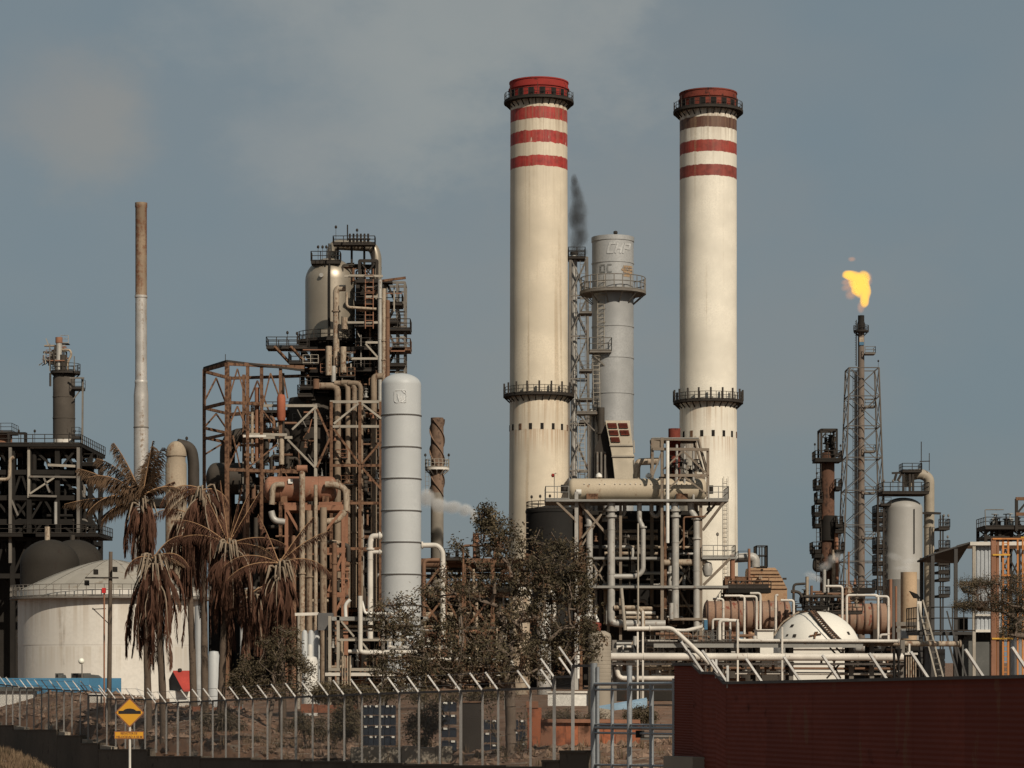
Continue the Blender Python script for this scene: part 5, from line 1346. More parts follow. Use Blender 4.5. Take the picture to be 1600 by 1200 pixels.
for px, py, s_ in ((1234,978.5,2.6),(1236,994,2.6),(1226,993,1.6),(1320,990,2.6),(1219,1012,2)):
    c_ = onS(px, py); n_ = (c_-Vector((X,Y,Z))).normalized(); tt = n_.cross(Vector((0,0,1))).normalized(); uu = tt.cross(n_)
    h = s_*s
    build(MB().prism([c_+(tt*a+uu*b)*h+n_*.05 for a, b in ((-1,-1),(1,-1),(1,1),(-1,1))], n_*-.2), 'nozzle_plate', M['steel_dark'], t)
mb = MB().tube([onS(1258,995,.1), onS(1275,992,.1)], .1, 6); mb.tube([onS(1265,999,.1), onS(1267,989,.1)], .1, 6); mb.tube([onS(1270,989,.1), onS(1266,993,.1)], .1, 6)
build(mb, 'bracket_mark', M['steel_rust'], t)
deck(t, X-1.3, X+1.1, Y-1.2, Y+1.2, Z+r+.35, M['steel_black'], .25, 'fblr', 1.0, None, .8, .05)
valves(t, q, 5, 1262, 1284, 944, 952, -.6, .6, [M['steel_black'], M['pipe_dark']], rng, .4)
pipe(t, [onS(1207,1000,.3), onS(1225,975,.25), onS(1245,961,.2), onS(1262,955.5,.2)], .09, M['pipe_tan'])

# white blocks and low white tanks beside it
q = Q(245)
for x0, x1, y0, lb in ((1181,1206,985,'white square block at the left foot of the white sphere'),(1320,1348,1004,'low white block at the right foot of the white sphere'),(1236,1318,1014,'long low white wall right under the white sphere')):
    t = T('white_block', lb, 'enclosure', q((x0+x1)/2, G(q)))
    build(MB().box(q(x0,G(q),-1.5), q(x1,y0,1.5)), 'body', M['sphere'], t)
    build(MB().box(q(x0-1,y0,-1.7), q(x1+1,y0-1.4,1.7)), 'coping', M['pipe_white'], t)

# ================================================================ PIPE RACK running along the right
q = Q(190); s = q.s; rng = random.Random(40)
rk = T('pipe_rack', 'long grey steel pipe rack in front of the sphere and the cream drum structure', 'pipe rack', q(1180, G(q)))
build(MB().box(q(1020,1012,-1.2), q(1345,1004,-.9)), 'edge_girder', M['deck_edge'], rk)
build(MB().box(q(1000,1004,-1.3), q(1400,1002,2.5)), 'deck', M['steel_dark'], rk)
for x in (960, 1003, 1062, 1126, 1184, 1236, 1330, 1362, 1410): 
    bm(rk, 'post', q(x,G(q),0), q(x,1000,0), .32, M['steel_grey'])
    bm(rk, 'post', q(x,G(q),2.4), q(x,1004,2.4), .32, M['steel_dark'])
    bm(rk, 'cross_beam', q(x,1037,-1), q(x,1037,2.4), .25, M['steel_dark'])
bm(rk, 'longitudinal_beam', q(945,1037.5,-1), q(1420,1037.5,-1), .16, M['pipe_white'])
bm(rk, 'longitudinal_beam', q(945,1016,1), q(1060,1013,1), .3, M['deck_edge'])
mb = MB(); railmb(mb, [q(1000,1002,-1.2), q(1140,1002,-1.2)], .75, .35, .02); build(mb, 'railing', M['steel_grey'], rk)
for x in range(965, 1120, 9):
    if rng.random() < .75: bm(rk, 'hanger', q(x,1022,.5), q(x,1006+rng.random()*6,.5), .09, M['pipe_white'])
for a, b in (((1295,1012,-.6),(1310,1028,-.6)),((1305,1012,-.6),(1320,1028,-.6)),((1300,1038,-.6),(1312,1060,-.6)),((1310,1038,-.6),(1290,1060,-.6)),((1000,1028,-.5),(990,1008,-.5))):
    bm(rk, 'brace', q(*a), q(*b), .12, M['steel_dark'])
PR = [('wide white pipe with a rusty left end, lowest big run of the right pipe rack', [(948,1026,-1.4),(1415,1027,-1.4)], 6.0, 'pipe_white'),
      ('white pipe on the rack deck rising in two square bends right of the drum structure', [(1122,1000,-1.3),(1122,970,-1.3),(1150,970,-1.3),(1150,1001,-1.3),(1400,1002,-1.3)], 2.6, 'pipe_white'),
      ('cream pipe crossing the far right rack above the red wall', [(1330,1005,1),(1504,1006,1)], 4.4, 'pipe_tan'),
      ('pale grey pipe that slopes down to the right in front of the cream drum structure', [(978,983,-1.6),(1048,982,-1.6),(1070,1002,-1.8),(1094,1026,-2.4),(1104,1036,-2.4)], 3.6, 'pipe_white'),
      ('curved pale pipe ending at a small blue box', [(1040,985,-1),(1070,986,-1),(1098,979,-1),(1099,968,-1)], 3.0, 'pipe_white'),
      ('white pipe with an elbow at its left end, behind the gate', [(963,1042,-.5),(966,1060,-.5),(1075,1060,-.5)], 4.0, 'pipe_white'),
      ('short cream pipe under the big white run, behind the gate', [(985,1044,0),(1066,1043,0)], 3.5, 'pipe_tan'),
      ('thin white pipe in three square loops above the rack', [(1113,1004,-.4),(1113,968,-.4),(1140,968,-.4),(1140,1004,-.4)], 1.8, 'pipe_white'),
      ('thin rusty pipe under the wide white run', [(1130,1044,.4),(1400,1045,.4)], 2.0, 'pipe_rust'),
      ('small white pipe low behind the red wall', [(1150,1052,.8),(1405,1053,.8)], 2.4, 'pipe_white')]
for lb, pts, r_, m_ in PR:
    o = T('pipe_run', lb, 'pipe', q(*pts[0]))
    pipe(o, [q(*p) for p in pts], r_*s, M[m_], 'pipe', 14, r_*s*2.2, flanges=((q(*pts[-1]), q(*pts[-1]) + (q(*pts[-2])-q(*pts[-1])).normalized()*.1),))
o = T('instrument_box', 'small blue box at the end of the curved pale pipe', 'box', q(1101, 985, -1))
build(MB().box(q(1098.5,984,-1.3), q(1103.5,969,-1.1)), 'plate', M['blue'], o)
bm(o, 'post', q(1101,G(q),-1), q(1101,969,-1), .12, M['steel_grey'])
clutter(rk, q, 46, 950, 1110, 990, 1060, 0, 3, [M['pipe_white'], M['pipe_tan'], M['pipe_dark'], M['pipe_grey'], M['pipe_rust']], rng, .05, .16)
clutter(rk, q, 12, 1352, 1420, 1004, 1062, .5, 3, [M['pipe_white'], M['pipe_tan'], M['pipe_dark']], rng, .05, .12)
clutter(rk, q, 18, 1110, 1182, 1006, 1062, .5, 4, [M['pipe_white'], M['pipe_tan'], M['pipe_dark'], M['steel_dark'], M['pipe_rust']], rng, .05, .16)
valves(rk, q, 30, 950, 1400, 1008, 1056, -1, 1.5, [M['pipe_white'], M['pipe_grey'], M['pipe_dark'], M['pipe_rust']], rng, .26)
for x, y0 in ((995,975),(1003,955),(1150,968),(1219,980),(1416,1006)): bm(rk, 'upright', q(x,G(q),-1.5), q(x,y0,-1.5), .13, M['pipe_white'])
q = Q(215); rng = random.Random(44)
bk = T('equipment_skid', 'dark low equipment and pumps behind the right pipe rack', 'equipment', q(1180, G(q)))
for x0, x1, y0, m_ in ((1095,1180,1012,'clad_shade'),(1190,1215,1030,'pipe_dark'),(1335,1400,1010,'clad_shade'),(945,1090,1000,'clad_shade'),(1400,1440,1000,'clad_shade')):
    build(MB().box(q(x0,G(q),0), q(x1,y0,3)), 'housing', M[m_], bk)
clutter(bk, q, 12, 1352, 1440, 990, 1060, -2, 0, [M['pipe_white'], M['pipe_tan'], M['pipe_rust']], rng, .06, .15)
clutter(bk, q, 16, 1090, 1180, 990, 1060, -2, 0, [M['pipe_white'], M['pipe_tan'], M['pipe_dark'], M['pipe_rust']], rng, .06, .2)
for x in (1140, 1168): build(MB().lathe([(.01,q.z(1048)),(.9,q.z(1046)),(1.0,q.z(1040)),(1.0,0)], q.x(x), q.Y-1, 16), 'pump_casing', M['pipe_dark'], bk)
hdrum(bk, q, 1330, 1352, 1012, .4, M['pipe_grey'], -1.5)
build(MB().box(q(1403,998,-2), q(1414,984,-1.4)), 'control_box', M['galv'], bk)

# ================================================================ CONCRETE COLUMN behind the gate
q = Q(150); s = q.s; X = q.x(937)
t = T('concrete_silo', 'grey concrete cylinder with a small pipe elbow and brown cap, behind the gate', 'silo', (X, q.Y, 0))
M['concrete'] = mat('concrete', (.33,.285,.225), (.22,.16,.11), .35, 1.2, .5, .9, 0, .15, .15)
build(MB().lathe([(18*s,-.5)] + [(18*s*f_, q.z(y_)+o_) for y_ in range(1075,996,-6) for f_, o_ in ((1,-.03),(.985,-.02),(.985,.02),(1,.03))] + [(18*s,q.z(995)),(16.5*s,q.z(990)),(9*s,q.z(986)),(.01,q.z(985.5))], X, q.Y, 40), 'shell', M['concrete'], t)
build(MB().lathe([(7*s,q.z(986)),(7.5*s,q.z(983)),(8.5*s,q.z(975)),(6*s,q.z(973)),(.01,q.z(972))], q.x(931), q.Y-.2, 20), 'cap', M['cap_brown'], t)
pipe(t, [q(903,1060,-.3), q(903,964,-.3), q(930,961,-.3), q(934,972,-.3)], 2.4*s, M['white'], 'pipe', 12, .3)

# ================================================================ CANOPY BUILDING at the right
q = Q(200); s = q.s
t = T('canopy_building', 'open metal shelter with a dark sloping roof and a corrugated side, beside the orange ladder', 'shelter', q(1500, G(q)))
M['corr'] = mat('corrugated_pale', (.42,.44,.45), (.30,.26,.22), .25, 1.0, .6, .5, .1)
M['canopy_dark'] = mat('canopy_dark', (.05,.045,.04), RUST, .2)
A_, B_, C_, D_ = q(1447,870,-1), q(1512,850,-1), q(1512,877,4.5), q(1447,875,4.5)
build(MB().prism([A_,B_,C_,D_], (0,0,.12)), 'roof', M['canopy_dark'], t)
build(MB().box(q(1512,853,-1.1), q(1625,847.5,5)), 'roof_edge', M['pipe_white'], t)
for x, y0, m_, d in ((1454.5,868,'canopy_dark',-.8),(1490.5,858,'canopy_dark',-.8),(1454.5,868,'canopy_dark',4.5),(1518.5,853,'steel_pale',-.9),(1436,985,'canopy_dark',-.8)):
    bm(t, 'post', q(x,G(q),d), q(x,y0,d), .27 if m_ == 'canopy_dark' else .24, M[m_])
for i in range(13):
    x = 1521 + i*3.1
    if x > 1560: break
    build(MB().prism([q(x,985,-.6-.06*(i%2)),q(x+3.1,985,-.6-.06*(i%2)),q(x+3.1,853,-.6-.06*(i%2)),q(x,853,-.6-.06*(i%2))], (0,.05,0)), 'wall_sheet', M['corr'], t)
build(MB().box(q(1519,988,-.9), q(1562,984,-.5)), 'sill', M['pipe_white'], t); bm(t, 'girt', q(1519,961,-.85), q(1562,962,-.85), .14, M['pipe_white'])
build(MB().box(q(1503,1072,.2), q(1570,988,4)), 'dark_room', M['clad_shade'], t)
M['door_grey'] = mat('door_grey', (.10,.10,.09), (.07,.06,.05), .3)
build(MB().box(q(1522,1072,-.2), q(1545,1003,.15)), 'door', M['door_grey'], t)
build(MB().prism([q(1503,1003,-.1),q(1508,992,-.1),q(1520,990,-.1),q(1520,1072,-.1),q(1503,1072,-.1)], (0,.25,0)), 'door', M['door_grey'], t)
deck(t, q.x(1432), q.x(1520), q.Y-1, q.Y+5, q.z(987), M['canopy_dark'], .25, 'fl', 1.9, M['steel_dark'], .9, .04)
build(MB().box(q(1499,986,1), q(1516,964,2)), 'cabinet', M['black'], t)
for a, b, w in (((1438,938,-1.2),(1467,1062,-2.4),.12),((1430,940,-1.2),(1456,1062,-2.4),.12),((1473,985,-1.2),(1492,1060,-1.6),.14),((1484,985,-1.2),(1505,1060,-1.6),.14),((1476,955,-1),(1484,986,-1),.1)):
    bm(t, 'stair_rail', q(*a), q(*b), w, M['steel_pale'] if a[0] < 1450 else M['canopy_dark'])
for i in range(11):
    u = (i+.5)/11; bm(t, 'rung', q(1434+26*u*.98+ 0, 960+100*u, -1.6-.8*u), q(1442+25*u, 960+100*u, -1.6-.8*u), .06, M['steel_grey'])
build(MB().box(q(1429,985,-1.3), q(1436,940,-1.1)), 'column_panel', M['pipe_white'], t)
for x, y in ((1427,930),(1505,922)):
    build(MB().prism([q(x-9,y-6,-1.2),q(x+3,y-1,-1.2),q(x+8,y+6,-1.2),q(x-2,y+5,-1.2)], (0,.5,0)), 'floodlight', M['black'], t)
    bm(t, 'lamp_arm', q(x+4,y+4,-1), q(x+6,y+20,-1), .1, M['steel_dark'])
q = Q(205)
t = T('small_tank', 'white upright tank under the shelter stairs', 'tank', q(1446, G(q)))
build(MB().lathe([(9.5*q.s,0),(9.5*q.s,q.z(1016)),(7*q.s,q.z(1011)),(.01,q.z(1010))], q.x(1447), q.Y, 28), 'shell', M['galv'], t)
t = T('white_cabinet', 'bright white panelled cabinet behind the shelter posts', 'cabinet', q(1470, G(q)))
for i, y in enumerate((1014,1021,1032,1043,1053)):
    build(MB().box(q(1459,y+9,1), q(1480,y,2)), 'panel', M['sphere'], t)
build(MB().box(q(1460,1070,1.05), q(1479,1015,2.2)), 'body', M['pipe_white'], t)
# slatted box and dark funnel post right of the sphere
q = Q(170)
t = T('funnel_post', 'black funnel topped post beside the slatted box behind the red wall', 'post', q(1404, G(q)))
build(MB().lathe([(1.5*q.s,-.1),(1.5*q.s,q.z(1032)),(5*q.s,q.z(1016)),(5.5*q.s,q.z(1014)),(.01,q.z(1013))], q.x(1404), q.Y, 12), 'funnel', M['black'], t)
build(MB().cyl(q(1397,G(q)), q(1397,1016), 2*q.s, n=10), 'pipe', M['black'], t)
t = T('slatted_box', 'pale slatted box behind the red wall left of the shelter', 'box', q(1423, G(q)))
build(MB().box(q(1413,1023,-.3), q(1433,1020,.6)), 'lid', M['pipe_white'], t); build(MB().box(q(1414,1075,0), q(1432,1023,.5)), 'body', M['steel_dark'], t)
for i in range(5): bm(t, 'slat', q(1416+i*3.6,1075,-.1), q(1416+i*3.6,1023,-.1), .07, M['pipe_tan'])

# ================================================================ ORANGE LADDER TOWER + far right structure
q = Q(185)
M['orange'] = mat('safety_orange', (.52,.20,.05), (.30,.12,.05), .35, 1.0, .3, .65)
M['yellow'] = mat('safety_yellow', (.62,.34,.04), (.40,.16,.04), .35, 1.0, .3, .65)
t = T('orange_ladder_tower', 'orange ladders and uprights in front of the shelter at the right edge', 'ladder', q(1560, G(q)))
for x, w, m_ in ((1548,.34,'steel_orange'),(1551.5,.1,'orange'),(1555,.16,'steel_orange'),(1563,.14,'orange'),(1571,.14,'orange')):
    bm(t, 'upright', q(x,G(q),-1), q(x,842,-1), w, M[m_])
for y, x0, x1, m_ in ((868,1546,1573,'yellow'),(998,1545,1578,'yellow'),(843,1546,1625,'orange'),(841,1590,1625,'yellow'),(900,1560,1574,'orange')):
    bm(t, 'rail', q(x0,y,-1.2), q(x1,y,-1.2), .11, M[m_])
for x in (1590, 1598, 1622): bm(t, 'upright', q(x,G(q),0), q(x,842,0), .12, M['orange'])
for k in range(26): bm(t, 'rung', q(1563,850+k*8,-1), q(1571,850+k*8,-1), .05, M['orange'])
q = Q(360)
t = T('distant_platform', 'dark railed platform and frame far behind the orange ladder at the right edge', 'steel structure', q(1580, G(q)))
steel(t, q, [1540, 1562, 1592, 1620], [823, 840, 900], [0, 6], .35, M['steel_dark'], 'x')
deck(t, q.x(1538), q.x(1620), q.Y-1, q.Y+6, q.z(823), M['steel_dark'], .4, 'flr', 1.3, None, 1.4, .05)
for x in (1586, 1604): bm(t, 'column', q(x,830,-1), q(x,780,-1), .4, M['steel_dark'])
for y in (780, 804): bm(t, 'beam', q(1585,y,-1), q(1625,y,-1), .45, M['steel_rust'])
bm(t, 'brace', q(1587,803,-1), q(1604,782,-1), .25, M['steel_dark'])
pipe(t, [q(1538,823,-1), q(1537,797,-1), q(1566,797,-1)], .07, M['steel_grey'])
valves(t, q, 10, 1550, 1600, 812, 822, 0, 4, [M['steel_black'], M['pipe_grey']], random.Random(9), .7)
hdrum(t, q, 1560, 1590, 832, .9, M['pipe_dark'], 3)
q = Q(190)
t = T('grey_tank', 'grey round tank at the right edge behind the thorn tree', 'tank', q(1600, G(q)))
build(MB().lathe([(18*q.s,0),(18*q.s,q.z(965)),(15*q.s,q.z(955)),(.01,q.z(952))], q.x(1598), q.Y, 32), 'shell', M['galv'], t)

# ================================================================ CENTRE BACKGROUND: pipe bridge behind the bare tree
q = Q(310); rng = random.Random(52)
t = T('pipe_bridge', 'rust brown pipe bridge and vessels behind the bare tree, right of the pale column', 'steel structure', q(760, G(q)))
steel(t, q, [655, 695, 725, 770, 815], [876, 930, 985], [0, 6], .45, M['steel_rust'], 'r', rng)
for y, r_, m_ in ((880,1.0,'pipe_rust'),(889,.6,'pipe_dark'),(900,.5,'pipe_dark'),(922,.9,'pipe_tan'),(960,.7,'pipe_tan')): build(MB().cyl(q(640,y,2), q(832,y,2), r_*.55, n=12), 'pipe', M[m_], t)
for x, y0, m_ in ((743,833,'steel_orange'),(775,840,'steel_orange'),(745,850,'pipe_dark')): build(MB().cyl(q(x,880,1), q(x,y0,1), .35, n=10), 'vent_pipe', M[m_], t)
deck(t, q.x(694), q.x(730), q.Y-1, q.Y+5, q.z(872), M['steel_dark'], .3, 'flr', 1.1); 
pipe(t, [q(724,905,-1), q(724,853,-1), q(780,853,-1)], .14, M['steel_rust'])
clutter(t, q, 50, 650, 830, 868, 1040, -1, 6, [M['pipe_rust'], M['pipe_dark'], M['pipe_tan'], M['steel_orange'], M['pipe_white']], rng, .1, .34)
valves(t, q, 16, 690, 800, 855, 880, 0, 4, [M['steel_dark'], M['pipe_dark']], rng, .5)
build(MB().box(q(650,1075,7), q(830,935,10)), 'shade_backing', M['clad_shade'], t)  # added dark box, blackens the depth behind the bridge
q = Q(255)
for x, yt_, r_, lb in ((812,930,16,'tan upright vessel hidden in the bare tree, the left one'),(850,935,11,'grey upright vessel hidden in the bare tree beside the black tank')):
    o = T('upright_vessel', lb, 'vessel', q(x, G(q)))
    build(MB().lathe([(r_*q.s,0),(r_*q.s,q.z(yt_+8)),(r_*.7*q.s,q.z(yt_+2)),(.01,q.z(yt_))], q.x(x), q.Y, 28), 'shell', M['pipe_grey'] if x > 830 else M['pipe_tan'], o)
    pipe(o, [q(x,yt_,0), q(x,yt_-10,0), q(x+16,yt_-10,0), q(x+16,yt_+40,0)], .2, M['pipe_white'])

# ================================================================ LEFT LOWER PIPE RACK (between palms and bare tree)
q = Q(175); s = q.s; rng = random.Random(60)
t = T('low_pipe_rack', 'pale low pipe rack behind the fence between the palms and the bare tree', 'pipe rack', q(600, G(q)))
for x in (517, 530, 600, 660, 720, 790): 
    bm(t, 'post', q(x,G(q),-1), q(x,963,-1), .2, M['steel_pale'] if x < 600 else M['steel_grey']); bm(t, 'post', q(x,G(q),2.5), q(x,963,2.5), .2, M['steel_dark'])
build(MB().box(q(520,970,-1.1), q(668,964,2.4)), 'deck', M['deck_edge'], t); build(MB().box(q(510,1056,-1.2), q(660,1051,2.4)), 'lower_deck', M['pipe_white'], t)
bm(t, 'beam', q(530,1000,-1.1), q(640,1000,-1.1), .16, M['steel_pale']); bm(t, 'beam', q(515,1046,-1.1), q(600,1046,-1.1), .2, M['steel_pale'])
for a, b in (((535,971),(555,995)),((568,1005),(586,1028)),((582,1082),(605,1060)),((605,1060),(640,1062))): bm(t, 'brace', q(*a,-1.2), q(*b,-1.2), .12, M['steel_pale'])
for pts, r_, m_ in (([(565,932,-1.5),(565,955,-1.5),(565,1018,-1.5),(572,1020,-1.5),(612,1020,-1.5)],3.6,'pipe_white'),([(567,940,-1.3),(572,959,-1.3),(640,960,-1.3)],2.2,'white'),([(545,1018,-.6),(660,1019,-.6)],3.0,'pipe_white'),([(520,978,0),(690,979,0)],2.2,'pipe_tan'),([(520,985,.5),(690,985,.5)],1.6,'pipe_white'),([(610,1012,0),(720,1012,0)],3.4,'pipe_grey'),([(640,1030,0),(740,1030,0)],3,'pipe_white')):
    pipe(t, [q(*p) for p in pts], r_*s, M[m_], 'pipe', 12, r_*s*2)
for x in (537, 541, 545, 549): pipe(t, [q(x,1085,-1.4), q(x,1025,-1.4)], .05, M['pipe_tan'])
clutter(t, q, 46, 515, 800, 970, 1075, -.5, 3, [M['pipe_white'], M['pipe_tan'], M['pipe_dark'], M['pipe_rust'], M['steel_dark']], rng, .04, .13)
valves(t, q, 22, 520, 680, 975, 1045, -1, 2, [M['pipe_white'], M['pipe_dark'], M['pipe_grey']], rng, .25)
pipe(t, [q(541,965,-.5), q(540,945,-.5), q(548,937,-.5)], .12, M['white'])
q = Q(168); s = q.s
t = T('white_pot_vessel', 'white upright vessel with a narrow neck behind the fence, right of the palms', 'vessel', q(484.5, G(q)))
build(MB().lathe([(12*s,-.3),(12*s,q.z(1033)),(10*s,q.z(1027)),(4*s,q.z(1025)),(4*s,q.z(1010)),(3*s,q.z(1007)),(.01,q.z(1006.5))], q.x(484.5), q.Y, 28), 'shell', M['white'], t)
q = Q(176); s = q.s
for i, x in enumerate((476, 486, 495)):
    t = T('blue_cylinder', ('left','middle','right')[i]+' one of three blue grey cylinders in a row behind the white necked vessel', 'cylinder', q(x, G(q)), 'row of three blue grey cylinders')
    build(MB().lathe([(4.8*s,-.2),(4.8*s,q.z(991)),(3.5*s,q.z(986)),(.01,q.z(984))], q.x(x), q.Y, 18), 'shell', M['paleblue'], t)
t = T('grey_cabinet', 'dark grey cabinet on a post at the left end of the low pipe rack', 'cabinet', q(508, G(q)))
M['cab_grey'] = mat('cabinet_grey', (.12,.115,.11), (.08,.06,.05), .3)
build(MB().box(q(498,985,-.6), q(521,958,.2)), 'body', M['cab_grey'], t); bm(t, 'post', q(509,G(q),-.2), q(509,985,-.2), .15, M['steel_grey'])
t = T('pipe_portal', 'pale portal frame left of the grey cabinet behind the palms', 'frame', q(480, G(q)))
for x in (467, 497): bm(t, 'post', q(x,G(q),0), q(x,960,0), .16, M['steel_pale'])
bm(t, 'beam', q(461,960,0), q(498,959,0), .2, M['pipe_white'])
# ================================================================ NEAR THINGS BEHIND THE FENCE (left)
q = Q(195); s = q.s
t = T('blue_fence', 'blue sheet fence at the foot of the white tank', 'fence', q(80, G(q, .3)))
M['blue_sheet'] = mat('blue_sheet', (.06,.20,.33), (.05,.10,.15), .25, 1.0, .4, .6)
for i in range(13):
    x0 = -25 + i*16.5
    build(MB().box(q(x0,1110,-.02*(i%2)), q(x0+16.3,1059.5,.06-.02*(i%2))), 'panel', M['blue_sheet'], t)
t = T('low_building', 'long low white wall with a dark band beneath the blue sheet fence', 'wall', q(30, G(q,.5)))
q = Q(188)
build(MB().box(q(-30,1112,0), q(54,1080,1)), 'wall', M['white'], t); build(MB().box(q(-30,1080,-.3), q(62,1073,1)), 'roof_band', M['door_grey'], t)
M['brick_dark'] = mat('brick_red', (.24,.10,.06), (.14,.07,.045), .4, 2.0, 0, .9)
build(MB().box(q(-30,1140,-2), q(54,1112,-1.6)), 'plinth', M['brick_dark'], t)
q = Q(200)
for x0, x1, lb in ((86,97,'small dark pick-up roof behind the blue fence, left of the globe lamp'),(111,153,'dark truck roof behind the blue fence beside the globe lamp')):
    o = T('parked_truck', lb, 'truck', q(x0, G(q)))
    z0 = q.z(1075); zt = q.z(1052)
    w = q.x(x1)-q.x(x0)
    build(MB().prism([q(x0,1075),q(x1,1075),q(x1,1059),q(x1-w/s*.12,1055),q(x1-w/s*.4,1054),q(x1-w/s*.42,1052),q(x0,1052)], (0,2,0)), 'body', M['door_grey'], o)
    build(MB().box(q(x0+2,1058,-.04), q(x0+(x1-x0)*.45,1053.5,.0)), 'window', M['black'], o)
    for x in (x0+3, x1-5): build(MB().cyl(q(x,G(q)-5,-.1), q(x,G(q)-5,.3), .4, n=14), 'wheel', M['black'], o)
t = T('globe_lamp', 'white globe lamp on a thin post in front of the white tank', 'street lamp', q(130.5, G(q), -1))
M['globe'] = mat('globe_white', (.8,.78,.66), None, rough=.4, bump=0)
build(MB().lathe([(max(.001,.24*math.sin(math.pi*k/12)), q.z(1033)-.24*math.cos(math.pi*k/12)) for k in range(13)], q.x(130.5), q.Y-1, 18), 'globe', M['globe'], t)
build(MB().cyl(q(131.5,G(q),-1), q(131.5,1038,-1), .05, n=8), 'post', M['steel_grey'], t)
t = T('red_roof_hut', 'small hut with a bright red gabled roof behind the palm trunks', 'hut', q(284, G(q)))
M['roof_red'] = mat('red_roof', (.42,.06,.045), (.25,.05,.04), .3, 1.5, .2, .7)
build(MB().prism([q(270,1049,0),q(303,1049,0),q(303,1080,-1.2),q(290,1080,-1.2)], (0,.1,.06)), 'roof', M['roof_red'], t)
build(MB().prism([q(270,1049,.1),q(289,1080,-1),q(262,1080,1),q(262,1062,.6)], (0,.3,0)), 'gable', M['door_grey'], t)
build(MB().box(q(265,1115,0), q(302,1079,3)), 'wall', M['white'], t); build(MB().lathe([(.01,q.z(1050)),(.16,q.z(1049)),(.16,q.z(1045)),(.01,q.z(1044))], q.x(281), q.Y, 8), 'vent', M['steel_dark'], t)
q = Q(150)
for x0, x1, y0, y1, lb in ((278,296,1090,1096,'white jumbled box among the palm trunks'),(140,168,1078,1086,'small white flat bed behind the fence left of the warning sign')):
    o = T('white_box', lb, 'box', q(x0, y1+6)); build(MB().box(q(x0,y1+12,0), q(x1,y1,1)), 'body', M['pipe_white'], o); build(MB().box(q(x0-1,y1,-.1), q(x1+1,y1-2,1.1)), 'lid', M['white'], o)
# poles
M['wood'] = mat('weathered_wood', (.13,.10,.075), (.07,.05,.04), .4, 1.5, .8, .9)
q = Q(150)
def gz(px, Y): return ground_z((px-800)/F*Y, Y)
t = T('utility_pole', 'dark timber pole with a crossarm carrying floodlights, in front of the white tank', 'utility pole', q(172, q.gy(gz(172,150))))
build(MB().cyl(q(170,q.gy(gz(170,150))+4), q(173,862), .15, .11, 10), 'post', M['wood'], t)
bm(t, 'crossarm', q(134,903,-.2), q(186,903,-.2), .09, M['steel_dark'])
for x in (137, 151, 181): 
    y = 894 if x == 151 else (911 if x == 137 else 890)
    build(MB().box(q(x-3,y+4,-.5), q(x+3,y-4,-.1)), 'floodlight', M['steel_black'], t)
bm(t, 'brace', q(145,950,-.15), q(171,975,-.15), .05, M['steel_dark']); bm(t, 'arm', q(145,952,-.15), q(166,951,-.15), .05, M['steel_dark'])
t = T('rust_pole', 'thin rust coloured pole with a small red lamp in front of the white tank', 'pole', q(165, q.gy(gz(165,150)), -.4))
build(MB().cyl(q(164.5,q.gy(gz(165,150))+4,-.4), q(164.5,925,-.4), .05, n=8), 'post', M['steel_orange'], t)
M['red_lamp'] = mat('red_lamp', (.55,.03,.03), None, rough=.35, bump=0)
build(MB().box(q(161.5,927,-.55), q(167,919,-.3)), 'lamp', M['red_lamp'], t)
for x, y0, lb in ((247.5,928,'slim silver lamp pole between the left palms'),(371.5,925,'slim silver lamp pole right of the middle palms')):
    o = T('lamp_pole', lb, 'lamp pole', q(x, q.gy(gz(x,150)), 2)); build(MB().cyl(q(x,q.gy(gz(x,150))+6,2), q(x,y0,2), .10, .07, 10), 'post', M['galv'], o)
    pipe(o, [q(x,y0+2,2), q(x+2,y0-6,2), q(x+16,y0-8,2)], .04, M['galv'], 'arm'); build(MB().box(q(x+14,y0-6,1.9), q(x+22,y0-10,2.2)), 'lamp_head', M['steel_grey'], o)
q = Q(160)
t = T('white_pipe_stack', 'thick pale pipe standing behind the middle palms', 'pipe', q(312, q.gy(.5)))
build(MB().lathe([(6*q.s,0),(6*q.s,q.z(950)),(5*q.s,q.z(947)),(.01,q.z(946))], q.x(310), q.Y, 16), 'shell', M['galv'], t)
t = T('blue_grey_tank', 'thin blue grey upright tank behind the leaning palm trunk', 'tank', q(333, q.gy(.5)))
build(MB().lathe([(9*q.s,0),(9*q.s,q.z(1025)),(7*q.s,q.z(1018)),(.01,q.z(1017))], q.x(334), q.Y, 20), 'shell', M['paleblue'], t)

# ---------------- things seen through the fence in the middle
q = Q(108)
M['crate_blue'] = mat('dark_blue_crate', (.014,.020,.032), (.06,.05,.045), .25, 2, .3, .5)
M['orange_wall'] = mat('orange_wall', (.38,.13,.065), (.20,.08,.05), .6, .8, .2, .85)
def bin_stack(x0, n, rows, w, lb, grp):
    for j, y in enumerate(rows):
        for i in range(n):
            o = T('storage_bin', lb.format(('first','second','third','fourth','fifth','sixth')[i], ('bottom','second','third','top')[j]), 'bin', q(x0+i*w, y), grp)
            hh = 13
            build(MB().box(q(x0+i*w,y,0), q(x0+i*w+w*.92,y-hh,.5)), 'body', M['crate_blue'], o)
            build(MB().box(q(x0+i*w+.6,y-hh,-.03), q(x0+i*w+w*.86,y-hh-1.6,.5)), 'lid', M['crate_blue'], o)
            if (i*3+j*5) % 4: build(MB().box(q(x0+i*w+w*.25,y-hh+1,-.06), q(x0+i*w+w*(.45+.3*((i+j)%2)),y-hh-2.0,-.01)), 'highlight_plate', M['white'], o)  # small white plates stand in for highlights on the bins
bin_stack(567, 6, (1165,1149,1133,1117), 8.6, 'dark blue bin, {} from left, {} row of the wide stack behind the fence', 'stacked blue bins behind the fence')
bin_stack(690, 2, (1172,1152,1132,1112), 12, 'dark blue bin, {} from left, {} row of the stack beside the brown board', 'tall pair of blue bin stacks')
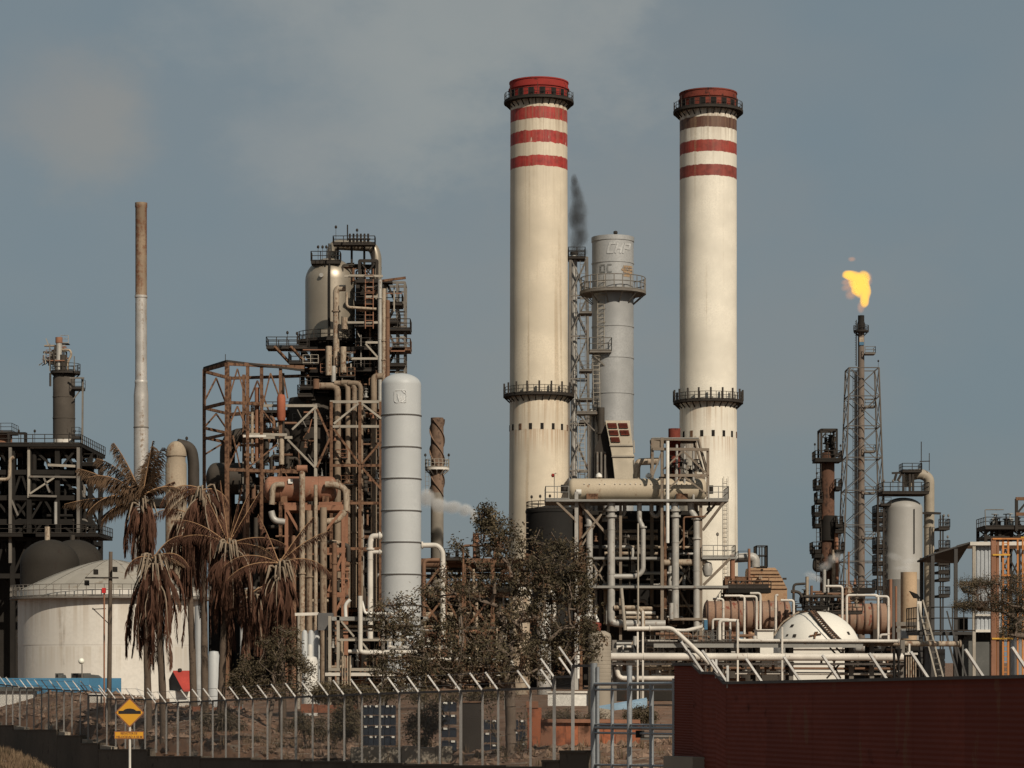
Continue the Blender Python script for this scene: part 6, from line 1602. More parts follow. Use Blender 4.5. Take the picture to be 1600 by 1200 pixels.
bin_stack(756, 2, (1178,1160,1140), 11, 'dark blue bin, {} from left, {} row of the stack at the tree trunk', 'blue bins under the bare tree')
bin_stack(800, 2, (1176,1158,1140), 11, 'dark blue bin, {} from left, {} row of the stack against the orange pier', 'blue bins beside the orange post')
for x0, x1, y0, y1, m_, nm, lb, cat in ((719,753,1098,1180,'steel_dark','brown_board','brown board standing behind the fence left of the bare tree trunk','board'),(836,860,1142,1180,'crate_blue','dark_container','dark blue container at the foot of the orange post behind the fence','container'),
                             (948,974,1164,1196,'crate_blue','dark_container','dark container seen through the left half of the gate','container'),(1000,1052,1152,1178,'door_grey','dark_container','dark tarpaulin covered container seen through the right half of the gate','container')):
    o = T(nm, lb, cat, q(x0, y1)); build(MB().box(q(x0,y1+8,0), q(x1,y0,1.2)), 'body', M[m_], o)
    build(MB().box(q(x0-.7,y0,-.05), q(x1+.7,y0-2,1.25)), 'rim', M['steel_rust'] if nm == 'brown_board' else M['steel_grey'], o)
    if nm != 'brown_board': build(MB().box(q(x0+(x1-x0)*.5,y0+14,-.04), q(x0+(x1-x0)*.85,y0+10,0)), 'handle', M['galv'], o)
q = Q(104)
t = T('orange_gatepost', 'bright orange wall pier behind the fence at the bare tree', 'pier', q(834, 1180))
build(MB().box(q(824,1188,-.2), q(846,1106,.5)), 'pier', M['orange_wall'], t); build(MB().box(q(822,1106,-.25), q(841,1096,.55)), 'cap', M['plate_orange'], t)
q = Q(101)
t = T('red_earth_wall', 'orange red wall seen through the fence and the gate', 'wall', q(930, 1160))
for i in range(8):
    x0 = 845 + i*19.5
    build(MB().box(q(x0,1165,0), q(x0+19.2,1128-3*(i%2)+ (4 if i > 4 else 0),.5)), 'wall_panel', M['orange_wall'] if i % 3 else M['plate_orange'], t)
bm(t, 'coping', q(845,1126,-.1), q(1000,1127,-.1), .14, M['plate_orange'])
q = Q(150)
t = T('white_low_wall', 'long white wall and round white tank end seen above the red wall through the fence', 'wall', q(900, 1110))
build(MB().box(q(856,1103,0), q(955,1083,.5)), 'wall', M['white'], t); build(MB().box(q(854,1083,-.1), q(957,1080,.6)), 'coping', M['pipe_white'], t)
q = Q(145)
t = T('blue_tarpaulin', 'pale blue tarpaulin sloping down to the left behind the gate', 'tarpaulin', q(980, 1120))
M['tarp'] = mat('blue_tarp', (.26,.38,.48), (.2,.26,.3), .3, 1.5, 0, .6)
build(MB().prism([q(936,1106),q(1011,1093),q(1011,1116),q(994,1111),q(975,1108),q(960,1110)], (0,.5,.1)), 'sheet', M['tarp'], t)
bm(t, 'pole', q(1011,1140,.2), q(1011,1092,.2), .08, M['steel_grey'])
for x0, x1, y0, y1, lb in ((300,378,1104,1135,'red brown earth wall behind the fence right of the palm trunks'),(470,575,1100,1108,'low red brown strip of wall behind the fence under the low pipe rack'),(285,312,1112,1135,'red brown wall piece behind the fence between the palm trunks')):
    o = T('red_brown_wall', lb, 'wall', q(x0, y1)); 
    n_ = max(2, int((x1-x0)/26))
    for i in range(n_): build(MB().box(q(x0+(x1-x0)*i/n_,y1+6,0), q(x0+(x1-x0)*(i+1)/n_-.5,y0+1.5*(i%2),.4)), 'wall_panel', M['brick_dark'], o)
t = T('tan_kerb_wall', 'pale tan low wall at the bottom of the fence left of the bare tree', 'wall', Q(100)(640, 1185))
q = Q(100)
for i in range(6): build(MB().box(q(548+i*26.5,1200,0), q(548+i*26.5+26,1168-2*(i%2),.5)), 'block', M['concrete'], t)

# ================================================================ THE FENCE
M['fence_grey'] = mat('fence_galvanised', (.27,.255,.235), RUST, .2, 2.0, .5, .5, .2)
M['fence_arm'] = mat('fence_arm', (.60,.58,.54), RUST, .12, 2.0, .5, .5, .1)
M['fence_rail'] = mat('fence_rail', (.13,.12,.11), RUST, .25, 2.0, .3, .7)
TOP = [[(-30,1066),(31,1073)],[(31,1075),(100,1078)],[(100,1079),(138,1079.5)],[(138,1086),(167,1087)],[(167,1092),(244,1093)],[(244,1099),(300,1096.5),(560,1085),(866,1075)],[(866,1058),(895,1057)],[(895,1040.5),(928,1040)]]
POSTS = [-14,-2,10,20,31,42,53,65,76,88.5,100,112.5,125.6,138,152,167,181,196,210,227,244,260,278,297,315,332.5,353,373.7,395,418,440,462.5,488.5,513.4,538,565.6,593.8,624,654.7,687.5,720,754,778.5,829,866,895]
t = T('security_fence', 'grey steel bar fence with slanting barb arms running across the foreground', 'fence', fp(500, 1195))
for seg in TOP:
    for (a, u), (b, v) in zip(seg, seg[1:]): bm(t, 'top_rail', fp(a, u), fp(b, v), .075, M['fence_rail'])
def top_at(px):
    for seg in TOP:
        if seg[0][0] <= px < seg[-1][0] or (seg is TOP[-1] and px >= seg[0][0]): return lerp_tab(seg, px)
    return 1066
ALONG = (fp(1600,1100)-fp(0,1100)); ALONG.z = 0; ALONG.normalize()
OUT = Vector((ALONG.y, -ALONG.x, 0)); OUT = OUT if OUT.x < 0 else -OUT
def arm(parent, px, py):
    a = fp(px, py); return build(MB().beam(a - Vector((0,0,.02)), a + OUT*.45 + ALONG*.02 + Vector((0,0,.56)), .055), 'barb_arm', M['fence_arm'], parent)
for k, px in enumerate(POSTS):
    b = lerp_tab(BASE, px); tp = top_at(px)
    if px > 840: b = 1196 if px < 880 else 1180
    a_ = fp(px, tp); b_ = fp(px, b+3)
    big = k % 9 == 4 or px in (244, 866, 895)
    bm(t, 'post', b_, a_, .075 if not big else .10, M['fence_grey'])
    arm(t, px, tp)
for px, py in ((31,1075),(100,1079),(138,1079.5),(138,1086),(167,1087),(244,1093),(866,1075),(895,1057)): arm(t, px, py)
for (a, b) in ((866,895),(895,928)):
    pass
# barbed strands along the arm tips
for u in (.35, .95):
    mb = MB()
    pts = []
    for px in POSTS:
        if px < 860: pts.append(fp(px, top_at(px)) + OUT*.45*u + Vector((0,0,.56*u)))
    mb.tube(pts, .008, 4, caps=False); build(mb, 'barbed_wire', M['fence_rail'], t)

# woven wire fabric between the posts
def wire_mat():
    m = bpy.data.materials.new('wire_fabric'); m.use_nodes = True
    nt = m.node_tree; N = nt.nodes; L = nt.links
    b = N['Principled BSDF']; b.inputs['Base Color'].default_value = (.11,.10,.085,1); b.inputs['Roughness'].default_value = .7
    tcn = N.new('ShaderNodeTexCoord'); sp = N.new('ShaderNodeSeparateXYZ'); L.new(tcn.outputs['UV'], sp.inputs[0])
    def mth(op, a, bb):
        x = N.new('ShaderNodeMath'); x.operation = op
        for i, v in enumerate((a, bb)):
            if isinstance(v, (int, float)): x.inputs[i].default_value = v
            else: L.new(v, x.inputs[i])
        return x.outputs[0]
    w = None
    for op in ('ADD', 'SUBTRACT'):
        f = mth('LESS_THAN', mth('FRACT', mth('MULTIPLY', mth(op, sp.outputs[0], sp.outputs[1]), 14.0), 0), .17)
        w = f if w is None else mth('MAXIMUM', w, f)
    L.new(w, b.inputs['Alpha'])
    return m
M['wire'] = wire_mat()
for (a, b) in zip(POSTS, POSTS[1:]):
    ta, tb = (top_at(a), top_at(b)) if top_at(a) < top_at(b) - 4 else (top_at(a), lerp_tab([(a, top_at(a)), (b, top_at(b))], b))
    ta = tb = max(top_at(a), top_at(b))
    ya = 1198 if a > 840 else lerp_tab(BASE, a); yb = 1198 if b > 840 else lerp_tab(BASE, b)
    c4 = [fp(a,ya), fp(b,yb), fp(b,tb), fp(a,ta)]
    o = build(MB().quad(*[p - OUT*.05 for p in c4]), 'wire_panel', M['wire'], t)
    uv = o.data.uv_layers.new(name='UVMap'); L_ = (c4[1]-c4[0]).length
    for li, uvc in zip(o.data.polygons[0].loop_indices, ((0,c4[0].z),(L_,c4[1].z),(L_,c4[2].z),(0,c4[3].z))): uv.data[li].uv = uvc

# stepped low wall
M['lowwall'] = mat('low_wall', (.105,.085,.065), (.06,.045,.035), .4, .9, .3, .9, 0, .25, .25)
M['lowwall_sunlit'] = mat('low_wall_sunlit', (.32,.27,.21), (.2,.15,.1), .3, 1.5, .3, .9, 0, .25, .2)  # paler copy of the wall colour, sunlight painted on the pier tops
t = T('stepped_wall', 'low dark wall in descending steps under the steel bar fence', 'wall', fp(200, 1190))
steps = [(-40,25,1134),(25,95,1141),(95,132,1150),(132,160,1162),(160,237,1172),(237,320,1183),(320,400,1185.5),(400,480,1188.5),(480,560,1191),(560,640,1194),(640,720,1196),(720,800,1198),(800,858,1200),(858,885,1190),(885,928,1175)]
for i, (a, b, y) in enumerate(steps):
    A, B = fp(a, y), fp(b, y)
    zt = max(A.z, B.z)
    z0 = -3.2
    P0 = [Vector((A.x,A.y,z0)), Vector((B.x,B.y,z0)), B, A]
    h_ = B - A
    th = .22 + .012*(i % 2)
    build(MB().prism([p - OUT*th for p in P0], OUT*(th*2)), 'wall_block', M['lowwall'], t)
    bb = zt - .18 - .1*(i%3)
    for zz in (zt-.02,):
        e_ = Vector((0,0,.05)); f_ = Vector((0,0,-.02))
        build(MB().prism([A+f_-OUT*(th+.03), B+f_-OUT*(th+.03), B+e_-OUT*(th+.03), A+e_-OUT*(th+.03)], OUT*(th*2+.06)), 'coping', M['lowwall'], t)
    if b <= 245 and i > 0:
        C_ = fp(a+1, y); D_ = fp(a+ (b-a)*.2+3, y); zt = C_.z
        build(MB().prism([Vector((C_.x,C_.y,zt+.035))-OUT*.17, Vector((D_.x,D_.y,zt+.035))-OUT*.17, Vector((D_.x,D_.y,zt+.26))-OUT*.17, Vector((C_.x,C_.y,zt+.26))-OUT*.17], OUT*.34), 'pier', M['lowwall_sunlit'], t)

# ================================================================ THE GATE
M['gate'] = mat('gate_tube', (.34,.36,.37), RUST, .15, 2.0, .4, .4, .4)
t = T('tube_gate', 'grey tube gate between the stepped fence and the red wall', 'gate', fp(990, 1200))
for px, y0, r_ in ((928,1036,.10),(956.6,1075,.05),(983.6,1040,.075),(1018,1070,.065),(1053,1060,.05)):
    build(MB().cyl(fp(px,1240), fp(px,y0), r_, n=12), 'upright', M['gate'], t)
build(MB().cyl(fp(931,1240)-OUT*.06, fp(931,1042)-OUT*.06, .05, n=10), 'upright', M['gate'], t)
for y, y2, r_ in ((1069,1068,.05),(1077.5,1078,.035),(1132,1133,.03),(1137,1138,.05),(1145,1147,.035),(1195,1197,.035)):
    build(MB().cyl(fp(929,y), fp(1053,y2), r_, n=10), 'rail', M['gate'], t)
build(MB().box(fp(1000,1147)+Vector((-.12,-.05,-.1)), fp(1000,1147)+Vector((.12,.05,.1))), 'lock', M['steel_black'], t)
# foundation block right of the gate
t = T('gate_block', 'grey stone block at the foot of the red wall beside the gate', 'block', fp(1078, 1210))
A, B = fp(1055,1181), fp(1101,1183)
mb = MB().prism([Vector((A.x,A.y,-1.5)), Vector((B.x,B.y,-1.5)), Vector((B.x,B.y,B.z-.05)), B, A], OUT*.35)
build(mb, 'stone', M['concrete'], t)

# ================================================================ THE RED WALL
M['redsheet'] = mat('maroon_sheet', (.195,.050,.033), (.11,.036,.025), .26, .5, 0, .75, 0, .05, .2, dirt2=(.19,.075,.045), amt2=.12)
t = T('red_sheet_wall', 'dark maroon wall of ribbed metal sheets at the lower right', 'wall', fp(1300, 1230))
wx = [(1055,1036,1036),(1088,1036,1036),(1136,1049,1065),(1200,1064.5,1063.5),(1268,1063.5,1062),(1345,1062,1060.5),(1425,1060.5,1058.5),(1510,1058.5,1056.5),(1600,1056.5,1054.5),(1700,1054.5,1052)]
segs = [(1055,1085,1036,1036,1182),(1085,1097,1036,1048,1210),(1097,1121,1049,1050,1230),(1121,1134,1051,1064,1230),(1134,1200,1065,1063.5,1230),(1200,1268,1063.5,1062,1230),(1268,1345,1062,1060.3,1230),(1345,1425,1060.3,1058.4,1230),(1425,1510,1058.4,1056.4,1230),(1510,1600,1056.4,1054.4,1230),(1600,1700,1054.4,1052,1230)]
for i, (a, b, ya, yb, ybot) in enumerate(segs):
    A, B = fp(a, ya), fp(b, yb); A0, B0 = fp(a, ybot), fp(b, ybot)
    zb = -1.6 if ybot > 1200 else A0.z
    N_ = 36; mb = MB(); vs = []
    for k in range(N_*2+1):
        u = k/(N_*2); o_ = (.016 if k % 2 else 0) + .006*(i % 2)
        ex = (B-A); ex.z = 0; ex = ex.normalized()*.05
        pa = -ex + Vector((A.x, A.y, zb + (A.z-zb)*u)) + OUT*o_; pb = ex + Vector((B.x, B.y, zb + (B.z-zb)*u)) + OUT*o_
        vs += [pa, pb]
    fs = [(2*k, 2*k+1, 2*k+3, 2*k+2) for k in range(N_*2)]
    mb._add(vs, fs)
    nb = len(vs)
    build(mb, 'sheet', M['redsheet'], t)
    build(MB().prism([A-OUT*.06, B-OUT*.06, B-OUT*.06-Vector((0,0,.07)), A-OUT*.06-Vector((0,0,.07))], OUT*.15), 'cap_rail', M['fence_rail'], t)
    bm(t, 'support_post', Vector((A.x,A.y,-1.7))-OUT*.14, A-OUT*.14-Vector((0,0,.1)), .12, M['steel_dark'])
for px, py in ((1088,1036),(1098,1049),(1121,1050),(1136,1065),(1190,1064),(1250,1062.5),(1311,1061),(1385,1059.4),(1450,1058),(1536,1056),(1610,1054)):
    arm(t, px, py-0) if px > 1140 else arm(t, px, py)
for px, py, y0 in ((1119,1050,1030),(1137,1065,1040)): bm(t, 'post', fp(px,py+10), fp(px,y0), .06, M['fence_arm'])
for k in range(7):
    pass

# ================================================================ WARNING SIGN
Ys = 84.0; q = Q(Ys)
SX = q.x(202.5)
zg = ground_z(SX, Ys)
t = T('warning_sign', 'yellow diamond speed hump sign with a small text plate on a white post', 'road sign', (SX, Ys, zg))
M['sign_y'] = mat('sign_yellow', (.62,.30,.022), None, rough=.5, bump=0, var=.05)
M['sign_edge'] = mat('sign_border', (.22,.09,.045), None, rough=.6, bump=0, var=.1)
M['sign_k'] = mat('sign_black', (.012,.01,.01), None, rough=.6, bump=0, var=.05)
M['post_w'] = mat('white_post', (.70,.66,.58), (.4,.33,.25), .12, 2)
build(MB().cyl((SX,Ys+.05,zg-.3), (SX,Ys+.05,q.z(1100)), .04, n=12), 'post', M['post_w'], t)
cz_ = q.z(1113.5); hd = 23.6*q.s
def rdia(h, y, dy):
    pts = []
    for cx_, cz2, ax in ((0,-1,0),(1,0,0),(0,1,0),(-1,0,0)):
        n1 = .09*h
        v = Vector((cx_, 0, cz2)); w_ = Vector((-cz2, 0, cx_))
        pts += [v*(h-n1) - w_*n1 + Vector((SX, y, cz_)), v*(h-n1*.25) + Vector((SX, y, cz_)), v*(h-n1) + w_*n1 + Vector((SX, y, cz_))]
    return MB().prism(pts, (0, dy, 0))
pl = build(rdia(hd*1.0, Ys+.006, .012), 'diamond_plate', M['sign_edge'], t)
build(rdia(hd*.89, Ys, .0055), 'yellow_face', M['sign_y'], pl)
w_ = 17.5*q.s; z0 = q.z(1115.5); z1 = q.z(1110.6); zt = q.z(1107)
pts = [(-w_,z0),(w_,z0),(w_,z1),(w_*.56,z1)] + [(w_*.56*math.cos(math.pi*k/10), z1+(zt-z1)*math.sin(math.pi*k/10)**1.2) for k in range(1,10)] + [(-w_*.56,z1),(-w_,z1)]
build(MB().prism([Vector((SX+x, Ys-.004, z)) for x, z in pts], (0,.0035,0)), 'hump_symbol', M['sign_k'], pl)
x0, x1, y0, y1 = 178.5, 225, 1142.5, 1154.8
pp = build(MB().box((q.x(x0),Ys+.006,q.z(y1)), (q.x(x1),Ys+.018,q.z(y0))), 'text_plate', M['sign_edge'], t)
build(MB().box((q.x(x0+1.4),Ys,q.z(y1-1.3)), (q.x(x1-1.4),Ys+.0055,q.z(y0+1.3))), 'plate_face', M['sign_y'], pp)
M['sign_txt'] = mat('sign_text', (.16,.045,.025), None, rough=.6, bump=0, var=.05)
def text(s_, cx_, zc, h, parent, wmax):
    cu = bpy.data.curves.new('lettering', 'FONT'); cu.body = s_; cu.size = 1.0; cu.align_x = 'CENTER'; cu.extrude = 0.0; cu.offset = .03
    o = bpy.data.objects.new('lettering', cu); col.objects.link(o)
    bpy.context.view_layer.update()
    dg = bpy.context.evaluated_depsgraph_get()
    me = bpy.data.meshes.new_from_object(o.evaluated_get(dg))
    bpy.data.objects.remove(o)
    xs_ = [v.co.x for v in me.vertices]; ys_ = [v.co.y for v in me.vertices]
    ww = max(xs_)-min(xs_); hh = max(ys_)-min(ys_)
    sx = wmax/ww; sy = h/hh; mx_ = (max(xs_)+min(xs_))/2; my_ = (max(ys_)+min(ys_))/2
    mb = MB(); mb._add([(cx_+(v.co.x-mx_)*sx, Ys-.003, zc+(v.co.y-my_)*sy) for v in me.vertices], [tuple(p.vertices) for p in me.polygons])
    bpy.data.meshes.remove(me)
    return build(mb, 'lettering', M['sign_txt'], parent)
text('REDUCTOR DE', q.x(201.5), q.z(1145.9), 3.5*q.s, pp, 26*q.s)
text('VELOCIDAD A 50 M', q.x(201.8), q.z(1151.4), 3.5*q.s, pp, 41*q.s)

# ================================================================ PALMS
M['trunk'] = mat('palm_trunk', (.115,.085,.062), (.09,.065,.05), .4, 2.0, 0, .9, 0, .4, .25)
M['rachis'] = mat('palm_rachis', (.36,.215,.115), (.2,.1,.05), .3, 1, 0, .7, 0, 0)
M['leaf_live'] = mat('palm_leaflet', (.10,.062,.036), (.15,.09,.05), .5, .7, 0, .7, 0, 0, .35)
M['leaf_dead'] = mat('palm_dead_leaf', (.105,.050,.031), (.19,.115,.07), .3, .6, 0, .85, 0, 0, .45)
M['thatch'] = mat('palm_thatch', (.27,.21,.15), (.13,.08,.05), .4, 1.2, 0, .9, 0, 0, .3)
def frond(parent, base, az, el, L, droop, m_leaf, m_r, rng, nl=34, ll=.62, w=.05, hang=.5, name='frond', r0=.055):
    base = Vector(base); d = Vector((math.cos(az)*math.cos(el), math.sin(az)*math.cos(el), math.sin(el)))
    pts = [base]; n = 12
    for i in range(n):
        pts.append(pts[-1] + d*(L/n))
        if name == 'dead_frond': d = d + Vector((rng.gauss(0,.13), rng.gauss(0,.13), rng.gauss(0,.06)))
        d = (d + Vector((0,0,-droop/n*(.5+1.2*i/n)))).normalized()
    mb = MB().tube(pts, [r0*(1-.8*i/n) for i in range(n+1)], 5)
    o = build(mb, name, m_r, parent)
    lf = MB()
    for i in range(nl):
        u = .10 + .90*i/nl; k = min(n-1, int(u*n)); p = pts[k].lerp(pts[k+1], u*n-k)
        t_ = (pts[k+1]-pts[k]).normalized(); sd_ = t_.cross(Vector((0,0,1)))
        sd_ = sd_.normalized() if sd_.length > .15 else Vector((-math.sin(az), math.cos(az), 0))
        l = ll*(math.sin(math.pi*(.12+.80*u))**.7)*rng.uniform(.75,1.15)
        for sg in (-1, 1):
            v = (sd_*sg*rng.uniform(.5,1.0) + t_*rng.uniform(.45,.9) + Vector((0,0,-hang*rng.uniform(.5,1.4)))).normalized()
            mid = p + v*l*.5; v2 = (v + Vector((0,0,-.45*hang-.15))).normalized(); tip = mid + v2*l*.55
            ww = v.cross(t_); ww = (ww.normalized() if ww.length > .1 else Vector((0,0,1)))
            ww = (t_*.75 + ww*.35).normalized()*w*.5
            lf._add([p-ww*.6, p+ww*.6, mid+ww, mid-ww, tip], [(0,1,2,3),(3,2,4)])
    build(lf, 'leaflets', m_leaf, o)
    return o
def palm(label, cpx, cpy, bpx, Y, seed, nlive, ndead, skirt_len, live_L=3.3, live_el=(.1,1.2), explicit=(), skirt_w=1.0, thatch=10):
    rng = random.Random(seed); q = Q(Y)
    c = q(cpx, cpy); bx = q.x(bpx); bz = ground_z(bx, Y)
    t = T('palm_tree', label, 'palm tree', (bx, Y, bz), 'coconut palms by the fence')
    b = Vector((bx, Y, bz-.3))
    mid = b.lerp(c, .5) + Vector(((bx-c.x)*.25, 0, 0))
    pts = []; n = 16
    for i in range(n+1):
        u = i/n; pts.append(b.lerp(mid, u).lerp(mid.lerp(c, u), u))
    rr = [.21*(1-.35*i/n)*(1.25 if i == 0 else 1) + .012*(i % 2) for i in range(n+1)]
    build(MB().tube(pts, rr, 12), 'trunk', M['trunk'], t)
    for e in explicit:      # fronds that the photograph shows: azimuth, elevation, length, droop
        if len(e) > 4 and e[4] <= .5:
            frond(t, c, e[0], e[1], e[2], e[3], M['leaf_dead'], M['rachis'], rng, 44, e[4]*1.5, .045, 1.3, 'frond', .036); continue
        frond(t, c, e[0], e[1], e[2], e[3], M['leaf_live'], M['rachis'], rng, 64, (e[4] if len(e) > 4 else .7)*1.4, .065, .95)
    for i in range(nlive):
        frond(t, c + Vector((0,0,.1)), 2*math.pi*(i+.5*rng.random())/max(1,nlive), rng.uniform(*live_el), live_L*rng.uniform(.8,1.1), rng.uniform(.5,1.2), M['leaf_live'], M['rachis'], rng, 46, .62, .06, .6)
    for i in range(ndead):
        az = 2*math.pi*i/ndead + rng.uniform(-.3,.3); lv = rng.random()
        bs = c + Vector((math.cos(az)*.18, math.sin(az)*.18, -.15-lv*1.3))
        frond(t, bs, az, rng.uniform(-1.0,.15)-lv*.6, skirt_len*rng.uniform(.35,1.05)*(.6 if i % 7 == 3 else 1), (rng.uniform(2.5,4.5) if i % 7 == 3 else rng.uniform(8,18))/skirt_w, M['leaf_dead'], M['thatch'] if i % 4 == 0 else M['leaf_dead'], rng, 50, .75, .11, 2.0, 'dead_frond', .045)
    for i in range(thatch):  # dry sheaths hanging round the crown
        az = rng.uniform(0, 6.28); p = c + Vector((math.cos(az)*.22, math.sin(az)*.22, rng.uniform(-.5,.15)))
        d = Vector((math.cos(az)*.7, math.sin(az)*.7, .25)); l = rng.uniform(.6,1.3)
        a2 = p + d*l*.45; a3 = a2 + Vector((d.x*.35,d.y*.35,-.75))*l
        mb = MB().tube([p, p+d*l*.25+Vector((0,0,.05)), a2, a3], [.05,.07,.06,.02], 5); build(mb, 'leaf_sheath', M['thatch'], t)
    return t
PI = math.pi
# azimuth pi = towards the left of the picture, 0 = right, -pi/2 = towards the camera
palm('tallest left palm with long live fronds fanned out against the sky', 222, 778, 232, 140, 1, 4, 30, 3.2, 2.4, (.5,1.3),
     ((PI,.55,3.9,.35,.75),(PI-.2,.95,3.5,.9,.8),(PI,.05,4.3,.35,.6),(PI+.25,.25,3.3,1.5,.75),(PI+.3,.75,3.3,1.2,.9),(.3,1.4,3.2,.2,.6),(1.2,1.25,3.2,.5,.8),(-.3,1.2,3.0,.3,.7),(.1,.55,2.0,.2,.3),(PI-.4,-.15,2.8,.6,.6),(PI+.1,1.2,3.4,.6,.9),(-.6,1.35,2.6,.3,.7),(PI+.1,-.2,2.6,1.0,.7)))
palm('palm with the biggest brown dead skirt, in front of the tallest left palm', 240, 872, 257, 134, 2, 1, 60, 4.8, 2.0, (-.3,.1), ((0.1,.5,2.2,2.2,.4),(PI,.3,2.0,2.6,.5),(.05,1.0,2.0,1.2,.4)), 1.2, 34)
palm('palm with a drooping headdress of dead fronds beside the tan tower', 317, 765, 320, 143, 3, 0, 48, 5.8, 2.0, (-.2,.3), ((PI,.1,3.0,2.2,.5),(PI+.1,.4,3.0,2.4,.5),(PI-.1,-.3,2.6,1.0,.5),(0.2,0.2,2.0,2.5,.5)), 1.2, 16)
palm('sparse palm with stiff upright fronds in front of the rust drum', 357, 850, 345, 136, 4, 0, 48, 4.8, 2.4, (.2,.8),
     ((.25,1.05,3.4,.1,.3),(.1,1.35,3.2,.1,.28),(PI-.2,1.15,3.3,.2,.3),(PI,1.45,3.4,.1,.3),(PI,.7,3.4,.9,.4),(0,.35,3.2,1.0,.35),(0,.1,3.2,1.5,.4),(PI,.45,3.6,1.4,.4),(.5,1.2,3.0,.2,.3)), 1.2, 20)
palm('short palm at the right end of the row with reddish arching fronds', 436, 880, 442, 132, 5, 1, 46, 4.2, 2.4, (.2,.9),
     ((0.1,.35,3.0,1.6,.5),(PI,.45,3.2,1.5,.5),(.2,1.0,3.0,.3,.3),(PI-.2,1.2,2.8,.3,.35),(0,.75,3.2,.6,.35),(PI+.2,.1,3.0,1.2,.45)), 1.1, 22)
palm('bare dying palm trunk topped with a small dead tuft behind the sparse palm', 395, 925, 372, 146, 6, 0, 18, 3.4, 2.0, (0,.5), ((.1,.6,2.2,1.5,.5),), 1.1, 10)
palm('thin palm trunk with a ragged dead skirt between the two middle palms', 290, 800, 303, 147, 7, 0, 26, 4.8, 2.2, (0,.5), ((0,.7,2.6,1.2,.4),(PI,.3,2.6,1.6,.5)), 1.2, 10)

# ================================================================ BARE TREE and bushes
M['bark'] = mat('grey_brown_bark', (.17,.13,.10), (.09,.065,.05), .4, 3.0, .5, .95, 0, .4)
M['tree_leaf'] = mat('dry_leaf', (.088,.071,.041), (.16,.085,.05), .5, .5, 0, .75, 0, 0, .45, dirt2=(.16,.12,.07), amt2=.3)
M['bush_leaf'] = mat('bush_leaf', (.095,.074,.042), (.12,.085,.05), .4, .5, 0, .8, 0, 0, .4)
def leafquad(mb, p, rng, L, w):
    a = rng.uniform(0, 6.28); e = rng.uniform(-1.2, .9)
    d = Vector((math.cos(a)*math.cos(e), math.sin(a)*math.cos(e), math.sin(e)))
    s_ = d.cross(Vector((rng.uniform(-1,1), rng.uniform(-1,1), rng.uniform(-1,1))))
    if s_.length < .1: return
    s_ = s_.normalized()*w*.5; m = p + d*L*.5; tip = p + d*L + Vector((0,0,-L*.15))
    mb._add([p, m+s_, tip, m-s_], [(0,1,2,3)])
def tree(label, bpx, Y, envelope, seed, n_at, leaf_m, nleaf, stems, L=(.13,.24), cat='tree', name='tree', spread=1.0, twig_r=.006):
    """space filling tree: grows limbs toward random points of the crown envelope"""
    rng = random.Random(seed); q = Q(Y); bx = q.x(bpx); bz = ground_z(bx, Y)
    t = T(name, label, cat, (bx, Y, bz))
    att = []
    tries = 0
    while len(att) < n_at and tries < n_at*60:
        tries += 1
        e = rng.choice(envelope)
        a = rng.uniform(0, 6.28); rr = math.sqrt(rng.random())
        px = e[0] + e[2]*rr*math.cos(a); py = e[1] + e[3]*rr*math.sin(a)
        att.append(q(px, py, rng.gauss(0, .5)*e[2]*q.s*.8*spread))
    nodes = []      # (pos, parent)
    for sx, lean, h in stems:
        pr = -1; p = Vector((bx+sx, Y+rng.uniform(-.2,.2), bz-.2))
        for k in range(int(h/.35)+1):
            nodes.append([p.copy(), pr, 0]); pr = len(nodes)-1
            p = p + Vector((lean*.35+rng.uniform(-.04,.04), rng.uniform(-.05,.05), .35))
    att.sort(key=lambda v: (v-Vector((bx,Y,bz+2))).length + rng.uniform(0,1.2))
    tips = []
    for a in att:
        best, bd = None, 1e9
        for i, nd in enumerate(nodes):
            if nd[1] < 0 or (nd[0].z < bz+.8): continue
            dz = a.z - nd[0].z
            dd = (a-nd[0]).length + (1.2*max(0, -dz))
            if dd < bd: bd, best = dd, i
        if best is None: best = 0
        p0 = nodes[best][0]; n = max(1, int((a-p0).length/.55)); pr = best
        side = Vector((rng.uniform(-1,1), rng.uniform(-1,1), rng.uniform(.0,1)))*.18*(a-p0).length
        for k in range(1, n+1):
            u = k/n; p = p0.lerp(a, u) + side*math.sin(math.pi*u)*(.6) 
            nodes.append([p, pr, 0]); pr = len(nodes)-1
        tips.append(pr)
    for tp in tips:
        i = tp
        while i >= 0: nodes[i][2] += 1; i = nodes[i][1]
    def rad(n_): return twig_r + .0056*math.sqrt(max(1, n_))
    trunk = MB(); limbs = MB()
    big = []
    for i, (p, pr, c) in enumerate(nodes):
        if pr < 0: continue
        r0, r1 = rad(nodes[pr][2]), rad(c)
        mb = trunk if c > n_at*.12 else limbs
        if c > 22: mb = trunk
        mb.tube([nodes[pr][0], p], [r0, r1], 7 if c > 20 else 4, caps=False)
    build(trunk, 'trunk', M['bark'], t); build(limbs, 'branches', M['bark'], t, kind='stuff')
    lf = MB()
    cand = [i for i, nd in enumerate(nodes) if nd[2] <= 4 and nd[1] >= 0]
    for k in range(nleaf):
        nd = nodes[rng.choice(cand)]; p = nd[0].lerp(nodes[nd[1]][0], rng.random()) + Vector((rng.gauss(0,.13), rng.gauss(0,.13), rng.gauss(-.04,.13)))
        leafquad(lf, p, rng, rng.uniform(*L), rng.uniform(*L)*.38)
    build(lf, 'foliage', leaf_m, t, kind='stuff')
    return t
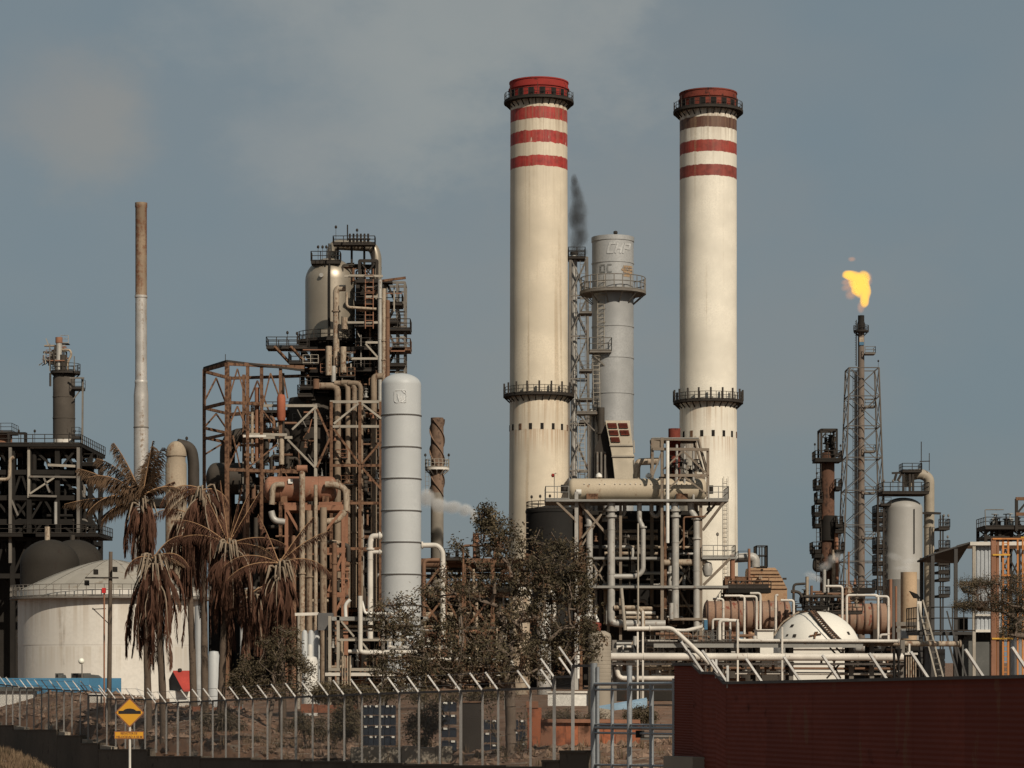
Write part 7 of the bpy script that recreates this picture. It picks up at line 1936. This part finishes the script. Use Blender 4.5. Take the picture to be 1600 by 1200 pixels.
tree('sparse dry leaved tree standing just behind the fence in the middle', 798, 97,
     [(745,880,60,60),(745,1010,110,60),(660,1010,80,55),(640,1050,60,30),(820,900,60,60),(860,880,60,55),(860,960,70,60),(880,940,60,60),(870,900,50,60),(900,1000,45,40),(780,840,35,35),(700,930,60,40),(800,1000,80,60),(720,1030,90,40),(840,1030,60,35),(780,1010,80,50),(660,1035,70,35),(620,960,40,35),(690,1040,70,35),(770,960,90,70),(890,900,40,50),(760,808,14,20)],
     7, 1350, M['tree_leaf'], 30000, ((0,.02,3.0),(.30,.10,2.2),(-.25,-.30,2.2)), (.08,.21))
tree('dense drab bush behind the fence between the short palm and the white necked vessel', 420, 122,
     [(420,1045,52,40),(400,1060,45,30),(452,1050,40,40),(440,1010,35,35),(380,1070,25,20)], 8, 320, M['bush_leaf'], 8000, ((0,0,1.2),(.5,.2,1.0),(-.5,-.2,1.0)), (.10,.2), 'bush', 'bush')
tree('low dark scrub behind the fence under the low pipe rack', 560, 125,
     [(560,1085,70,14),(620,1080,60,14),(520,1080,40,14)], 9, 200, M['bush_leaf'], 8000, ((0,0,.8),(1.0,.3,.7),(-1.0,-.3,.7)), (.09,.18), 'bush', 'bush')
tree('thorn tree reaching into the picture at the right edge in front of the shelter', 1660, 118,
     [(1580,905,60,9),(1560,925,55,9),(1548,945,50,8),(1590,935,50,14),(1640,920,60,40),(1600,960,40,14),(1585,985,25,12),(1690,930,50,40),(1525,912,30,5),(1515,945,25,4)], 10, 900, M['tree_leaf'], 42000, ((0,-.05,2.6),(.3,.25,2.4)), (.04,.09), 'tree', 'tree')
for px, Y, en, sd, lb in ((330,130,[(330,1130,30,16),(360,1140,30,14)],15,'weedy scrub behind the fence right of the leaning palm trunk'),(480,118,[(480,1130,40,18),(520,1140,40,16)],16,'weedy scrub behind the fence under the white necked vessel'),(660,104,[(655,1140,22,25),(675,1120,20,20)],18,'dark weeds between the two bin stacks behind the fence'),(540,108,[(540,1125,22,25)],19,'dark weeds left of the wide stack of blue bins'),(700,135,[(700,1090,60,12),(760,1085,50,12)],12,'scrub strip behind the fence left of the bare tree trunk'),(905,138,[(905,1115,50,9),(870,1118,40,8)],13,'low weeds along the white low wall behind the fence'),(1000,128,[(1000,1120,30,12)],14,'small weeds behind the gate')):
    tree(lb, px, Y, en, sd, 90, M['bush_leaf'], 3600, ((0,0,.5),(.4,.2,.4),(-.4,-.2,.4)), (.08,.17), 'bush', 'bush')
